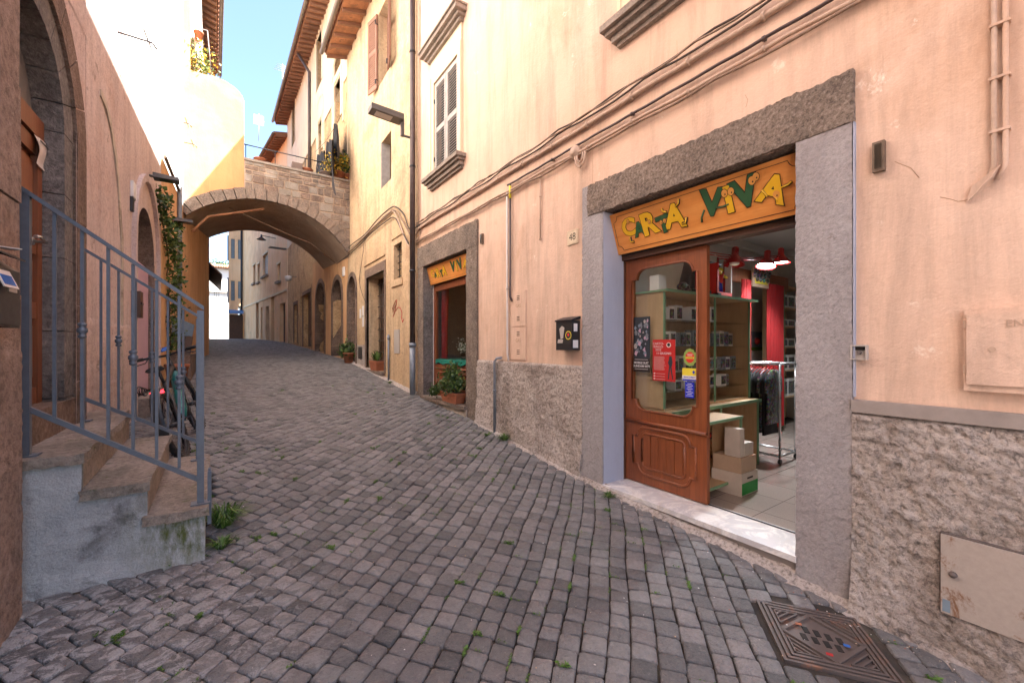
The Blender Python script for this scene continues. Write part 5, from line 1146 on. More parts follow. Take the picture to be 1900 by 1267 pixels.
for s_ in (-1, 1):
    m = MB().mat('rubber').tube([B(.885, s_ * .20, 1.025), B(.86, s_ * .315, 1.03)], .019, 8); m.build('grip', hb)
    m = MB().mat('dark_metal').tube([B(.90, s_ * .17, 1.01), B(.95, s_ * .21, .975), B(.94, s_ * .29, .97)], .006, 5); m.build('brake_lever', hb)
m = MB().mat('dark_metal').tube([B(.34, 0, .72), B(.30, 0, .90)], .015, 8); m.build('seat_post', bk)
m = MB().mat('black_plastic'); pr = [(.0, .075), (.06, .078), (.12, .05), (.2, .025), (.28, .018)]; G = []
for a, w_ in pr: G.append([m.bm.verts.new(B(.18 + a, w_ * math.cos(t * PI / 5), .905 + .012 * (a < .05) + .032 * math.sin(t * PI / 5) * (1 if math.sin(t * PI / 5) > 0 else .6))) for t in range(10)])
for i in range(4):
    for k in range(10): q = m.bm.faces.new((G[i][k], G[i][(k + 1) % 10], G[i + 1][(k + 1) % 10], G[i + 1][k])); q.smooth = True
m.bm.faces.new(G[0]); m.bm.faces.new(G[-1]); m.build('saddle', bk)
m = MB().mat('black_plastic'); G = []
for i in range(9):
    t = math.radians(150 - i * 12 + 30); c = (.385 * math.cos(t), .365 + .385 * math.sin(t)); G.append([m.bm.verts.new(B(c[0], yy, c[1] + (.0 if abs(yy) < .03 else -.012))) for yy in (-.04, -.02, .02, .04)])
for i in range(8):
    for k in range(3): m.bm.faces.new((G[i][k], G[i][k + 1], G[i + 1][k + 1], G[i + 1][k]))
m.build('mudguard', bk)
MB().mat('red_light').hexa([B(*q) for q in ((-.05, -.05, .70), (-.03, -.05, .70), (-.03, .05, .70), (-.05, .05, .70), (-.05, -.05, .73), (-.03, -.05, .73), (-.03, .05, .73), (-.05, .05, .73))]).build('rear_light', bk)
m = MB().mat('black_plastic')
for q in range(3): m.tube([B(.12 + .09 * math.cos(a * PI / 8) + .02 * q, .12 + .02 * q, .74 + .035 * math.sin(a * PI / 8) + .012 * q) for a in range(17)], .006, 5, False)
m.build('cable_lock', bk)
m = MB().mat('dark_metal').tube([B(.44, -.08, .33), B(.44, .08, .33)], .012, 6); m.tube([B(.44, -.08, .33), B(.36, -.09, .20)], .010, 6); m.tube([B(.44, .08, .33), B(.52, .09, .46)], .010, 6); m.tube([B(.33, -.15, .20), B(.40, -.09, .20)], .015, 6); m.tube([B(.52, .09, .46), B(.53, .17, .46)], .015, 6); m.build('crank', bk)
m = MB().mat('dark_metal').tube([B(.44, .06, .34), B(.4399, .064, .34)], .09, 18); m.build('chainring', bk)
m = MB().mat('dark_metal').tube([B(.12, .10, .28), B(-.02, .20, .0)], .008, 6); m.build('kickstand', bk)
m = MB().mat('phone_blue').hexa([B(*q) for q in ((.90, -.035, 1.055), (1.03, -.035, 1.09), (1.03, .035, 1.09), (.90, .035, 1.055), (.90, -.035, 1.065), (1.03, -.035, 1.10), (1.03, .035, 1.10), (.90, .035, 1.065))])
tag(m.build('phone'), 'blue phone clipped on the bicycle handlebar', 'phone')

# ================================================================ west wall fittings
def wall_lamp(p, out, along, L, label, wd=.10, grp='slab lamps on the west wall'):
    t = thing('wall_lamp', label, 'lamp', p, grp); p = V(p); o = V(out); a = V(along)
    m = MB().mat('lamp_grey').tube([p - o * .02, p + o * .06], .02, 8); m.build('bracket', t)
    c = lambda d, s, z: p + o * d + a * s + V((0, 0, z))
    m = MB().mat('lamp_grey').hexa([c(.05, -wd, -.035), (c(L, -wd, -.03)), c(L, wd, -.03), c(.05, wd, -.035), c(.05, -wd, .035), c(L, -wd, .02), c(L, wd, .02), c(.05, wd, .035)]); h = m.build('lamp_head', t, bevel=.012)
    m = MB().mat('dusty_glass').hexa([c(.12, -wd * .6, -.04), c(L - .08, -wd * .6, -.037), c(L - .08, wd * .6, -.037), c(.12, wd * .6, -.04), c(.12, -wd * .6, -.03), c(L - .08, -wd * .6, -.029), c(L - .08, wd * .6, -.029), c(.12, wd * .6, -.03)]); m.build('lamp_glass', h)
    return t
q = FLb.cut(277, 326); wall_lamp(FLb(q[0], 0, q[1]), (1, 0, 0), (0, 1, 0), .36, 'dark slab lamp jutting from the wall above the ivy')
q = FLc.cut(316, 407); wall_lamp(FLc(q[0], 0, q[1]), (1, 0, 0), (0, 1, 0), .36, 'dark slab lamp jutting from the wall beside the grey drainpipe')
s_, z_ = FLb.cut(245, 352); tag(MB().mat('white').fbox(FLb, s_ - .10, s_ + .10, .0, .03, z_ - .11, z_ + .09).build('wall_plaque', None, bevel=.004), 'pale blank plaque on the pink wall left of the pink door arch', 'plaque')
s_, z_ = FLb.cut(242, 379); tag(MB().mat('dark_metal').fbox(FLb, s_ - .04, s_ + .04, .0, .03, z_ - .09, z_ + .09).build('wall_light', None, bevel=.006), 'slim dark wall light below the pale plaque', 'lamp')
s_, z_ = FLb.cut(246, 565); m = MB().mat('dark_wood').fbox(FLb, s_ - .10, s_ + .10, 0, .09, z_ - .17, z_ + .17); m.mat('dark_metal').fbox(FLb, s_ - .07, s_ + .07, .09, .10, z_ - .0, z_ + .03); tag(m.build('meter_cupboard', None, bevel=.008), 'brown letter box on the pink wall beside the pink door', 'letter box')
s_, z_ = FLc.cut(328, 345); tag(MB().mat('grey_pipe').tube([FLc(s_, .05, z_ + .2), FLc(s_, .05, z_), FLc(s_, .05, -.75)], .045, 10).build('drainpipe'), 'slim blue-grey drainpipe on the orange wall left of the archway', 'drainpipe')
tag(MB().mat('copper_gutter').tube([FLc(.1, .04, 3.42), FLc(2.2, .04, 3.42)], .03, 6).build('wall_conduit'), 'short dark conduit along the sunlit edge of the left wall', 'conduit')
for i, (u, v) in enumerate(((316, 222), (330, 262), (218, 60))):
    s_, z_ = FLc.cut(u, v) if i < 2 else FLb.cut(u, v)
    F_ = FLc if i < 2 else FLb
    tag(MB().mat('dark_metal').tube([F_(s_, 0, z_), F_(s_, .3, z_), F_(s_, .34, z_ - .06)], .012, 5).tube([F_(s_ - .2, .25, z_ + .02), F_(s_ + .2, .27, z_ + .02)], .008, 5).build('clothesline_bracket'), ('rusty clothesline bracket high on the sunlit wall, upper one by the gable', 'rusty clothesline bracket on the sunlit wall, lower one by the gable', 'rusty clothesline bracket on the sunlit wall above the portal')[i], 'bracket', 'clothesline brackets on the sunlit wall')
# ivy
rv = random.Random(5); pts = []
for u, v, r in ((284, 358, .16), (290, 375, .16), (292, 392, .15), (296, 412, .17), (300, 430, .18), (303, 448, .2), (306, 468, .2), (308, 490, .22), (304, 510, .2), (310, 530, .24), (307, 552, .22), (310, 574, .25), (308, 596, .24), (312, 618, .24), (310, 640, .22), (316, 452, .16), (318, 420, .14), (318, 480, .15), (320, 520, .15)):
    if True:
        s_, z_ = FLb.cut(u, v) if u < 300 else FLc.cut(u, v); F_ = FLb if u < 300 else FLc; pts.append((F_(s_, .10, z_), r))
iv = thing('ivy', 'climbing ivy trailing down the pink wall beside the pink door arch', 'ivy', pts[-1][0])
m = MB(); leaf_cloud(m, ['leaf', 'leaf_light', 'leaf_light', 'leaf'], [(p, r * .72) for p, r in pts], .038, 1350, rv, .7); m.build('leaves', iv)
MB().mat('dark_wood').tube([p + V((-.06, 0, 0)) for p, _ in pts[:15]], .012, 5).build('stem', iv)
def pot(mb, c, r, h, r2=None, rim=True):
    r2 = r2 or r * .72; mb.lathe(c, [(r2, 0), (r, h * .86), (r * 1.08, h * .86), (r * 1.08, h), (r * .95, h), (r * .93, h * .9), (.001, h * .9)], 20); return mb
base = onZ(309, 702, -.85); base = V((-.78, 9.6, gz(9.6)))
tag(pot(MB().mat('terracotta'), base, .17, .42).build('flower_pot'), 'tall terracotta pot below the ivy behind the bicycle', 'pot')
m = MB().mat('brown_stone').box(-1.0, -.62, 10.3, 12.3, -1.0, gz(11.2) + .42); tag(m.build('stone_ledge', None, bevel=.03, jit=.015), 'low rough stone ledge along the orange wall', 'ledge')
m = MB().mat('planter_blue').hexa([(-.98, 10.9, .0), (-.66, 10.9, .0), (-.66, 10.94, .0), (-.98, 10.94, .0), (-.98, 10.9, .62), (-.60, 10.9, .42), (-.60, 10.94, .42), (-.98, 10.94, .62)]); tag(m.build('blue_panel'), 'sloping blue-grey panel standing on the stone ledge', 'panel')
m = MB().mat('clay_brown').hexa([(-.86, 10.55, -.23), (-.66, 10.55, -.23), (-.66, 10.85, -.23), (-.86, 10.85, -.23), (-.92, 10.5, .17), (-.62, 10.5, .17), (-.62, 10.88, .17), (-.92, 10.88, .17)]); m.mat('soil').box(-.88, -.66, 10.56, 10.84, .17, .18)
tag(m.build('planter'), 'dark square planter on the stone ledge beside the blue-grey panel', 'planter')

# ================================================================ east wall fittings
YU = lambda u: onX(u, 640).y
def cable_run(name, label, mt, z, r, y0, y1, d=.03, sag=.012, period=.9, n=60, clips=0, grp='cables along the east wall'):
    pts = [(3 - d - .004 * math.sin(i * 1.7), y0 + (y1 - y0) * i / n, z + sag * abs(math.sin(PI * (y0 + (y1 - y0) * i / n) / period)) * -1) for i in range(n + 1)]
    m = MB().mat(mt).tube(pts, r, 6)
    if clips:
        y = y0
        while y < y1: m.tube([(3 - d, y, z - sag * abs(math.sin(PI * y / period))), (3 - d, y + .02, z - sag * abs(math.sin(PI * (y + .02) / period)))], r * 1.5, 6); m.box(3 - d, 3.0, y, y + .02, z - .01, z + .01); y += clips
    return tag(m.build(name), label, 'cable', grp)
cable_run('cable', 'upper dark cable of the sagging bundle below the shuttered windows', 'cable_dark', 2.345, .009, -2, 7.5, .045, .03, .85)
cable_run('cable', 'tan cable twisted in the bundle below the shuttered windows', 'cable_tan', 2.325, .008, -2, 7.5, .06, .03, .6)
cable_run('cable', 'dark cable lying on the thick pale conduit', 'cable_dark', 2.30, .009, -2, 7.5, .05, .035, 1.1)
cable_run('conduit', 'thick pale conduit running the length of the peach wall', 'conduit', 2.225, .022, -2, 7.5, .03, .01, 2.2, clips=.55)
cable_run('conduit', 'thin dark pipe between the two pale conduits on the peach wall', 'brown_pipe', 2.07, .012, -2, 7.5 - 3.1, .03, .004, 3, clips=1.1)
cable_run('conduit', 'beige conduit just above the round junction box', 'conduit', 2.0, .014, -2, 7.5, .03, .014, 1.2, clips=.55)
cable_run('cable', 'brown cable along the bottom of the conduit group', 'cable_tan', 1.965, .010, -2, 7.5, .04, .02, .8)
# they leap to the old house and run on to the archway
def path(name, label, mt, pts, r, grp='cables along the east wall', cat='cable'):
    P = [V(p) for p in pts]; out_ = []
    for i in range(len(P) - 1):
        p0_, p1_, p2_, p3_ = P[max(i - 1, 0)], P[i], P[i + 1], P[min(i + 2, len(P) - 1)]
        for k in range(6):
            t = k / 6; out_.append(.5 * ((2 * p1_) + (p2_ - p0_) * t + (2 * p0_ - 5 * p1_ + 4 * p2_ - p3_) * t * t + (3 * p1_ - p0_ - 3 * p2_ + p3_) * t ** 3))
    out_.append(P[-1]); return tag(MB().mat(mt).tube(out_, r, 6).build(name), label, cat, grp)
W = lambda u, v, d=.04: onX(u, v, 2.985 - d)
path('cable', 'dark cable rising over the old house to the archway, topmost', 'cable_dark', [W(778, 418), W(760, 425), W(750, 400), W(735, 384), W(722, 388), W(700, 408), (W(676, 436)), W(655, 452), W(640, 466)], .014)
path('cable', 'tan cable over the old house just under the topmost one', 'cable_tan', [W(778, 424), W(765, 440), W(748, 412), W(732, 390), W(715, 403), W(690, 425), W(665, 452), W(640, 476)], .016)
path('cable', 'pale cable hanging in a V beside the drainpipe', 'conduit', [W(778, 440), W(768, 450), W(757, 455), W(745, 425), W(733, 396), W(722, 394), W(700, 414), W(670, 444), W(640, 472)], .014)
path('cable', 'dark lower cable of the run over the old house', 'cable_dark', [W(758, 452), W(746, 430), W(732, 404), W(715, 412), W(690, 432), W(660, 462), W(620, 494), W(590, 520), W(560, 540)], .013)
path('cable', 'thin loose wire hanging from the cable run past the arched doorway', 'cable_dark', [W(677, 440), W(672, 480), W(667, 520), W(672, 545), W(678, 560)], .007)
# downpipe on the building joint
t = thing('drainpipe', 'tall dark drainpipe with grey iron foot at the joint of the two houses', 'drainpipe', (2.91, 7.53, gz(7.5)))
MB().mat('brown_pipe').tube([(2.90, 7.56, .0), (2.90, 7.56, 8.95)], .052, 14).build('upper_pipe', t); MB().mat('grey_pipe').tube([(2.90, 7.56, gz(7.5) - .05), (2.90, 7.56, .02)], .056, 14).tube([(2.90, 7.56, -.04), (2.90, 7.56, .04)], .066, 14).build('iron_foot', t)
m = MB().mat('dark_metal')
for z in (1.4, 3.4, 5.6, 7.6): m.tube([(2.90, 7.56, z), (2.90, 7.56, z + .04)], .06, 14)
m.build('clamps', t)
tag(MB().mat('conduit').tube([(2.965, 7.42, 2.1), (2.965, 7.42, 8.9)], .016, 8).build('conduit'), 'thin pale conduit climbing beside the tall drainpipe', 'conduit')
# junction box and dangling loop
t = thing('junction_box', 'round plastered junction box with a drooping cable loop on the peach wall', 'junction box', (2.97, YU(1070), 1.98)); y = YU(1070)
m = MB().mat('conduit').lathe((3.0, y, 2.01), [(.075, 0), (.075, .03), (.06, .05), (.04, .052), (.038, .06), (.001, .06)], 18, M4=Matrix.Rotation(-PI / 2, 4, 'Y')); m.build('box_body', t)
m = MB().mat('conduit').tube([(2.96, y - .02, 1.95), (2.96, y - .035, 1.86), (2.96, y - .09, 1.82), (2.96, y - .15, 1.86), (2.96, y - .17, 1.96)], .012, 6); m.tube([(2.955, y - .05, 1.95), (2.955, y - .06, 1.89), (2.955, y - .10, 1.87), (2.955, y - .13, 1.90), (2.955, y - .14, 1.96)], .010, 6); m.build('cable_loop', t)
# vertical conduits
ya, yb = YU(944), YU(950)
tag(MB().mat('conduit_white').tube([(2.975, ya, 2.0), (2.975, ya, .0), (2.97, ya - .01, -.1), (2.96, ya - .05, -.2)], .014, 8).tube([(2.975, ya, .72), (2.975, ya, .75)], .02, 8).build('conduit'), 'white conduit dropping to the plinth left of the gas doors', 'conduit')
t = thing('gas_pipe', 'dark gas pipe with yellow joint dropping beside the white conduit', 'gas pipe', (2.97, yb, .6))
MB().mat('brown_pipe').tube([(2.97, yb, 2.07), (2.97, yb, .62), (2.97, yb - .04, .56)], .014, 8).build('pipe', t); MB().mat('sticker_yellow').tube([(2.97, yb, 1.88), (2.97, yb, 2.04)], .0165, 8).build('yellow_joint', t)
y = YU(1005); tag(MB().mat('conduit').tube([(2.98, y, 1.98), (2.98, y, 1.22)], .009, 6).tube([(2.98, y, 1.72), (2.98, y, 1.735)], .014, 6).tube([(2.98, y, 1.45), (2.98, y, 1.465)], .014, 6).tube([(2.98, y, 1.22), (2.98, y, 1.235)], .015, 6).build('conduit'), 'short thin conduit hanging below the cables between plaque and gas doors', 'conduit')
y = YU(1846); t = thing('conduit', 'pair of painted conduits running down the wall above the meter box', 'conduit', (2.97, y, .8))
for dy, mt in ((0, 'conduit'), (-.035, 'peach_plaster')):
    MB().mat(mt).tube([(2.975, y + dy, 2.6), (2.975, y + dy, .84), (2.985, y + dy + .03, .78)], .010, 8).build('tube', t)
for z in (1.0, 1.25, 1.5, 1.75, 2.0): MB().mat('peach_plaster').box(2.962, 3.0, y - .05, y + .015, z, z + .012).build('clip', t)
tag(MB().mat('peach_plaster').hexa([(2.955, y + .0, .80), (3.0, y + .0, .78), (3.0, y + .09, .70), (2.985, y + .09, .70), (2.955, y - .02, .84), (3.0, y - .02, .84), (3.0, y + .07, .78), (2.97, y + .07, .77)]).build('plaster_boss', None, bevel=.01), 'lump of plaster covering the foot of the conduit pair', 'plaster patch')
# gas doors
y0, y1 = 4.03, 4.34
for (z0, z1), lb_ in (((.235, .675), 'upper small peach metal gas meter door with vent slots'), ((-.185, .225), 'lower small peach metal gas meter door with vent slots')):
    t = thing('gas_door', lb_, 'meter door', (2.99, (y0 + y1) / 2, z0), 'gas meter doors'); MB().mat('peach_plaster').box(2.986, 3.0, y0, y1, z0, z1).build('door_plate', t, bevel=.003)
    m = MB().mat('dark_room')
    for zc in (z0 + .07, z1 - .11):
        for k in range(3): m.box(2.984, 2.9862, (y0 + y1) / 2 - .03, (y0 + y1) / 2 + .03, zc + k * .022, zc + k * .022 + .008)
    m.build('vent_slots', t); text_obj('GAS', .06, 'hair_line', t, east((y0 + y1) / 2, (z0 + z1) / 2 + .035, 2.9855), .0004)
# mailbox by the shop
t = thing('mailbox', 'black mailbox plastered with stickers on the wall left of the shop doorway', 'mailbox', (2.93, 3.22, -.06))
m = MB().mat('black_plastic').box(2.885, 3.0, 3.10, 3.345, -.055, .25); m.build('box_body', t, bevel=.012, seg=2); m = MB().mat('dark_metal').hexa([(2.875, 3.09, .245), (3.0, 3.09, .27), (3.0, 3.355, .27), (2.875, 3.355, .245), (2.875, 3.09, .262), (3.0, 3.09, .30), (3.0, 3.355, .30), (2.875, 3.355, .262)]); m.build('lid', t, bevel=.004)
def disc(mb, c, r, ax1, ax2, n=18): mb.face([V(c) + V(ax1) * r * math.cos(2 * PI * k / n) + V(ax2) * r * math.sin(2 * PI * k / n) for k in range(n)])
m = MB().mat('sticker_yellow'); disc(m, (2.883, 3.15, .10), .045, (0, 1, 0), (0, 0, 1)); m.mat('poster_dark'); disc(m, (2.882, 3.15, .10), .036, (0, 1, 0), (0, 0, 1)); m.mat('sticker_red'); disc(m, (2.881, 3.15, .105), .016, (0, 1, 0), (0, 0, 1)); m.build('round_sticker', t)
m = MB().mat('painted_metal').face([(2.883, 3.27, .06), (2.883, 3.23, .07), (2.883, 3.21, .18), (2.883, 3.25, .20), (2.883, 3.29, .17)]); m.face([(2.883, 3.32, .02), (2.883, 3.24, .02), (2.883, 3.23, .055), (2.883, 3.31, .06)]); m.build('torn_sticker', t)
MB().mat('white').box(2.90, 2.97, 3.097, 3.0985, -.03, .05).build('side_sticker', t); MB().mat('white').box(2.91, 2.96, 3.097, 3.0985, .14, .22).build('side_sticker', t); MB().mat('dark_metal').box(2.882, 2.8865, 3.12, 3.33, .0, .004).build('flap_edge', t)
# number plate
t = thing('house_number', 'small cream ceramic house number plate reading 48', 'number plate', (2.99, 3.20, 1.06)); MB().mat('cream_plaster').box(2.988, 3.0, 3.12, 3.285, 1.065, 1.215).build('plate', t, bevel=.002)
m = MB().mat('hair_line'); L_ = [(2.9868, 3.13, 1.075), (2.9868, 3.275, 1.075), (2.9868, 3.275, 1.205), (2.9868, 3.13, 1.205), (2.9868, 3.13, 1.075)]; m.tube(L_, .0012, 4); m.build('border_line', t); text_obj('48', .105, 'ink', t, east(3.2025, 1.14, 2.9872), .0004)
# wall lights flanking
for u, z0, z1, lb_ in ((896, 1.45, 1.59, 'tiny bronze wall light high beside the far shop window'), (1633, .965, 1.13, 'bronze and glass wall light right of the big shop doorway')):
    y = YU(u); t = thing('wall_light', lb_, 'wall light', (2.98, y, z0), 'bronze wall lights'); MB().mat('copper_gutter').box(2.965, 3.0, y - .026, y + .026, z0, z1).build('casing', t, bevel=.003); MB().mat('dusty_glass').box(2.958, 2.9655, y - .014, y + .014, z0 + .015, z1 - .015).build('lens', t); MB().mat('painted_metal').box(2.9656, 2.9662, y - .014, y + .014, z0 + .015, z1 - .015).build('reflector', t)
# small recessed key box
t = thing('key_box', 'small open white metal box with a lock at the edge of the grey doorway', 'box', (2.98, .805, -.08)); m = MB().mat('painted_metal'); m.box(2.965, 3.0, .765, .772, -.085, .0).box(2.965, 3.0, .832, .84, -.085, .0).box(2.965, 3.0, .772, .832, -.085, -.078).box(2.965, 3.0, .772, .832, -.007, .0).box(2.985, 3.0, .772, .832, -.078, -.007); m.build('casing', t); MB().mat('steel').tube([(2.985, .80, -.042), (2.970, .80, -.042)], .012, 10).build('lock', t); MB().mat('dark_room').box(2.983, 2.9852, .774, .830, -.03, -.01).build('slot', t)
# electricity meter box
t = thing('meter_box', 'peach painted metal meter box on the right edge of the peach wall', 'meter box', (2.96, .15, -.22)); m = MB().mat('peach_plaster').box(2.955, 3.0, -.20, .392, -.222, .172); m.build('casing', t, bevel=.008, seg=2); MB().mat('peach_plaster').box(2.942, 2.955, -.19, .382, -.19, .150).build('lid', t, bevel=.008, seg=2); text_obj('ENEL', .045, 'conduit', t, east(.21, .098, 2.9410), .002)
for zz in (.10, -.12): MB().mat('conduit').box(2.95, 2.957, .384, .394, zz - .02, zz + .02).build('hinge', t)
MB().mat('conduit').tube([(2.943, .30, -.02), (2.938, .30, -.02)], .012, 12).build('lock', t)
# rusty hatch in the plinth
t = thing('metal_hatch', 'rust stained beige metal hatch set low in the rough plinth', 'hatch', (2.95, .2, -1.34)); MB().mat('rusty_hatch').box(2.935, 2.95, -.25, .468, -1.335, -.945).build('hatch_plate', t, bevel=.003); m = MB().mat('cast_iron'); m.box(2.945, 3.0, .466, .474, -1.34, -.94).box(2.945, 3.0, -.25, .47, -.946, -.938).box(2.945, 3.0, -.25, .47, -1.343, -1.334); m.build('hatch_frame', t); MB().mat('cast_iron').lathe((2.934, .425, -1.13), [(.016, 0), (.014, .01), (.001, .012)], 12, M4=Matrix.Rotation(-PI / 2, 4, 'Y')).build('lock_stud', t)
MB().mat('planter_blue').box(2.9335, 2.9345, .435, .462, -1.325, -1.265).build('blue_mark', bpy.data.objects['metal_hatch'])
# lower pipe at plinth
y = YU(925); tag(MB().mat('grey_pipe').tube([(2.935, y, gz(y) - .02), (2.935, y, -.22), (2.95, y - .03, -.18), (2.97, y - .12, -.17)], .018, 8).tube([(2.935, y, -.62), (2.935, y, -.60)], .026, 8).build('water_pipe'), 'thin grey water pipe rising from the ground over the rough plinth', 'pipe')
# old-house fittings
y = YU(725); tag(MB().mat('grey_pipe').tube([(2.95, y, gz(y)), (2.95, y, .24)], .022, 8).tube([(2.95, y, .12), (2.95, y, .2)], .034, 8).build('water_pipe'), 'stubby grey pipe with valve on the ochre wall right of the grilled doorway', 'pipe')
ya, yb = YU(743), YU(734); tag(MB().mat('painted_metal').box(2.965, 2.985, ya, yb, -.18, .33).build('metal_plate', None, bevel=.004), 'tall scuffed metal plate low on the ochre wall', 'metal plate')
m = MB().mat('graffiti_red'); GR = [(729, 580), (731, 572), (735, 566), (733, 576), (731, 584), (729, 588), (733, 578), (739, 570), (743, 572), (746, 580), (745, 590), (747, 598), (749, 592)]
m.tube([onX(u, v, 2.9815) for u, v in GR], .009, 4); m.tube([onX(u, v, 2.9812) for u, v in ((728, 574), (734, 558), (736, 556), (735, 568))], .009, 4); tag(m.build('graffiti'), 'red graffiti scrawl on the ochre wall by the drainpipe', 'graffiti')
ya, yb = YU(674), YU(667); m = MB().mat('box_grey').box(2.965, 2.985, ya, yb, -.38, -.05); tag(m.build('vent_hatch', None, bevel=.004), 'small dark hatch low on the ochre wall left of the grilled doorway', 'hatch')
for i, (u, v, h) in enumerate(((669, 582, .25), (674, 578, .3), (674, 596, .3))): p = onX(u, v, 2.985); tag(MB().mat('white').box(2.975, 2.985, p.y - .08, p.y + .08, p.z - h / 2, p.z + h / 2).build('notice_sheet'), ('white notice nearest the arched doorway', 'upper white notice beside the grilled doorway', 'lower white notice beside the grilled doorway')[i], 'notice', 'notices on the ochre wall')
p = onX(640, 505, 2.985); tag(MB().mat('white').box(2.92, 2.985, p.y - .1, p.y + .1, p.z - .12, p.z + .15).build('cable_box', None, bevel=.02), 'small white box on the cable run under the arch', 'box')
# street lamp on the joint
t = thing('street_lamp', 'dark rectangular street lamp on a bent arm beside the drainpipe', 'street lamp', (2.95, 7.6, 4.0)); pm = onX(765, 257, 2.93)
yA = pm.y; zA = pm.z; xh = 2.10
e1_, e2_ = onX(748, 232, 2.72), onX(748, 250, 2.78)
m = MB().mat('lamp_grey').tube([(2.985, yA, zA), (2.74, yA, zA), ], .024, 8); m.box(2.70, 2.76, yA - .03, yA + .03, zA - .02, zA + .30); m.build('bent_arm', t)
m = MB().mat('lamp_grey').hexa([(2.72, yA - .13, zA + .24), (2.72, yA + .13, zA + .24), (2.12, yA + .13, zA + .27), (2.12, yA - .13, zA + .27), (2.72, yA - .13, zA + .35), (2.72, yA + .13, zA + .35), (2.12, yA + .13, zA + .37), (2.12, yA - .13, zA + .37)]); h = m.build('lamp_head', t, bevel=.01)
MB().mat('painted_metal').hexa([(2.52, yA - .08, zA + .243), (2.52, yA + .08, zA + .243), (2.22, yA + .08, zA + .258), (2.22, yA - .08, zA + .258), (2.52, yA - .08, zA + .25), (2.52, yA + .08, zA + .25), (2.22, yA + .08, zA + .265), (2.22, yA - .08, zA + .265)]).build('lamp_glass', h)
# lamps and fittings beyond the arch
s_, z_ = F4_.cut(532, 463); wall_lamp(F4_(s_, 0, z_), tuple(F4_.out), tuple(F4_.dr), .85, 'dark slab street lamp on the ochre row beyond the archway', .14, 'slab street lamps')
s_, z_ = F4_.cut(512, 452); m = MB().mat('dark_metal').tube([F4_(s_, 0, z_ + .3), F4_(s_, .7, z_ + .35)], .02, 6).lathe(F4_(s_, .75, z_ + .1), [(.25, 0), (.06, .15), (.04, .3)], 14); tag(m.build('enamel_lamp'), 'old conical street lamp on an arm beyond the archway', 'street lamp')
s_, z_ = F3.cut(550, 518); m = MB().mat('white').lathe(F3(s_, .35, z_), [(.02, -.14), (.14, -.1), (.16, .1), (.05, .14)], 12); m.mat('dark_metal').tube([F3(s_, 0, z_ + .1), F3(s_, .35, z_ + .12)], .015, 5); tag(m.build('globe_lamp'), 'small white globe lamp on the rubble stone house', 'lamp')
s_, _ = F3.cut(578, 200); tag(MB().mat('brown_pipe').tube([F3(s_, .5, 11.9), F3(s_, .08, 11.3), F3(s_, .08, 5.0)], .06, 8).build('drainpipe'), 'brown drainpipe down the cream wall of the tall house', 'drainpipe')
s5 = F4_.cut(453, 500)[0]; tag(MB().mat('dark_metal').tube([F4_(LL - .3, .12, .2), F4_(LL - .3, .12, 10)], .08, 8).build('drainpipe'), 'dark drainpipe at the corner of the ochre row', 'drainpipe')

# ================================================================ plants and pots
def planter_box(c, lx, ly, h, mt='terracotta'):
    m = MB().mat(mt); x, y, z = c; a, b = lx / 2, ly / 2; k = .82
    m.hexa([(x - a * k, y - b * k, z), (x + a * k, y - b * k, z), (x + a * k, y + b * k, z), (x - a * k, y + b * k, z), (x - a, y - b, z + h * .8), (x + a, y - b, z + h * .8), (x + a, y + b, z + h * .8), (x - a, y + b, z + h * .8)])
    m.box(x - a * 1.06, x + a * 1.06, y - b * 1.04, y + b * 1.04, z + h * .8, z + h); m.mat('soil').box(x - a * .95, x + a * .95, y - b * .95, y + b * .95, z + h, z + h + .004); return m
p = V((2.985, 6.05, -.93)); t = thing('potted_shrub', 'bushy green shrub in a terracotta trough under the far shop window', 'potted plant', p); planter_box((2.99, 6.02, -.928), .17, .58, .17).build('trough', t, bevel=.006)
rv = random.Random(8); m = MB(); cl = [(V((2.96, 6.05, -.52)), .17), (V((2.95, 5.85, -.54)), .16), (V((2.98, 6.0, -.42)), .13), (V((2.95, 6.2, -.62)), .13), (V((2.95, 5.76, -.62)), .12), (V((2.93, 6.40, -.74)), .09), (V((2.90, 6.58, -.80)), .07), (V((2.95, 5.95, -.64)), .15)]
leaf_cloud(m, ['leaf', 'leaf_light', 'leaf_dark', 'leaf'], cl, .024, 2400, rv, .55); m.build('foliage', t); m = MB().mat('dark_wood')
for c_, _ in cl: m.tube([(2.97, 6.02, -.76), (V((2.97, 6.02, -.76)) + c_) / 2 + V((0, .02, .02)), c_], .006, 4)
m.build('stems', t)
p = V((2.95, YU(694) - .0, -.625)); yq = 10.25; t = thing('potted_plant', 'small spiky plant in a terracotta trough on the grilled doorway step', 'potted plant', (2.97, yq, -.63)); planter_box((3.02, yq, -.628), .22, .62, .24).build('trough', t, bevel=.006)
m = MB(); rv = random.Random(9)
def blades(m, c, n, h, spread, rv, mts=('grass', 'leaf_light', 'leaf'), w_=.006):
    c = V(c)
    for _ in range(n):
        a = rv.uniform(0, 2 * PI); d = V((math.cos(a), math.sin(a), 0)); hh = h * rv.uniform(.5, 1.1); s_ = spread * rv.uniform(.3, 1.1); b0 = c + d * rv.uniform(0, spread * .25); sd_ = V((-d.y, d.x, 0)) * w_ * rv.uniform(.7, 1.3); m.mat(rv.choice(mts))
        p0_, p1_, p2_ = b0, b0 + d * s_ * .45 + V((0, 0, hh * .8)), b0 + d * s_ + V((0, 0, hh * rv.uniform(.5, 1.0)))
        m.face([p0_ - sd_, p0_ + sd_, p1_ + sd_ * .8, p1_ - sd_ * .8]); m.face([p1_ - sd_ * .8, p1_ + sd_ * .8, p2_])
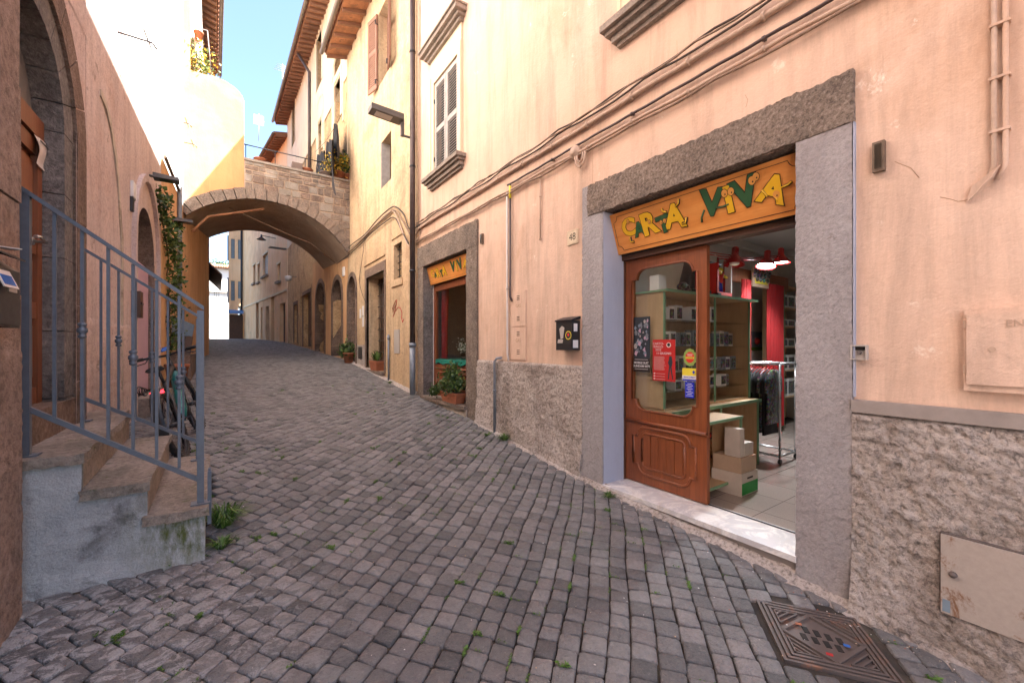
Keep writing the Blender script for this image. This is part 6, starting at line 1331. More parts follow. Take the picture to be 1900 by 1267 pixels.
blades(m, (3.02, yq, -.39), 40, .28, .2, rv, w_=.014); blades(m, (3.02, yq + .18, -.39), 25, .2, .15, rv, w_=.014); m.build('foliage', t)
p = onX(655, 652, 2.92); t = thing('potted_plant', 'leafy plant in a terracotta pot at the foot of the arched doorway', 'potted plant', (2.86, 12.5, gz(12.5))); pot(MB().mat('terracotta'), (2.86, 12.5, gz(12.5)), .15, .30).build('flower_pot', t)
m = MB(); leaf_cloud(m, ['leaf', 'leaf_dark', 'leaf_light'], [(V((2.86, 12.5, gz(12.5) + .42)), .25), (V((2.83, 12.7, gz(12.5) + .36)), .2)], .045, 500, rv); m.build('foliage', t)
# pots on the bridge
def pot_on(x, r, h, label, plant=None, y=YA + .16, seed=1, mt='terracotta'):
    t = thing('terrace_pot', label, 'flower pot', (x, y, ZP), 'pots on the archway parapet'); pot(MB().mat(mt), (x, y, ZP), r, h).build('flower_pot', t); rv = random.Random(seed)
    if plant:
        m = MB(); mts, size, rr, hh, n = plant; leaf_cloud(m, mts, [(V((x + rv.uniform(-.1, .1), y, ZP + h + hh * .4)), rr), (V((x + rv.uniform(-.15, .15), y, ZP + h + hh * .8)), rr * .8)], size, n, rv); m.build('foliage', t)
X_ = lambda u: onY(u, 300, YA + .16).x
pot_on(X_(483), .15, .12, 'wide shallow terracotta bowl on the left of the archway parapet')
m = MB().mat('clay_brown').box(X_(541), X_(560), YA + .02, YA + .3, ZP, ZP + .20); tag(m.build('trough', None, bevel=.01), 'dark rectangular trough on the archway parapet', 'trough')
pot_on(X_(570), .15, .12, 'small terracotta bowl beside the dark trough on the parapet')
pot_on(X_(628), .16, .24, 'round terracotta pot with a white disc and yellow flowers on the parapet', (['yellow_flower', 'yellow_flower', 'leaf_light'], .045, .30, .45, 420), seed=3)
pot_on(X_(645), .12, .22, 'terracotta pot of yellow plants against the old house', (['yellow_flower', 'leaf_light', 'leaf'], .045, .28, .5, 380), seed=4)
pot_on(X_(605), .16, .14, 'dark low pot beneath the hanging laundry', (['leaf_dark', 'yellow_flower', 'clay_brown'], .035, .22, .3, 260), seed=5, mt='clay_brown')
m = MB().mat('white'); disc(m, (X_(628), YA - .012, ZP + .12), .05, (1, 0, 0), (0, 0, 1)); m.bm.free()
# laundry
def cloth(pts, label, seed):
    m = MB().mat('black_cloth'); rv = random.Random(seed); (a, b), drop, taper = pts; n = 14; G = []; a, b = V(a), V(b)
    for j in range(9):
        f = j / 8; row = []
        for i in range(n + 1):
            s_ = i / n; c_ = .5 + (s_ - .5) * (1 - taper * (1 - f)); p = a.lerp(b, c_) + V((0.05 * math.sin(s_ * 14 + f * 3 + seed), .04 * math.cos(s_ * 11 + seed), -drop * f * (1 + .25 * math.sin(s_ * 5 + seed)))); row.append(m.bm.verts.new(p))
        G.append(row)
    for j in range(8):
        for i in range(n): q = m.bm.faces.new((G[j][i], G[j][i + 1], G[j + 1][i + 1], G[j + 1][i])); q.smooth = True
    return tag(m.build('hanging_cloth'), label, 'laundry', 'laundry on the terrace line')
la, lb2 = F3(1.0, .42, 7.2), F3(6.2, .42, 7.4)
def onF3(u, v, d): s_, z_ = F3.cut(u, v, d); return F3(s_, d, z_)
cloth(((onF3(614, 236, .2), onF3(632, 226, .5)), 1.25, .85), 'black shirt pegged by one point, highest on the washing line', 1); cloth(((onF3(602, 268, .25), onF3(624, 254, .7)), 1.35, .5), 'long black cloth in the middle of the washing line', 2); cloth(((onF3(588, 290, .25), onF3(606, 276, .6)), .9, .2), 'small dark garment bunch at the far end of the washing line', 3)
tag(MB().mat('cable_dark').tube([onF3(585, 282, .42), onF3(605, 262, .42), onF3(625, 230, .42), onF3(634, 212, .42)], .008, 4).build('washing_line'), 'thin washing line strung in front of the rubble stone house', 'washing line')
# balcony greenery and rooftop aerials
rv = random.Random(12); q = onY(364, 118, 13.2); t = thing('terrace_shrub', 'pale green shrub behind the curved white gable', 'shrub', (q.x, q.y, 6.2)); m = MB(); leaf_cloud(m, ['leaf_light', 'yellow_flower', 'leaf_light', 'leaf'], [(onY(360, 100, 13.25), .35), (onY(365, 115, 13.25), .35), (onY(370, 128, 13.25), .35), (onY(358, 120, 13.25), .3)], .04, 1300, rv); m.build('foliage', t); MB().mat('dark_wood').tube([(q.x, 13.25, 6.0), (q.x, 13.25, 7.2)], .02, 5).build('stem', t)
q = onY(369, 70, 13.2); tag(pot(MB().mat('terracotta'), (q.x, 13.12, q.z - .12), .10, .2).build('wall_pot'), 'small terracotta pot hung on the white wall above the gable', 'flower pot')
tag(MB().mat('cast_iron').tube([onY(346, 47, 13.0), onY(386, 58, 13.0)], .012, 5).tube([onY(385, 58, 13.0), onY(392, 138, 13.0)], .012, 5).build('iron_trellis'), 'rusty iron trellis on the terrace above the gable', 'trellis')
def aerial(p, h, label, panel=False):
    m = MB().mat('aerial').tube([p, p + V((0, 0, h))], .025, 5)
    if panel: m.box(p.x - .35, p.x + .35, p.y, p.y + .04, p.z + h * .6, p.z + h * .95)
    for k in range(4): m.tube([p + V((-.4 + k * .05, 0, h * (.75 + .07 * k))), p + V((.4 - k * .05, 0, h * (.75 + .07 * k)))], .012, 4)
    tag(m.build('roof_aerial'), label, 'aerial', 'aerials on the far roofs')
aerial(onY(480, 262, 39), 2.2, 'pale panel aerial on the far roof above the archway railing', True); aerial(onF3(524, 172, .3), 1.5, 'thin white aerial against the sky beside the deep eaves')
# trees beyond the far house
rv = random.Random(3)
t = thing('distant_tree', 'sunlit tree crown rising behind the far white house', 'tree', (-1.5, 62, 2)); m = MB(); leaf_cloud(m, ['leaf', 'leaf_light', 'leaf_light'], [(V((-1.5 + rv.uniform(-2.2, 1.6), 62 + rv.uniform(-1, 1), 8.9 + rv.uniform(-1.2, .8))), .9) for _ in range(20)], .13, 4200, rv); m.build('crown', t); MB().mat('dark_wood').tube([(-1.5, 62, 0), (-1.3, 62, 6), (-1.5, 62, 9.3)], [.3, .2, .08], 8).tube([(-1.35, 62, 6), (-2.6, 62, 9)], [.12, .05], 6).tube([(-1.35, 62, 6.5), (.0, 62, 9.2)], [.12, .05], 6).build('trunk', t)

# ================================================================ the drain grate
gc = V((2.545, .838, gz(.838))); ga = math.radians(-50); slope = Matrix.Rotation(math.atan2(gz(1.2) - gz(.4), .8), 4, 'X')
GM = Matrix.Translation(gc + V((0, 0, -.002))) @ slope @ Matrix.Rotation(ga, 4, 'Z') @ Matrix.Scale(.95, 4)
t = thing('drain_grate', 'rusty cast iron drain cover with slotted diamond in the cobbles', 'drain cover', gc)
def gbox(m, x0, x1, y0, y1, z0, z1, R=Matrix()): 
    T = GM @ R; m.hexa([T @ V(q) for q in ((x0, y0, z0), (x1, y0, z0), (x1, y1, z0), (x0, y1, z0), (x0, y0, z1), (x1, y0, z1), (x1, y1, z1), (x0, y1, z1))])
m = MB().mat('cast_iron'); A_, B_ = .262, .242
gbox(m, -A_, A_, -B_, B_, -.05, -.012); m.build('cover_plate', t)
m = MB().mat('cast_iron')
for k in range(3):
    a, b, w_ = A_ - k * .026, B_ - k * .026, .009
    gbox(m, -a, a, -b, -b + w_ * 1.4, -.014, .0); gbox(m, -a, a, b - w_ * 1.4, b, -.014, .0); gbox(m, -a, -a + w_ * 1.4, -b, b, -.014, .0005); gbox(m, a - w_ * 1.4, a, -b, b, -.014, .0005)
m.build('frame_ribs', t)
m = MB().mat('cast_iron'); D_ = A_ - .078; E_ = B_ - .078
def bar2(p, q, w_, z0=-.014, z1=.001):
    p, q = V((p[0], p[1], 0)), V((q[0], q[1], 0)); d = (q - p).normalized(); n_ = V((-d.y, d.x, 0)) * w_ / 2
    m.hexa([GM @ (c_ + V((0, 0, z))) for z in (z0, z1) for c_ in (p - n_, q - n_, q + n_, p + n_)])
C4 = [(D_ + .01, 0), (0, E_ + .01), (-D_ - .01, 0), (0, -E_ - .01)]
for i in range(4): bar2(C4[i], C4[(i + 1) % 4], .018, -.014, .002)
for sx_, sy_ in ((1, 1), (1, -1), (-1, 1), (-1, -1)):
    for k in (.33, .55, .75):
        p, q, r_ = (sx_ * D_, sy_ * E_ * (1 - k) + sy_ * E_ * k), (sx_ * D_ * k, sy_ * E_), (sx_ * D_, sy_ * E_ * k)
        bar2((sx_ * D_ * k * 1.05 + 0, sy_ * E_), (sx_ * D_, sy_ * E_ * k * 1.05), .007); bar2((sx_ * D_ * k * 1.05, sy_ * E_), (sx_ * D_ * .98, sy_ * E_), .007) if k == .33 else None; bar2((sx_ * D_, sy_ * E_ * k * 1.05), (sx_ * D_, sy_ * E_ * .98), .007) if k == .33 else None
m.build('pattern_ribs', t)
for i in range(4):
    for j in range(2):
        x_, y_ = (i - 1.5) * .050 + (j - .5) * .03, (j - .5) * .062 - (i - 1.5) * .012; m = MB().mat('dark_room'); gbox(m, x_ - .014, x_ + .014, y_ - .024, y_ + .024, -.0122, -.0092); m.build('slot', t)
for (x, y, mt, lb_) in ((-.09, .07, 'terracotta', 'orange-red scrap on the drain cover'), (.10, -.03, 'phone_blue', 'blue and yellow scrap on the drain cover'), (-.02, -.13, 'graffiti_red', 'pinkish scrap on the drain cover')):
    mm = MB().mat(mt); mm.hexa([GM @ V((x + a, y + b * .6, c_)) for c_ in (.0015, .004) for a, b in ((-.016, -.014), (.014, -.018), (.018, .012), (-.012, .016))]); tag(mm.build('litter_scrap'), lb_, 'litter')

# ================================================================ weeds in the joints, bigger clumps, leaf litter
rv = random.Random(21); m = MB(); idx = [i for i in range(len(CEN)) if 0 < CEN[i][1] < 9 and -.6 < CEN[i][0] < 2.9]
seeds = [(rv.uniform(-.5, 2.7), rv.uniform(.7, 6)) for _ in range(26)]
cnt = 0
while cnt < 420:
    i = rv.choice(idx); c = CEN[i]; near = min((c[0] - a) ** 2 + (c[1] - b) ** 2 for a, b in seeds)
    if near > .12 and rv.random() > .12: continue
    k = rv.randrange(4); f = rv.random(); p = COR[i][k] * (1 - f) + COR[i][(k + 1) % 4] * f; z = gz(p[1]) - .014
    big = rv.random() < .2; nb = rv.randint(7, 14) * (4 if big else 1)
    for _ in range(nb):
        f2 = min(1, max(0, f + rv.uniform(-.3, .3))); q = COR[i][k] * (1 - f2) + COR[i][(k + 1) % 4] * f2; a = V((rv.gauss(0, 1), rv.gauss(0, 1), 0)).normalized(); b = V((-a.y, a.x, rv.uniform(-.3, .6))); s_ = rv.uniform(.004, .009) * (1.5 if big else 1); o = V((q[0] + rv.gauss(0, .003), q[1] + rv.gauss(0, .003), z + rv.uniform(.004, .021 if not big else .030)))
        m.mat(rv.choice(('grass', 'grass', 'leaf_light', 'leaf'))); m.face([o - a * s_, o + b * s_ * .6, o + a * s_ + V((0, 0, s_ * .7)), o - b * s_ * .6])
    cnt += 1
for _ in range(220):   # moss filling joints
    i = rv.choice(idx); k = rv.randrange(4); f = rv.random(); p = COR[i][k] * (1 - f) + COR[i][(k + 1) % 4] * f
    for _ in range(8):
        o = V((p[0] + rv.gauss(0, .008), p[1] + rv.gauss(0, .008), gz(p[1]) - .013 + rv.uniform(0, .004))); s_ = .003; m.mat(rv.choice(('leaf_dark', 'grass', 'soil'))); m.face([o + V((-s_, 0, 0)), o + V((0, s_, s_)), o + V((s_, 0, 0)), o + V((0, -s_, s_))])
tag(m.build('joint_weeds'), 'tiny green weeds and moss growing in the joints between the cobbles', 'weeds', kind='stuff')
m = MB()
for _ in range(1500):
    y = rv.uniform(.3, 10) ; x = rv.uniform(-.7, 2.95)
    if rv.random() < .45: x = rv.uniform(2.75, 2.98)
    s_ = rv.uniform(.002, .007); a = rv.uniform(0, PI); o = V((x, y, gz(y) + .003)); m.mat(rv.choice(('paper', 'cardboard', 'beech', 'old_lime', 'terracotta', 'white')))
    d = V((math.cos(a), math.sin(a), 0)) * s_; e = V((-d.y, d.x, 0)) * .5; m.face([o - d, o + e, o + d, o - e + V((0, 0, .002))])
tag(m.build('leaf_litter'), 'specks of dry leaf and grit scattered over the cobbles', 'litter', kind='stuff')
def clump(x, y, n, h, sp, label, w_=.004):
    m = MB(); blades(m, (x, y, gz(y) - .01), n, h, sp, rv, w_=w_); tag(m.build('weed_clump'), label, 'weeds', 'weed clumps')
clump(-.03, 3.62, 170, .17, .19, 'large grass clump beside the lowest step', .005); clump(-.04, 3.32, 60, .07, .12, 'sparse low weeds at the corner of the steps', .005)
clump(2.90, 4.36, 90, .10, .14, 'bright weed clump at the foot of the grey water pipe'); clump(2.88, 2.60, 70, .05, .09, 'small weed tuft below the marble threshold'); clump(2.80, 4.62, 30, .05, .1, 'thin weeds on the cobbles left of the water pipe')
clump(2.9, 8.9, 50, .06, .15, 'weeds by the old house drainpipe')
# crumbled mortar edge where the east wall meets the cobbles
for y0, y1 in ((-1.0, .84), (.84, 3.05), (3.05, 5.2), (7.5, 13)):
    m = MB().mat('rough_stucco'); n = int((y1 - y0) / .03); prev = None
    for i in range(n + 1):
        y = y0 + (y1 - y0) * i / n; w_ = .05 + .035 * noise.noise(V((y * 6, 1, 0))) + .02 * noise.noise(V((y * 23, 4, 0))); z = gz(y)
        xb = 2.968 if .84 < y < 3.05 else 2.955
        row = [m.bm.verts.new((xb - w_ - .02, y, z - .02)), m.bm.verts.new((xb - w_ * .55, y, z + .012 + .008 * noise.noise(V((y * 30, 0, 3))))), m.bm.verts.new((3.0, y, z + .05 + .02 * noise.noise(V((y * 8, 0, 7)))))]
        if prev:
            for a in range(2): q = m.bm.faces.new((prev[a], row[a], row[a + 1], prev[a + 1])); q.smooth = True
        prev = row
    tag(m.build('mortar_fillet'), kind='structure')

# ================================================================ inside the shop
FL = -1.37
def P5(u, v, y): return onY(u, v, y)
cab = thing('display_cabinet', 'tall beech and glass display cabinet with green edges inside the shop', 'cabinet', (4.1, 2.55, FL))
CX0, CX1, CY0, CY1, CT = 3.345, 4.98, 2.34, 2.74, .50
m = MB().mat('beech').box(CX0, CX0 + .02, CY0 + .012, CY1, -.60, CT).box(CX1 - .03, CX1, CY0 + .012, CY1, -.6, CT).box(CX0 + .02, CX1 - .03, CY1 - .02, CY1, -.6, CT).box(CX0 - .01, CX1 + .10, CY0 - .03, CY1, CT, CT + .022).box(CX0 + .02, CX1 - .03, CY0 + .012, CY1 - .02, -.62, -.60); m.build('carcass', cab)
m = MB().mat('green_edge').box(CX0 - .002, CX0 + .022, CY0, CY0 + .012, -.6, CT).box(CX1 - .032, CX1 + .002, CY0, CY0 + .012, -.6, CT).box(CX0 - .012, CX1 + .102, CY0 - .042, CY0 - .03, CT - .002, CT + .024).box(CX0 - .014, CX0 - .002, CY0 - .03, CY1, CT + .003, CT + .020); m.box(4.22, 4.24, CY0 + .001, CY0 + .012, -.6, CT); m.build('edging', cab)
SH = [.24, -.02, -.28, -.46]
for z in SH: MB().mat('glass').box(CX0 + .02, CX1 - .03, CY0 + .03, CY1 - .02, z, z + .006).build('glass_shelf', cab)
cb = thing('counter', 'low beech counter with green edges below the display cabinet', 'counter', (4.1, 2.5, FL))
m = MB().mat('beech').box(CX0, 5.05, 2.26, 2.8, -.65, -.62).box(CX0, CX0 + .02, 2.28, 2.8, FL, -.65).box(5.0, 5.03, 2.28, 2.8, FL, -.65).box(CX0 + .02, 5.0, 2.78, 2.8, FL + .05, -.65).box(CX0 + .02, 5.0, 2.30, 2.78, FL + .04, FL + .07).box(3.40, 4.05, 1.98, 2.26, -.70, -.68).box(3.40, 3.42, 1.99, 2.26, FL + .08, -.70).box(4.02, 4.05, 1.99, 2.26, FL + .08, -.70).box(3.42, 4.02, 1.99, 2.26, FL + .08, FL + .10); m.build('carcass', cb)
m = MB().mat('green_edge').box(CX0, 5.05, 2.248, 2.26, -.652, -.618).box(5.0, 5.032, 2.268, 2.28, FL, -.653).box(3.40, 4.05, 1.968, 1.98, -.702, -.678).box(4.022, 4.052, 1.978, 1.99, FL + .08, -.703).box(3.40, 4.022, 1.979, 1.99, FL + .08, FL + .102).box(4.2, 4.23, 2.268, 2.28, FL, -.653); m.build('edging', cb)
MB().mat('dark_wood').box(3.45, 5.0, 2.3, 2.4, FL, FL + .04).build('base', cb)
rv = random.Random(31)
def toy_box(x, y, z, w_, h, shelf, mt='goods_a', frame='white', d=.10):
    t = thing('boxed_figure', shelf, 'toy box', (x, y, z), 'boxed figures on the cabinet shelves')
    m = MB().mat(frame).box(x - w_ / 2, x + w_ / 2, y, y + d, z, z + h); m.build('carton', t)
    MB().mat(mt).box(x - w_ / 2 + .010, x + w_ / 2 - .010, y - .002, y, z + h * .14, z + h * .84).build('window', t)
names = {0: 'top', 1: 'second', 2: 'third', 3: 'bottom'}
for si, (z, n, mt) in enumerate(((SH[0] + .006, 5, 'goods_b'), (SH[1] + .006, 12, 'goods_a'), (SH[2] + .006, 11, 'goods_a'), (SH[3] + .006, 8, 'goods_b'))):
    x = CX0 + .09
    for k in range(n):
        w_ = rv.uniform(.09, .115); h = rv.uniform(.13, .17) if si != 3 else rv.uniform(.09, .13)
        x += rv.uniform(.105, .135) if si in (1, 2) else rv.uniform(.13, .30)
        if x > CX1 - .1: break
        toy_box(x, CY0 + .08 + rv.uniform(0, .05), z, w_, h, 'boxed figure with dark window on the %s glass shelf of the cabinet' % names[si], rv.choice((mt, 'goods_b')), rv.choice(('white', 'carton_white', 'poster_grey', 'white')))
for k, (x, w_, z, mt) in enumerate(((4.40, .5, -1.0, 'sticker_red'), (4.75, .3, -1.02, 'goods_b'), (4.6, .4, -1.25, 'goods_b'), (3.7, .4, -1.24, 'goods_a'))):
    m = MB()
    for q in range(12): m.mat(mt if q % 2 else 'goods_a').sphere((x - w_ / 2 + w_ * q / 11, 2.45, z + rv.uniform(0, .03)), .035, seg=7, rings=5)
    tag(m.build('toy_pile'), ('red and dark toys in a row inside the counter', 'small dark toys at the right inside the counter', 'pile of toys at the bottom of the counter', 'toys behind the low counter front')[k], 'toys')
# figure in a red frame on top of the cabinet, and other stock
p = P5(1345, 548, 2.36); t = thing('boxed_figure', 'large red framed figure box standing on top of the cabinet', 'toy box', (p.x, 2.36, CT + .03)); zz = CT + .024
m = MB().mat('sticker_red').box(p.x - .15, p.x + .15, 2.36, 2.50, zz, zz + .05).box(p.x - .15, p.x - .12, 2.36, 2.5, zz + .05, zz + .36); m.mat('poster_dark').box(p.x - .12, p.x + .15, 2.48, 2.5, zz + .05, zz + .40); m.mat('white').box(p.x + .13, p.x + .15, 2.36, 2.48, zz + .05, zz + .38); m.build('carton', t)
m = MB().mat('sticker_blue').tube([(p.x - .05, 2.42, zz + .05), (p.x - .02, 2.42, zz + .17)], .02, 6).tube([(p.x + .04, 2.42, zz + .05), (p.x + .01, 2.42, zz + .17)], .02, 6).mat('sticker_red').tube([(p.x, 2.42, zz + .16), (p.x + .01, 2.41, zz + .26)], .033, 8).mat('sticker_yellow').tube([(p.x + .01, 2.40, zz + .25), (p.x + .10, 2.39, zz + .22)], .016, 6).tube([(p.x, 2.40, zz + .25), (p.x - .07, 2.39, zz + .31)], .016, 6).mat('sticker_yellow').sphere((p.x + .01, 2.41, zz + .30), .026); m.build('figure', t)
p = P5(1236, 525, 2.36); tag(MB().mat('white').box(p.x - .06, p.x + .06, 2.40, 2.5, zz, zz + .14).build('small_carton'), 'small white carton on the left of the cabinet top', 'carton')
p = P5(1245, 520, 2.4); m = MB().mat('goods_b')
for q in range(16): m.sphere((3.75 + q * .035 + rv.uniform(-.01, .01), 2.45 + rv.uniform(-.05, .05), zz + .03 + rv.uniform(0, .06)), .035, seg=7, rings=5)
m.mat('poster_dark').tube([(3.95, 2.5, zz), (4.0, 2.5, zz + .2), (4.02, 2.52, zz + .40)], [.1, .08, .03], 8); tag(m.build('toy_scene'), 'dark figure scene on the cabinet top seen through the door glass', 'toys')
p = P5(1413, 515, 2.9); t = thing('cutout_sign', 'small colourful cut-out sign hanging above the curtained doorway', 'sign', (p.x, 2.9, p.z)); m = MB().mat('cardboard').box(p.x - .26, p.x + .26, 2.9, 2.92, p.z - .15, p.z + .13); m.build('board', t)
m = MB().mat('goods_b')
for q in range(14): m.sphere((p.x - .23 + .035 * q, 2.895, p.z + .02 + .07 * math.sin(q * 2.1)), .035, (1, 1, 1), 7, 5)
m.mat('sticker_yellow').box(p.x - .2, p.x + .18, 2.893, 2.899, p.z - .10, p.z - .03); m.build('cut_out', t)
# red desk lamps
def desk_lamp(u, v, y, lit, label, base, tilt=0.0):
    c = P5(u, v, y); t = thing('desk_lamp', label, 'lamp', base, 'red spring arm lamps'); R = Matrix.Rotation(tilt, 4, 'Y')
    m = MB().mat('red_enamel').lathe(c, [(.105, -.06), (.098, -.035), (.06, .02), (.038, .05), (.036, .13), (.02, .145), (.001, .146)], 20, M4=R) if False else MB().mat('red_enamel')
    prof = [(.105, -.06), (.098, -.035), (.06, .02), (.038, .05), (.036, .13), (.02, .145)]; m.lathe(c, prof, 20, M4=R)
    # open the mouth of the shade
    bm_ = m.bm; bm_.faces.ensure_lookup_table(); big = [f for f in bm_.faces if len(f.verts) == 20]; lo = min(big, key=lambda f: f.calc_center_median().z); bm_.faces.remove(lo)
    h = m.build('shade', t)
    mm = MB().mat('bulb' if lit else 'white'); mm.lathe(c, [(.02, .02), (.045, -.01), (.085 if lit else .05, -.045), (.04, -.056), (.001, -.058)], 16, M4=R); mm.build('bulb', h)
    e = V(base) + V((.05, .02, .42)); top = V(c) + V((0, 0, .03)); m = MB().mat('red_enamel')
    for o in (-.012, .012): m.tube([V(base) + V((o, 0, 0)), e + V((o, 0, 0))], .006, 5); m.tube([e + V((0, 0, o)), top + V((0, 0, o))], .006, 5)
    m.build('spring_arm', t); MB().mat('dark_metal').box(base[0] - .03, base[0] + .03, base[1] - .03, base[1] + .03, base[2] - .002, base[2] + .03).build('clamp', t)
    if lit:
        l = bpy.data.lights.new('lamp_light', 'SPOT'); l.energy = 16; l.color = (.92, .96, 1); l.shadow_soft_size = .05; l.spot_size = math.radians(130); l.spot_blend = .5; o = bpy.data.objects.new('lamp_light', l); COL.objects.link(o); o.parent = t; o.location = V(c) - V(base) + R @ V((0, 0, -.075)); o.rotation_euler = R.to_euler()
desk_lamp(1363, 482, 2.30, False, 'unlit red spring arm lamp on the left of the cabinet top', (3.85, 2.33, CT + .024), .15)
desk_lamp(1422, 486, 2.30, True, 'lit red spring arm lamp, middle of the three', (4.30, 2.36, CT + .024), .25)
desk_lamp(1449, 480, 2.45, True, 'lit red spring arm lamp nearest the back room', (4.55, 2.42, CT + .024), .0)
# back of the shop: doorway beam, red curtains, poster, shelves
tag(MB().mat('portal_wood').box(5.2, 7.6, 2.97, 3.03, .90, 1.10).box(5.2, 5.3, 2.97, 3.03, FL, .9).build('curtain_beam', None), 'brown wooden beam over the curtained back doorway', 'beam')
xa, xb = P5(1377, 600, 2.9).x, P5(1392, 600, 2.9).x; curtain(xa, 2.9, xb, 2.9, FL + .1, .93, 'left red curtain of the back doorway', 'curtains of the back doorway', folds=4)
xa, xb = P5(1424, 600, 2.9).x, P5(1453, 600, 2.9).x; curtain(xa, 2.9, xb, 2.9, FL + .1, .93, 'right red curtain of the back doorway', 'curtains of the back doorway', folds=6)
a, b = P5(1395, 615, 3.5), P5(1418, 650, 3.5); t = thing('wall_poster', 'small blue and green picture on the back wall between the curtains', 'poster', (a.x, 3.53, b.z)); MB().mat('planter_blue').box(a.x, b.x, 3.53, 3.54, b.z, a.z).build('sheet', t); m = MB().mat('grass').box(a.x + .005, b.x - .005, 3.525, 3.53, b.z, b.z + .06).mat('sticker_red').sphere(((a.x + b.x) / 2, 3.525, (a.z + b.z) / 2), .06, seg=8, rings=6); m.build('picture', t)
sh = thing('stock_shelf', 'beech stock shelving at the back right of the shop', 'shelf', (7.4, 2.8, FL)); sa = P5(1456, 600, 3.05).x
m = MB().mat('beech').box(sa, 8.55, 3.37, 3.39, FL, .98); 
for z in (-.9, -.45, -.05, .3, .62, .98): m.box(sa, 8.55, 3.07, 3.37, z, z + .02)
m.build('carcass', sh); MB().mat('green_edge').box(sa - .02, sa, 3.05, 3.07, FL, 1.0).build('edging', sh); MB().mat('beech').box(sa - .02, sa, 3.07, 3.39, FL, 1.0).build('side_panel', sh)
for k, (z, h) in enumerate(((.64, .22), (-.03, .14), (-.43, .26), (.32, .12), (-.88, .3))):
    for q in range(3): toy_box(sa + .14 + q * .27, 3.11, z, .24, h, 'white edged box on the back right stock shelves', 'goods_a')
# clothes rail
RX, RY0, RY1 = 4.82, 1.95, 2.9
rk = thing('clothes_rail', 'grey metal clothes rail on castors in the middle of the shop', 'clothes rail', (5.0, 2.3, FL)); m = MB().mat('steel')
RX, RXb = 5.20, 5.62
for y in (2.12, 3.05):
    for x in (RX, RXb): m.tube([(x, y, FL + .07), (x, y, -.22)], .014, 8)
    m.tube([(RX, y, FL + .09), (RXb, y, FL + .09)], .014, 8); m.tube([(RX, y, -.22), (RXb, y, -.22)], .012, 8)
for x in (RX, RXb): m.tube([(x, 2.12, -.22), (x, 3.05, -.22)], .013, 8); m.tube([(x, 2.12, FL + .09), (x, 3.05, FL + .09)], .013, 8)
m.build('frame', rk)
for y in (2.12, 3.05):
    for x in (RX, RXb): MB().mat('black_plastic').tube([(x, y - .012, FL + .032), (x, y + .012, FL + .032)], .03, 12).build('castor', rk)
gcol = ['white', 'sticker_yellow', 'black_cloth', 'black_cloth', 'poster_grey', 'black_cloth', 'white', 'poster_dark', 'white', 'black_cloth', 'black_cloth', 'poster_dark', 'black_cloth', 'goods_b', 'black_cloth', 'goods_a']
for k, mt in enumerate(gcol):
    y = 2.76 - k * .038; L_ = rv.uniform(.62, .80) if k > 9 else rv.uniform(.45, .7)
    t = thing('hanging_garment', '%s garment on the clothes rail, %s' % ({'white': 'white', 'sticker_yellow': 'yellow', 'black_cloth': 'black', 'poster_grey': 'pale grey', 'poster_dark': 'dark blue', 'red_cloth': 'red', 'goods_a': 'patterned dark', 'goods_b': 'speckled dark'}[mt], 'far end' if k < 5 else 'middle' if k < 10 else 'near end'), 'garment', (RX, y, -.24), 'garments on the clothes rail')
    def gm(x, z, o): return (x, y + o + .006 * math.sin(z * 9 + k), z)
    cxr = RX
    for nm, mtx, w0, e in (('garment', mt, 0, .0), ):
        m = MB().mat(mtx); G = []
        sw = rv.uniform(.8, 1.05); prof = [(-.02, .07), (-.05, .15 * sw), (-.12, .21 * sw), (-.28, .215 * sw), (-.29, .15 * sw), (-L_ * .7, .145 * sw), (-L_, .17 * sw)]
        for zz_, hw in prof: G.append([m.bm.verts.new(gm(cxr - hw, -.27 + zz_, -.012)), m.bm.verts.new(gm(cxr, -.27 + zz_ + .008, -.017)), m.bm.verts.new(gm(cxr + hw, -.27 + zz_, -.012)), m.bm.verts.new(gm(cxr + hw, -.27 + zz_, .012)), m.bm.verts.new(gm(cxr, -.27 + zz_, .017)), m.bm.verts.new(gm(cxr - hw, -.27 + zz_, .012))])
        for i in range(len(G) - 1):
            for j in range(6): q = m.bm.faces.new((G[i][j], G[i][(j + 1) % 6], G[i + 1][(j + 1) % 6], G[i + 1][j])); q.smooth = True
        m.bm.faces.new(G[0]); m.bm.faces.new(G[-1]); m.build('cloth', t)
    MB().mat('red_enamel').tube([(cxr - .17, y, -.32), (cxr, y, -.25), (cxr + .17, y, -.32)], .005, 5).tube([(cxr, y, -.25), (cxr, y, -.215), (cxr + .012, y, -.205)], .003, 5).build('hanger', t)
# boxes on the floor
bx, by = 3.93, 2.02
def carton(x0, x1, y0, y1, z0, z1, label, mt='carton_white', lidl=False):
    t = thing('cardboard_box', label, 'cardboard box', ((x0 + x1) / 2, (y0 + y1) / 2, z0), 'cartons stacked on the shop floor'); MB().mat(mt).box(x0, x1, y0, y1, z0, z1).build('carton', t, bevel=.004); return t
t = carton(3.80, 4.10, 1.86, 2.14, FL, FL + .20, 'bottom white carton with a green band on the shop floor'); MB().mat('box_green').box(3.805, 4.095, 1.8575, 1.86, FL + .012, FL + .115).build('green_band', t); MB().mat('dark_room').box(3.90, 4.0, 1.857, 1.8602, FL + .145, FL + .16).build('hand_hole', t)
carton(3.81, 4.09, 1.87, 2.13, FL + .202, FL + .34, 'open brown tray carton in the middle of the stack', 'cardboard')
carton(3.83, 3.91, 1.89, 2.03, FL + .342, FL + .60, 'tall thin carton standing upright on the stack'); carton(3.92, 4.0, 1.89, 2.05, FL + .342, FL + .46, 'small cream carton beside the tall thin one'); carton(4.005, 4.08, 1.89, 2.05, FL + .342, FL + .455, 'small cream carton at the right of the stack')
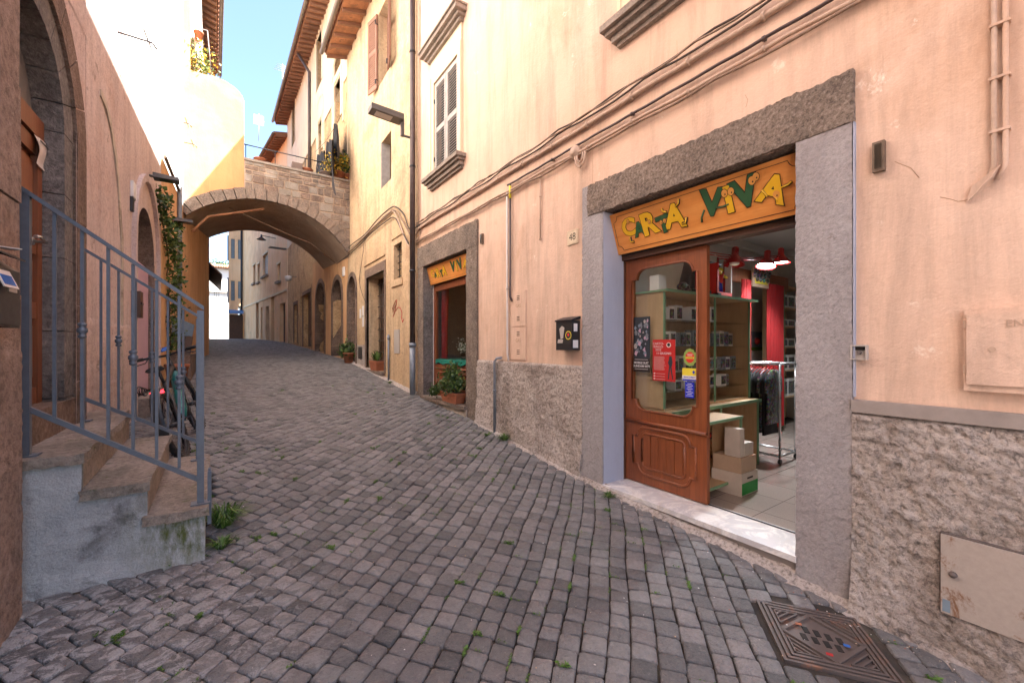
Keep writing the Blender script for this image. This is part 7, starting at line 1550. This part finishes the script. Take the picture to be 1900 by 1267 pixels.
# posters and stickers on the door glass
XG = 3.292
def sheet(u0, v0, u1, v1, x, mt, name, label, cat='poster', th=.0015):
    a, b = onX(u0, v0, x), onX(u1, v0, x); um = (u0 + u1) / 2; zt, zb = onX(um, v0, x).z, onX(um, v1, x).z; y0, y1 = min(a.y, b.y), max(a.y, b.y)
    t = thing(name, label, cat, (x, (y0 + y1) / 2, zb)); MB().mat(mt).box(x, x + th, y0, y1, zb, zt).build('sheet', t); return t, y0, y1, zb, zt
XP = 3.306
t, y0, y1, zb, zt = sheet(1175, 588, 1206, 690, XP, 'poster_dark', 'film_poster', 'dark poster with white block lettering on the left of the door glass')
m = MB().mat('poster_grey'); rv = random.Random(77); W_, H_ = y1 - y0, zt - zb
for q in range(46):
    cx, cz = y0 + W_ * rv.uniform(.12, .88), zb + H_ * rv.uniform(.30, .95); r = rv.uniform(.008, .022); k = rv.randint(3, 5); a0 = rv.uniform(0, 6); m.mat(rv.choice(('poster_grey', 'poster_grey', 'painted_metal', 'planter_blue', 'pink_door'))); m.face([(XP - .0006 - q * .00004, cx + r * math.cos(a0 + 2 * PI * j / k), cz + 1.4 * r * math.sin(a0 + 2 * PI * j / k)) for j in range(k)])
m.build('artwork', t)
MB().mat('ink').box(XP - .004, XP - .0005, y0 + .002, y1 - .002, zb + .003, zb + H_ * .245).build('caption_band', t)
for i, tx in enumerate(('MOBILE SUIT', 'GUNDAM 0079')): text_obj(tx, .030, 'white', t, east((y0 + y1) / 2, zb + H_ * (.165 - .06 * i), XP - .0045), .0003, .0006)
m = MB().mat('white').box(XP - .0046, XP - .004, y0 + .02, y1 - .02, zb + H_ * .222, zb + H_ * .228).box(XP - .0046, XP - .004, y0 + .02, y1 - .02, zb + H_ * .05, zb + H_ * .056); m.build('small_print', t)
t, y0, y1, zb, zt = sheet(1211, 630, 1253, 707, XP, 'poster_red', 'event_poster', 'red event poster with a dark silhouette on the door glass'); W_, H_ = y1 - y0, zt - zb; yc = (y0 + y1) / 2
for i, tx in enumerate(('CARTO-', 'KINGO', '2023')): text_obj(tx, .032, 'paper', t, east(y1 - W_ * .26, zt - H_ * (.10 + .075 * i), XP - .001), .0003)
text_obj('11 GIUGNO', .030, 'white', t, east(yc, zt - H_ * .335, XP - .001), .0003)
m = MB().mat('paper'); disc(m, (XP - .001, y0 + W_ * .28, zt - H_ * .13), .024, (0, 1, 0), (0, 0, 1)); m.mat('ink'); disc(m, (XP - .0014, y0 + W_ * .28, zt - H_ * .125), .016, (0, 1, 0), (0, 0, 1)); m.build('emblem', t)
m = MB().mat('paper')
for q in range(13): zz_ = zt - H_ * (.42 + .026 * q); m.box(XP - .0012, XP - .0002, y1 - W_ * rv.uniform(.48, .6), y1 - W_ * .06, zz_, zz_ + .0022)
for q in range(3): zz_ = zb + H_ * (.17 - .065 * q); m.box(XP - .0012, XP - .0002, y1 - W_ * .56, y1 - W_ * .16, zz_, zz_ + .0025).box(XP - .0012, XP - .0002, y1 - W_ * .12, y1 - W_ * .05, zz_ - .004, zz_ + .008)
m.build('small_print', t)
m = MB().mat('poster_dark'); c_ = y0 + W_ * .2
for pl in ([(-.012, .60), (.012, .61), (.018, .52), (.028, .44), (.012, .36), (-.014, .36), (-.022, .46), (-.016, .54)], [(-.010, .37), (.004, .37), (-.004, .22), (-.018, .05), (-.030, .05), (-.018, .22)], [(.0, .37), (.014, .37), (.022, .22), (.028, .05), (.016, .05), (.008, .22)]): m.face([(XP - .0013, c_ + a, zb + H_ * b) for a, b in pl])
m.build('silhouette', t)
t, y0, y1, zb, zt = sheet(1266, 683, 1293, 707, XP, 'sticker_yellow', 'payment_sticker', 'yellow, white and blue payment card sticker on the door glass', 'sticker'); MB().mat('white').box(XP - .0006, XP, y0 + .0, y1, zb, zb + (zt - zb) * .42).build('white_band', t); MB().mat('sticker_blue').box(XP - .0009, XP - .0003, y0 + .004, y1 - .004, zb + .002, zb + (zt - zb) * .14).build('blue_band', t); text_obj('BANCOMAT', .020, 'sticker_blue', t, east((y0 + y1) / 2, zb + (zt - zb) * .29, XP - .001), .0002, .0004)
m = MB().mat('sticker_blue').face([(XP - .0008, y0 + .03 + a, zb + (zt - zb) * .70 + b) for a, b in ((-.014, 0), (0, .016), (.014, 0), (0, -.016))]); m.build('diamond_mark', t)
t, y0, y1, zb, zt = sheet(1271, 709, 1288, 738, XP, 'sticker_blue', 'hours_sticker', 'small blue sticker with white print at the bottom of the door glass', 'sticker'); m = MB().mat('white')
for q, w_ in enumerate((.5, .8, .5, .7, .4, .9, .5, .85)): zz_ = zt - (zt - zb) * (.10 + .11 * q); m.box(XP - .0008, XP, (y0 + y1) / 2 - (y1 - y0) * .45 * w_, (y0 + y1) / 2 + (y1 - y0) * .45 * w_, zz_ - .002, zz_ + .002)
m.build('small_print', t)
p = onX(1280, 663, XP); t = thing('round_sticker', 'round red and green sticker with scalloped rim on the door glass', 'sticker', (XP, p.y, p.z - .06)); m = MB().mat('sticker_green'); n = 72; m.face([(XP, p.y + (.062 + .004 * math.cos(12 * 2 * PI * k / n)) * math.cos(2 * PI * k / n), p.z + (.076 + .004 * math.cos(12 * 2 * PI * k / n)) * math.sin(2 * PI * k / n)) for k in range(n)]); m.build('scalloped_rim', t)
m = MB().mat('sticker_red'); disc(m, (XP - .0006, p.y, p.z), .042, (0, 1, 0), (0, 0, 1.15)); m.build('red_disc', t); m = MB().mat('sticker_yellow').box(XP - .0012, XP - .0007, p.y - .04, p.y + .04, p.z - .012, p.z + .004); m.build('yellow_band', t); text_obj('IL MIGLIORE', .012, 'ink', t, east(p.y, p.z - .004, XP - .0016), .0002)
m = MB().mat('white').box(XP - .0012, XP - .0007, p.y - .022, p.y + .022, p.z + .014, p.z + .018).box(XP - .0012, XP - .0007, p.y - .026, p.y + .026, p.z + .024, p.z + .028); m.build('small_print', t)
# stock in the far shop window
m = MB().mat('box_grey').box(3.7, 4.1, 5.75, 6.4, -.28, .12); tag(m.build('display_stand', None, bevel=.01), 'grey display stand inside the far shop window', 'stand')
rv = random.Random(15)
for k in range(7):
    y = 5.7 + k * .07; t = tag(MB().mat(rv.choice(('sticker_red', 'cardboard', 'green_cloth', 'paper', 'black_cloth', 'terracotta'))).hexa([(3.42, y, -.255), (3.60, y, -.255), (3.60, y + .02, -.255), (3.42, y + .02, -.255), (3.42, y + .05, .02 + rv.uniform(-.04, .06)), (3.60, y + .05, .03), (3.60, y + .07, .03), (3.42, y + .07, .02)]).build('book'), 'comic book leaning in the far shop window display', 'book', 'comic books in the far shop window')
t = thing('window_plant', 'dark leafy plant standing inside the far shop window', 'plant', (3.8, 5.9, .12)); m = MB(); leaf_cloud(m, ['leaf', 'leaf_dark', 'leaf_light'], [(V((3.75, 5.95, .35)), .2), (V((3.75, 6.25, .55)), .25), (V((3.7, 5.8, .1)), .15)], .04, 700, rv); m.build('foliage', t)
t = thing('white_flowers', 'bunch of white flowers at the left of the far shop window', 'flowers', (3.4, 6.5, -.25)); m = MB(); leaf_cloud(m, ['white', 'white', 'leaf'], [(V((3.42, 6.5, .0)), .10), (V((3.42, 6.42, -.08)), .08)], .02, 240, rv); m.build('petals', t); MB().mat('dusty_glass').lathe((3.42, 6.47, -.25), [(.04, 0), (.05, .16)], 12).build('vase', t)
t = thing('wall_poster', 'pale printed sheet hanging behind the far shop window', 'poster', (3.9, 5.9, .5)); MB().mat('paper').box(3.95, 3.955, 5.65, 6.0, .38, .85).build('sheet', t); MB().mat('red_cloth').box(3.945, 3.95, 5.70, 5.80, .42, .50).build('emblem', t)
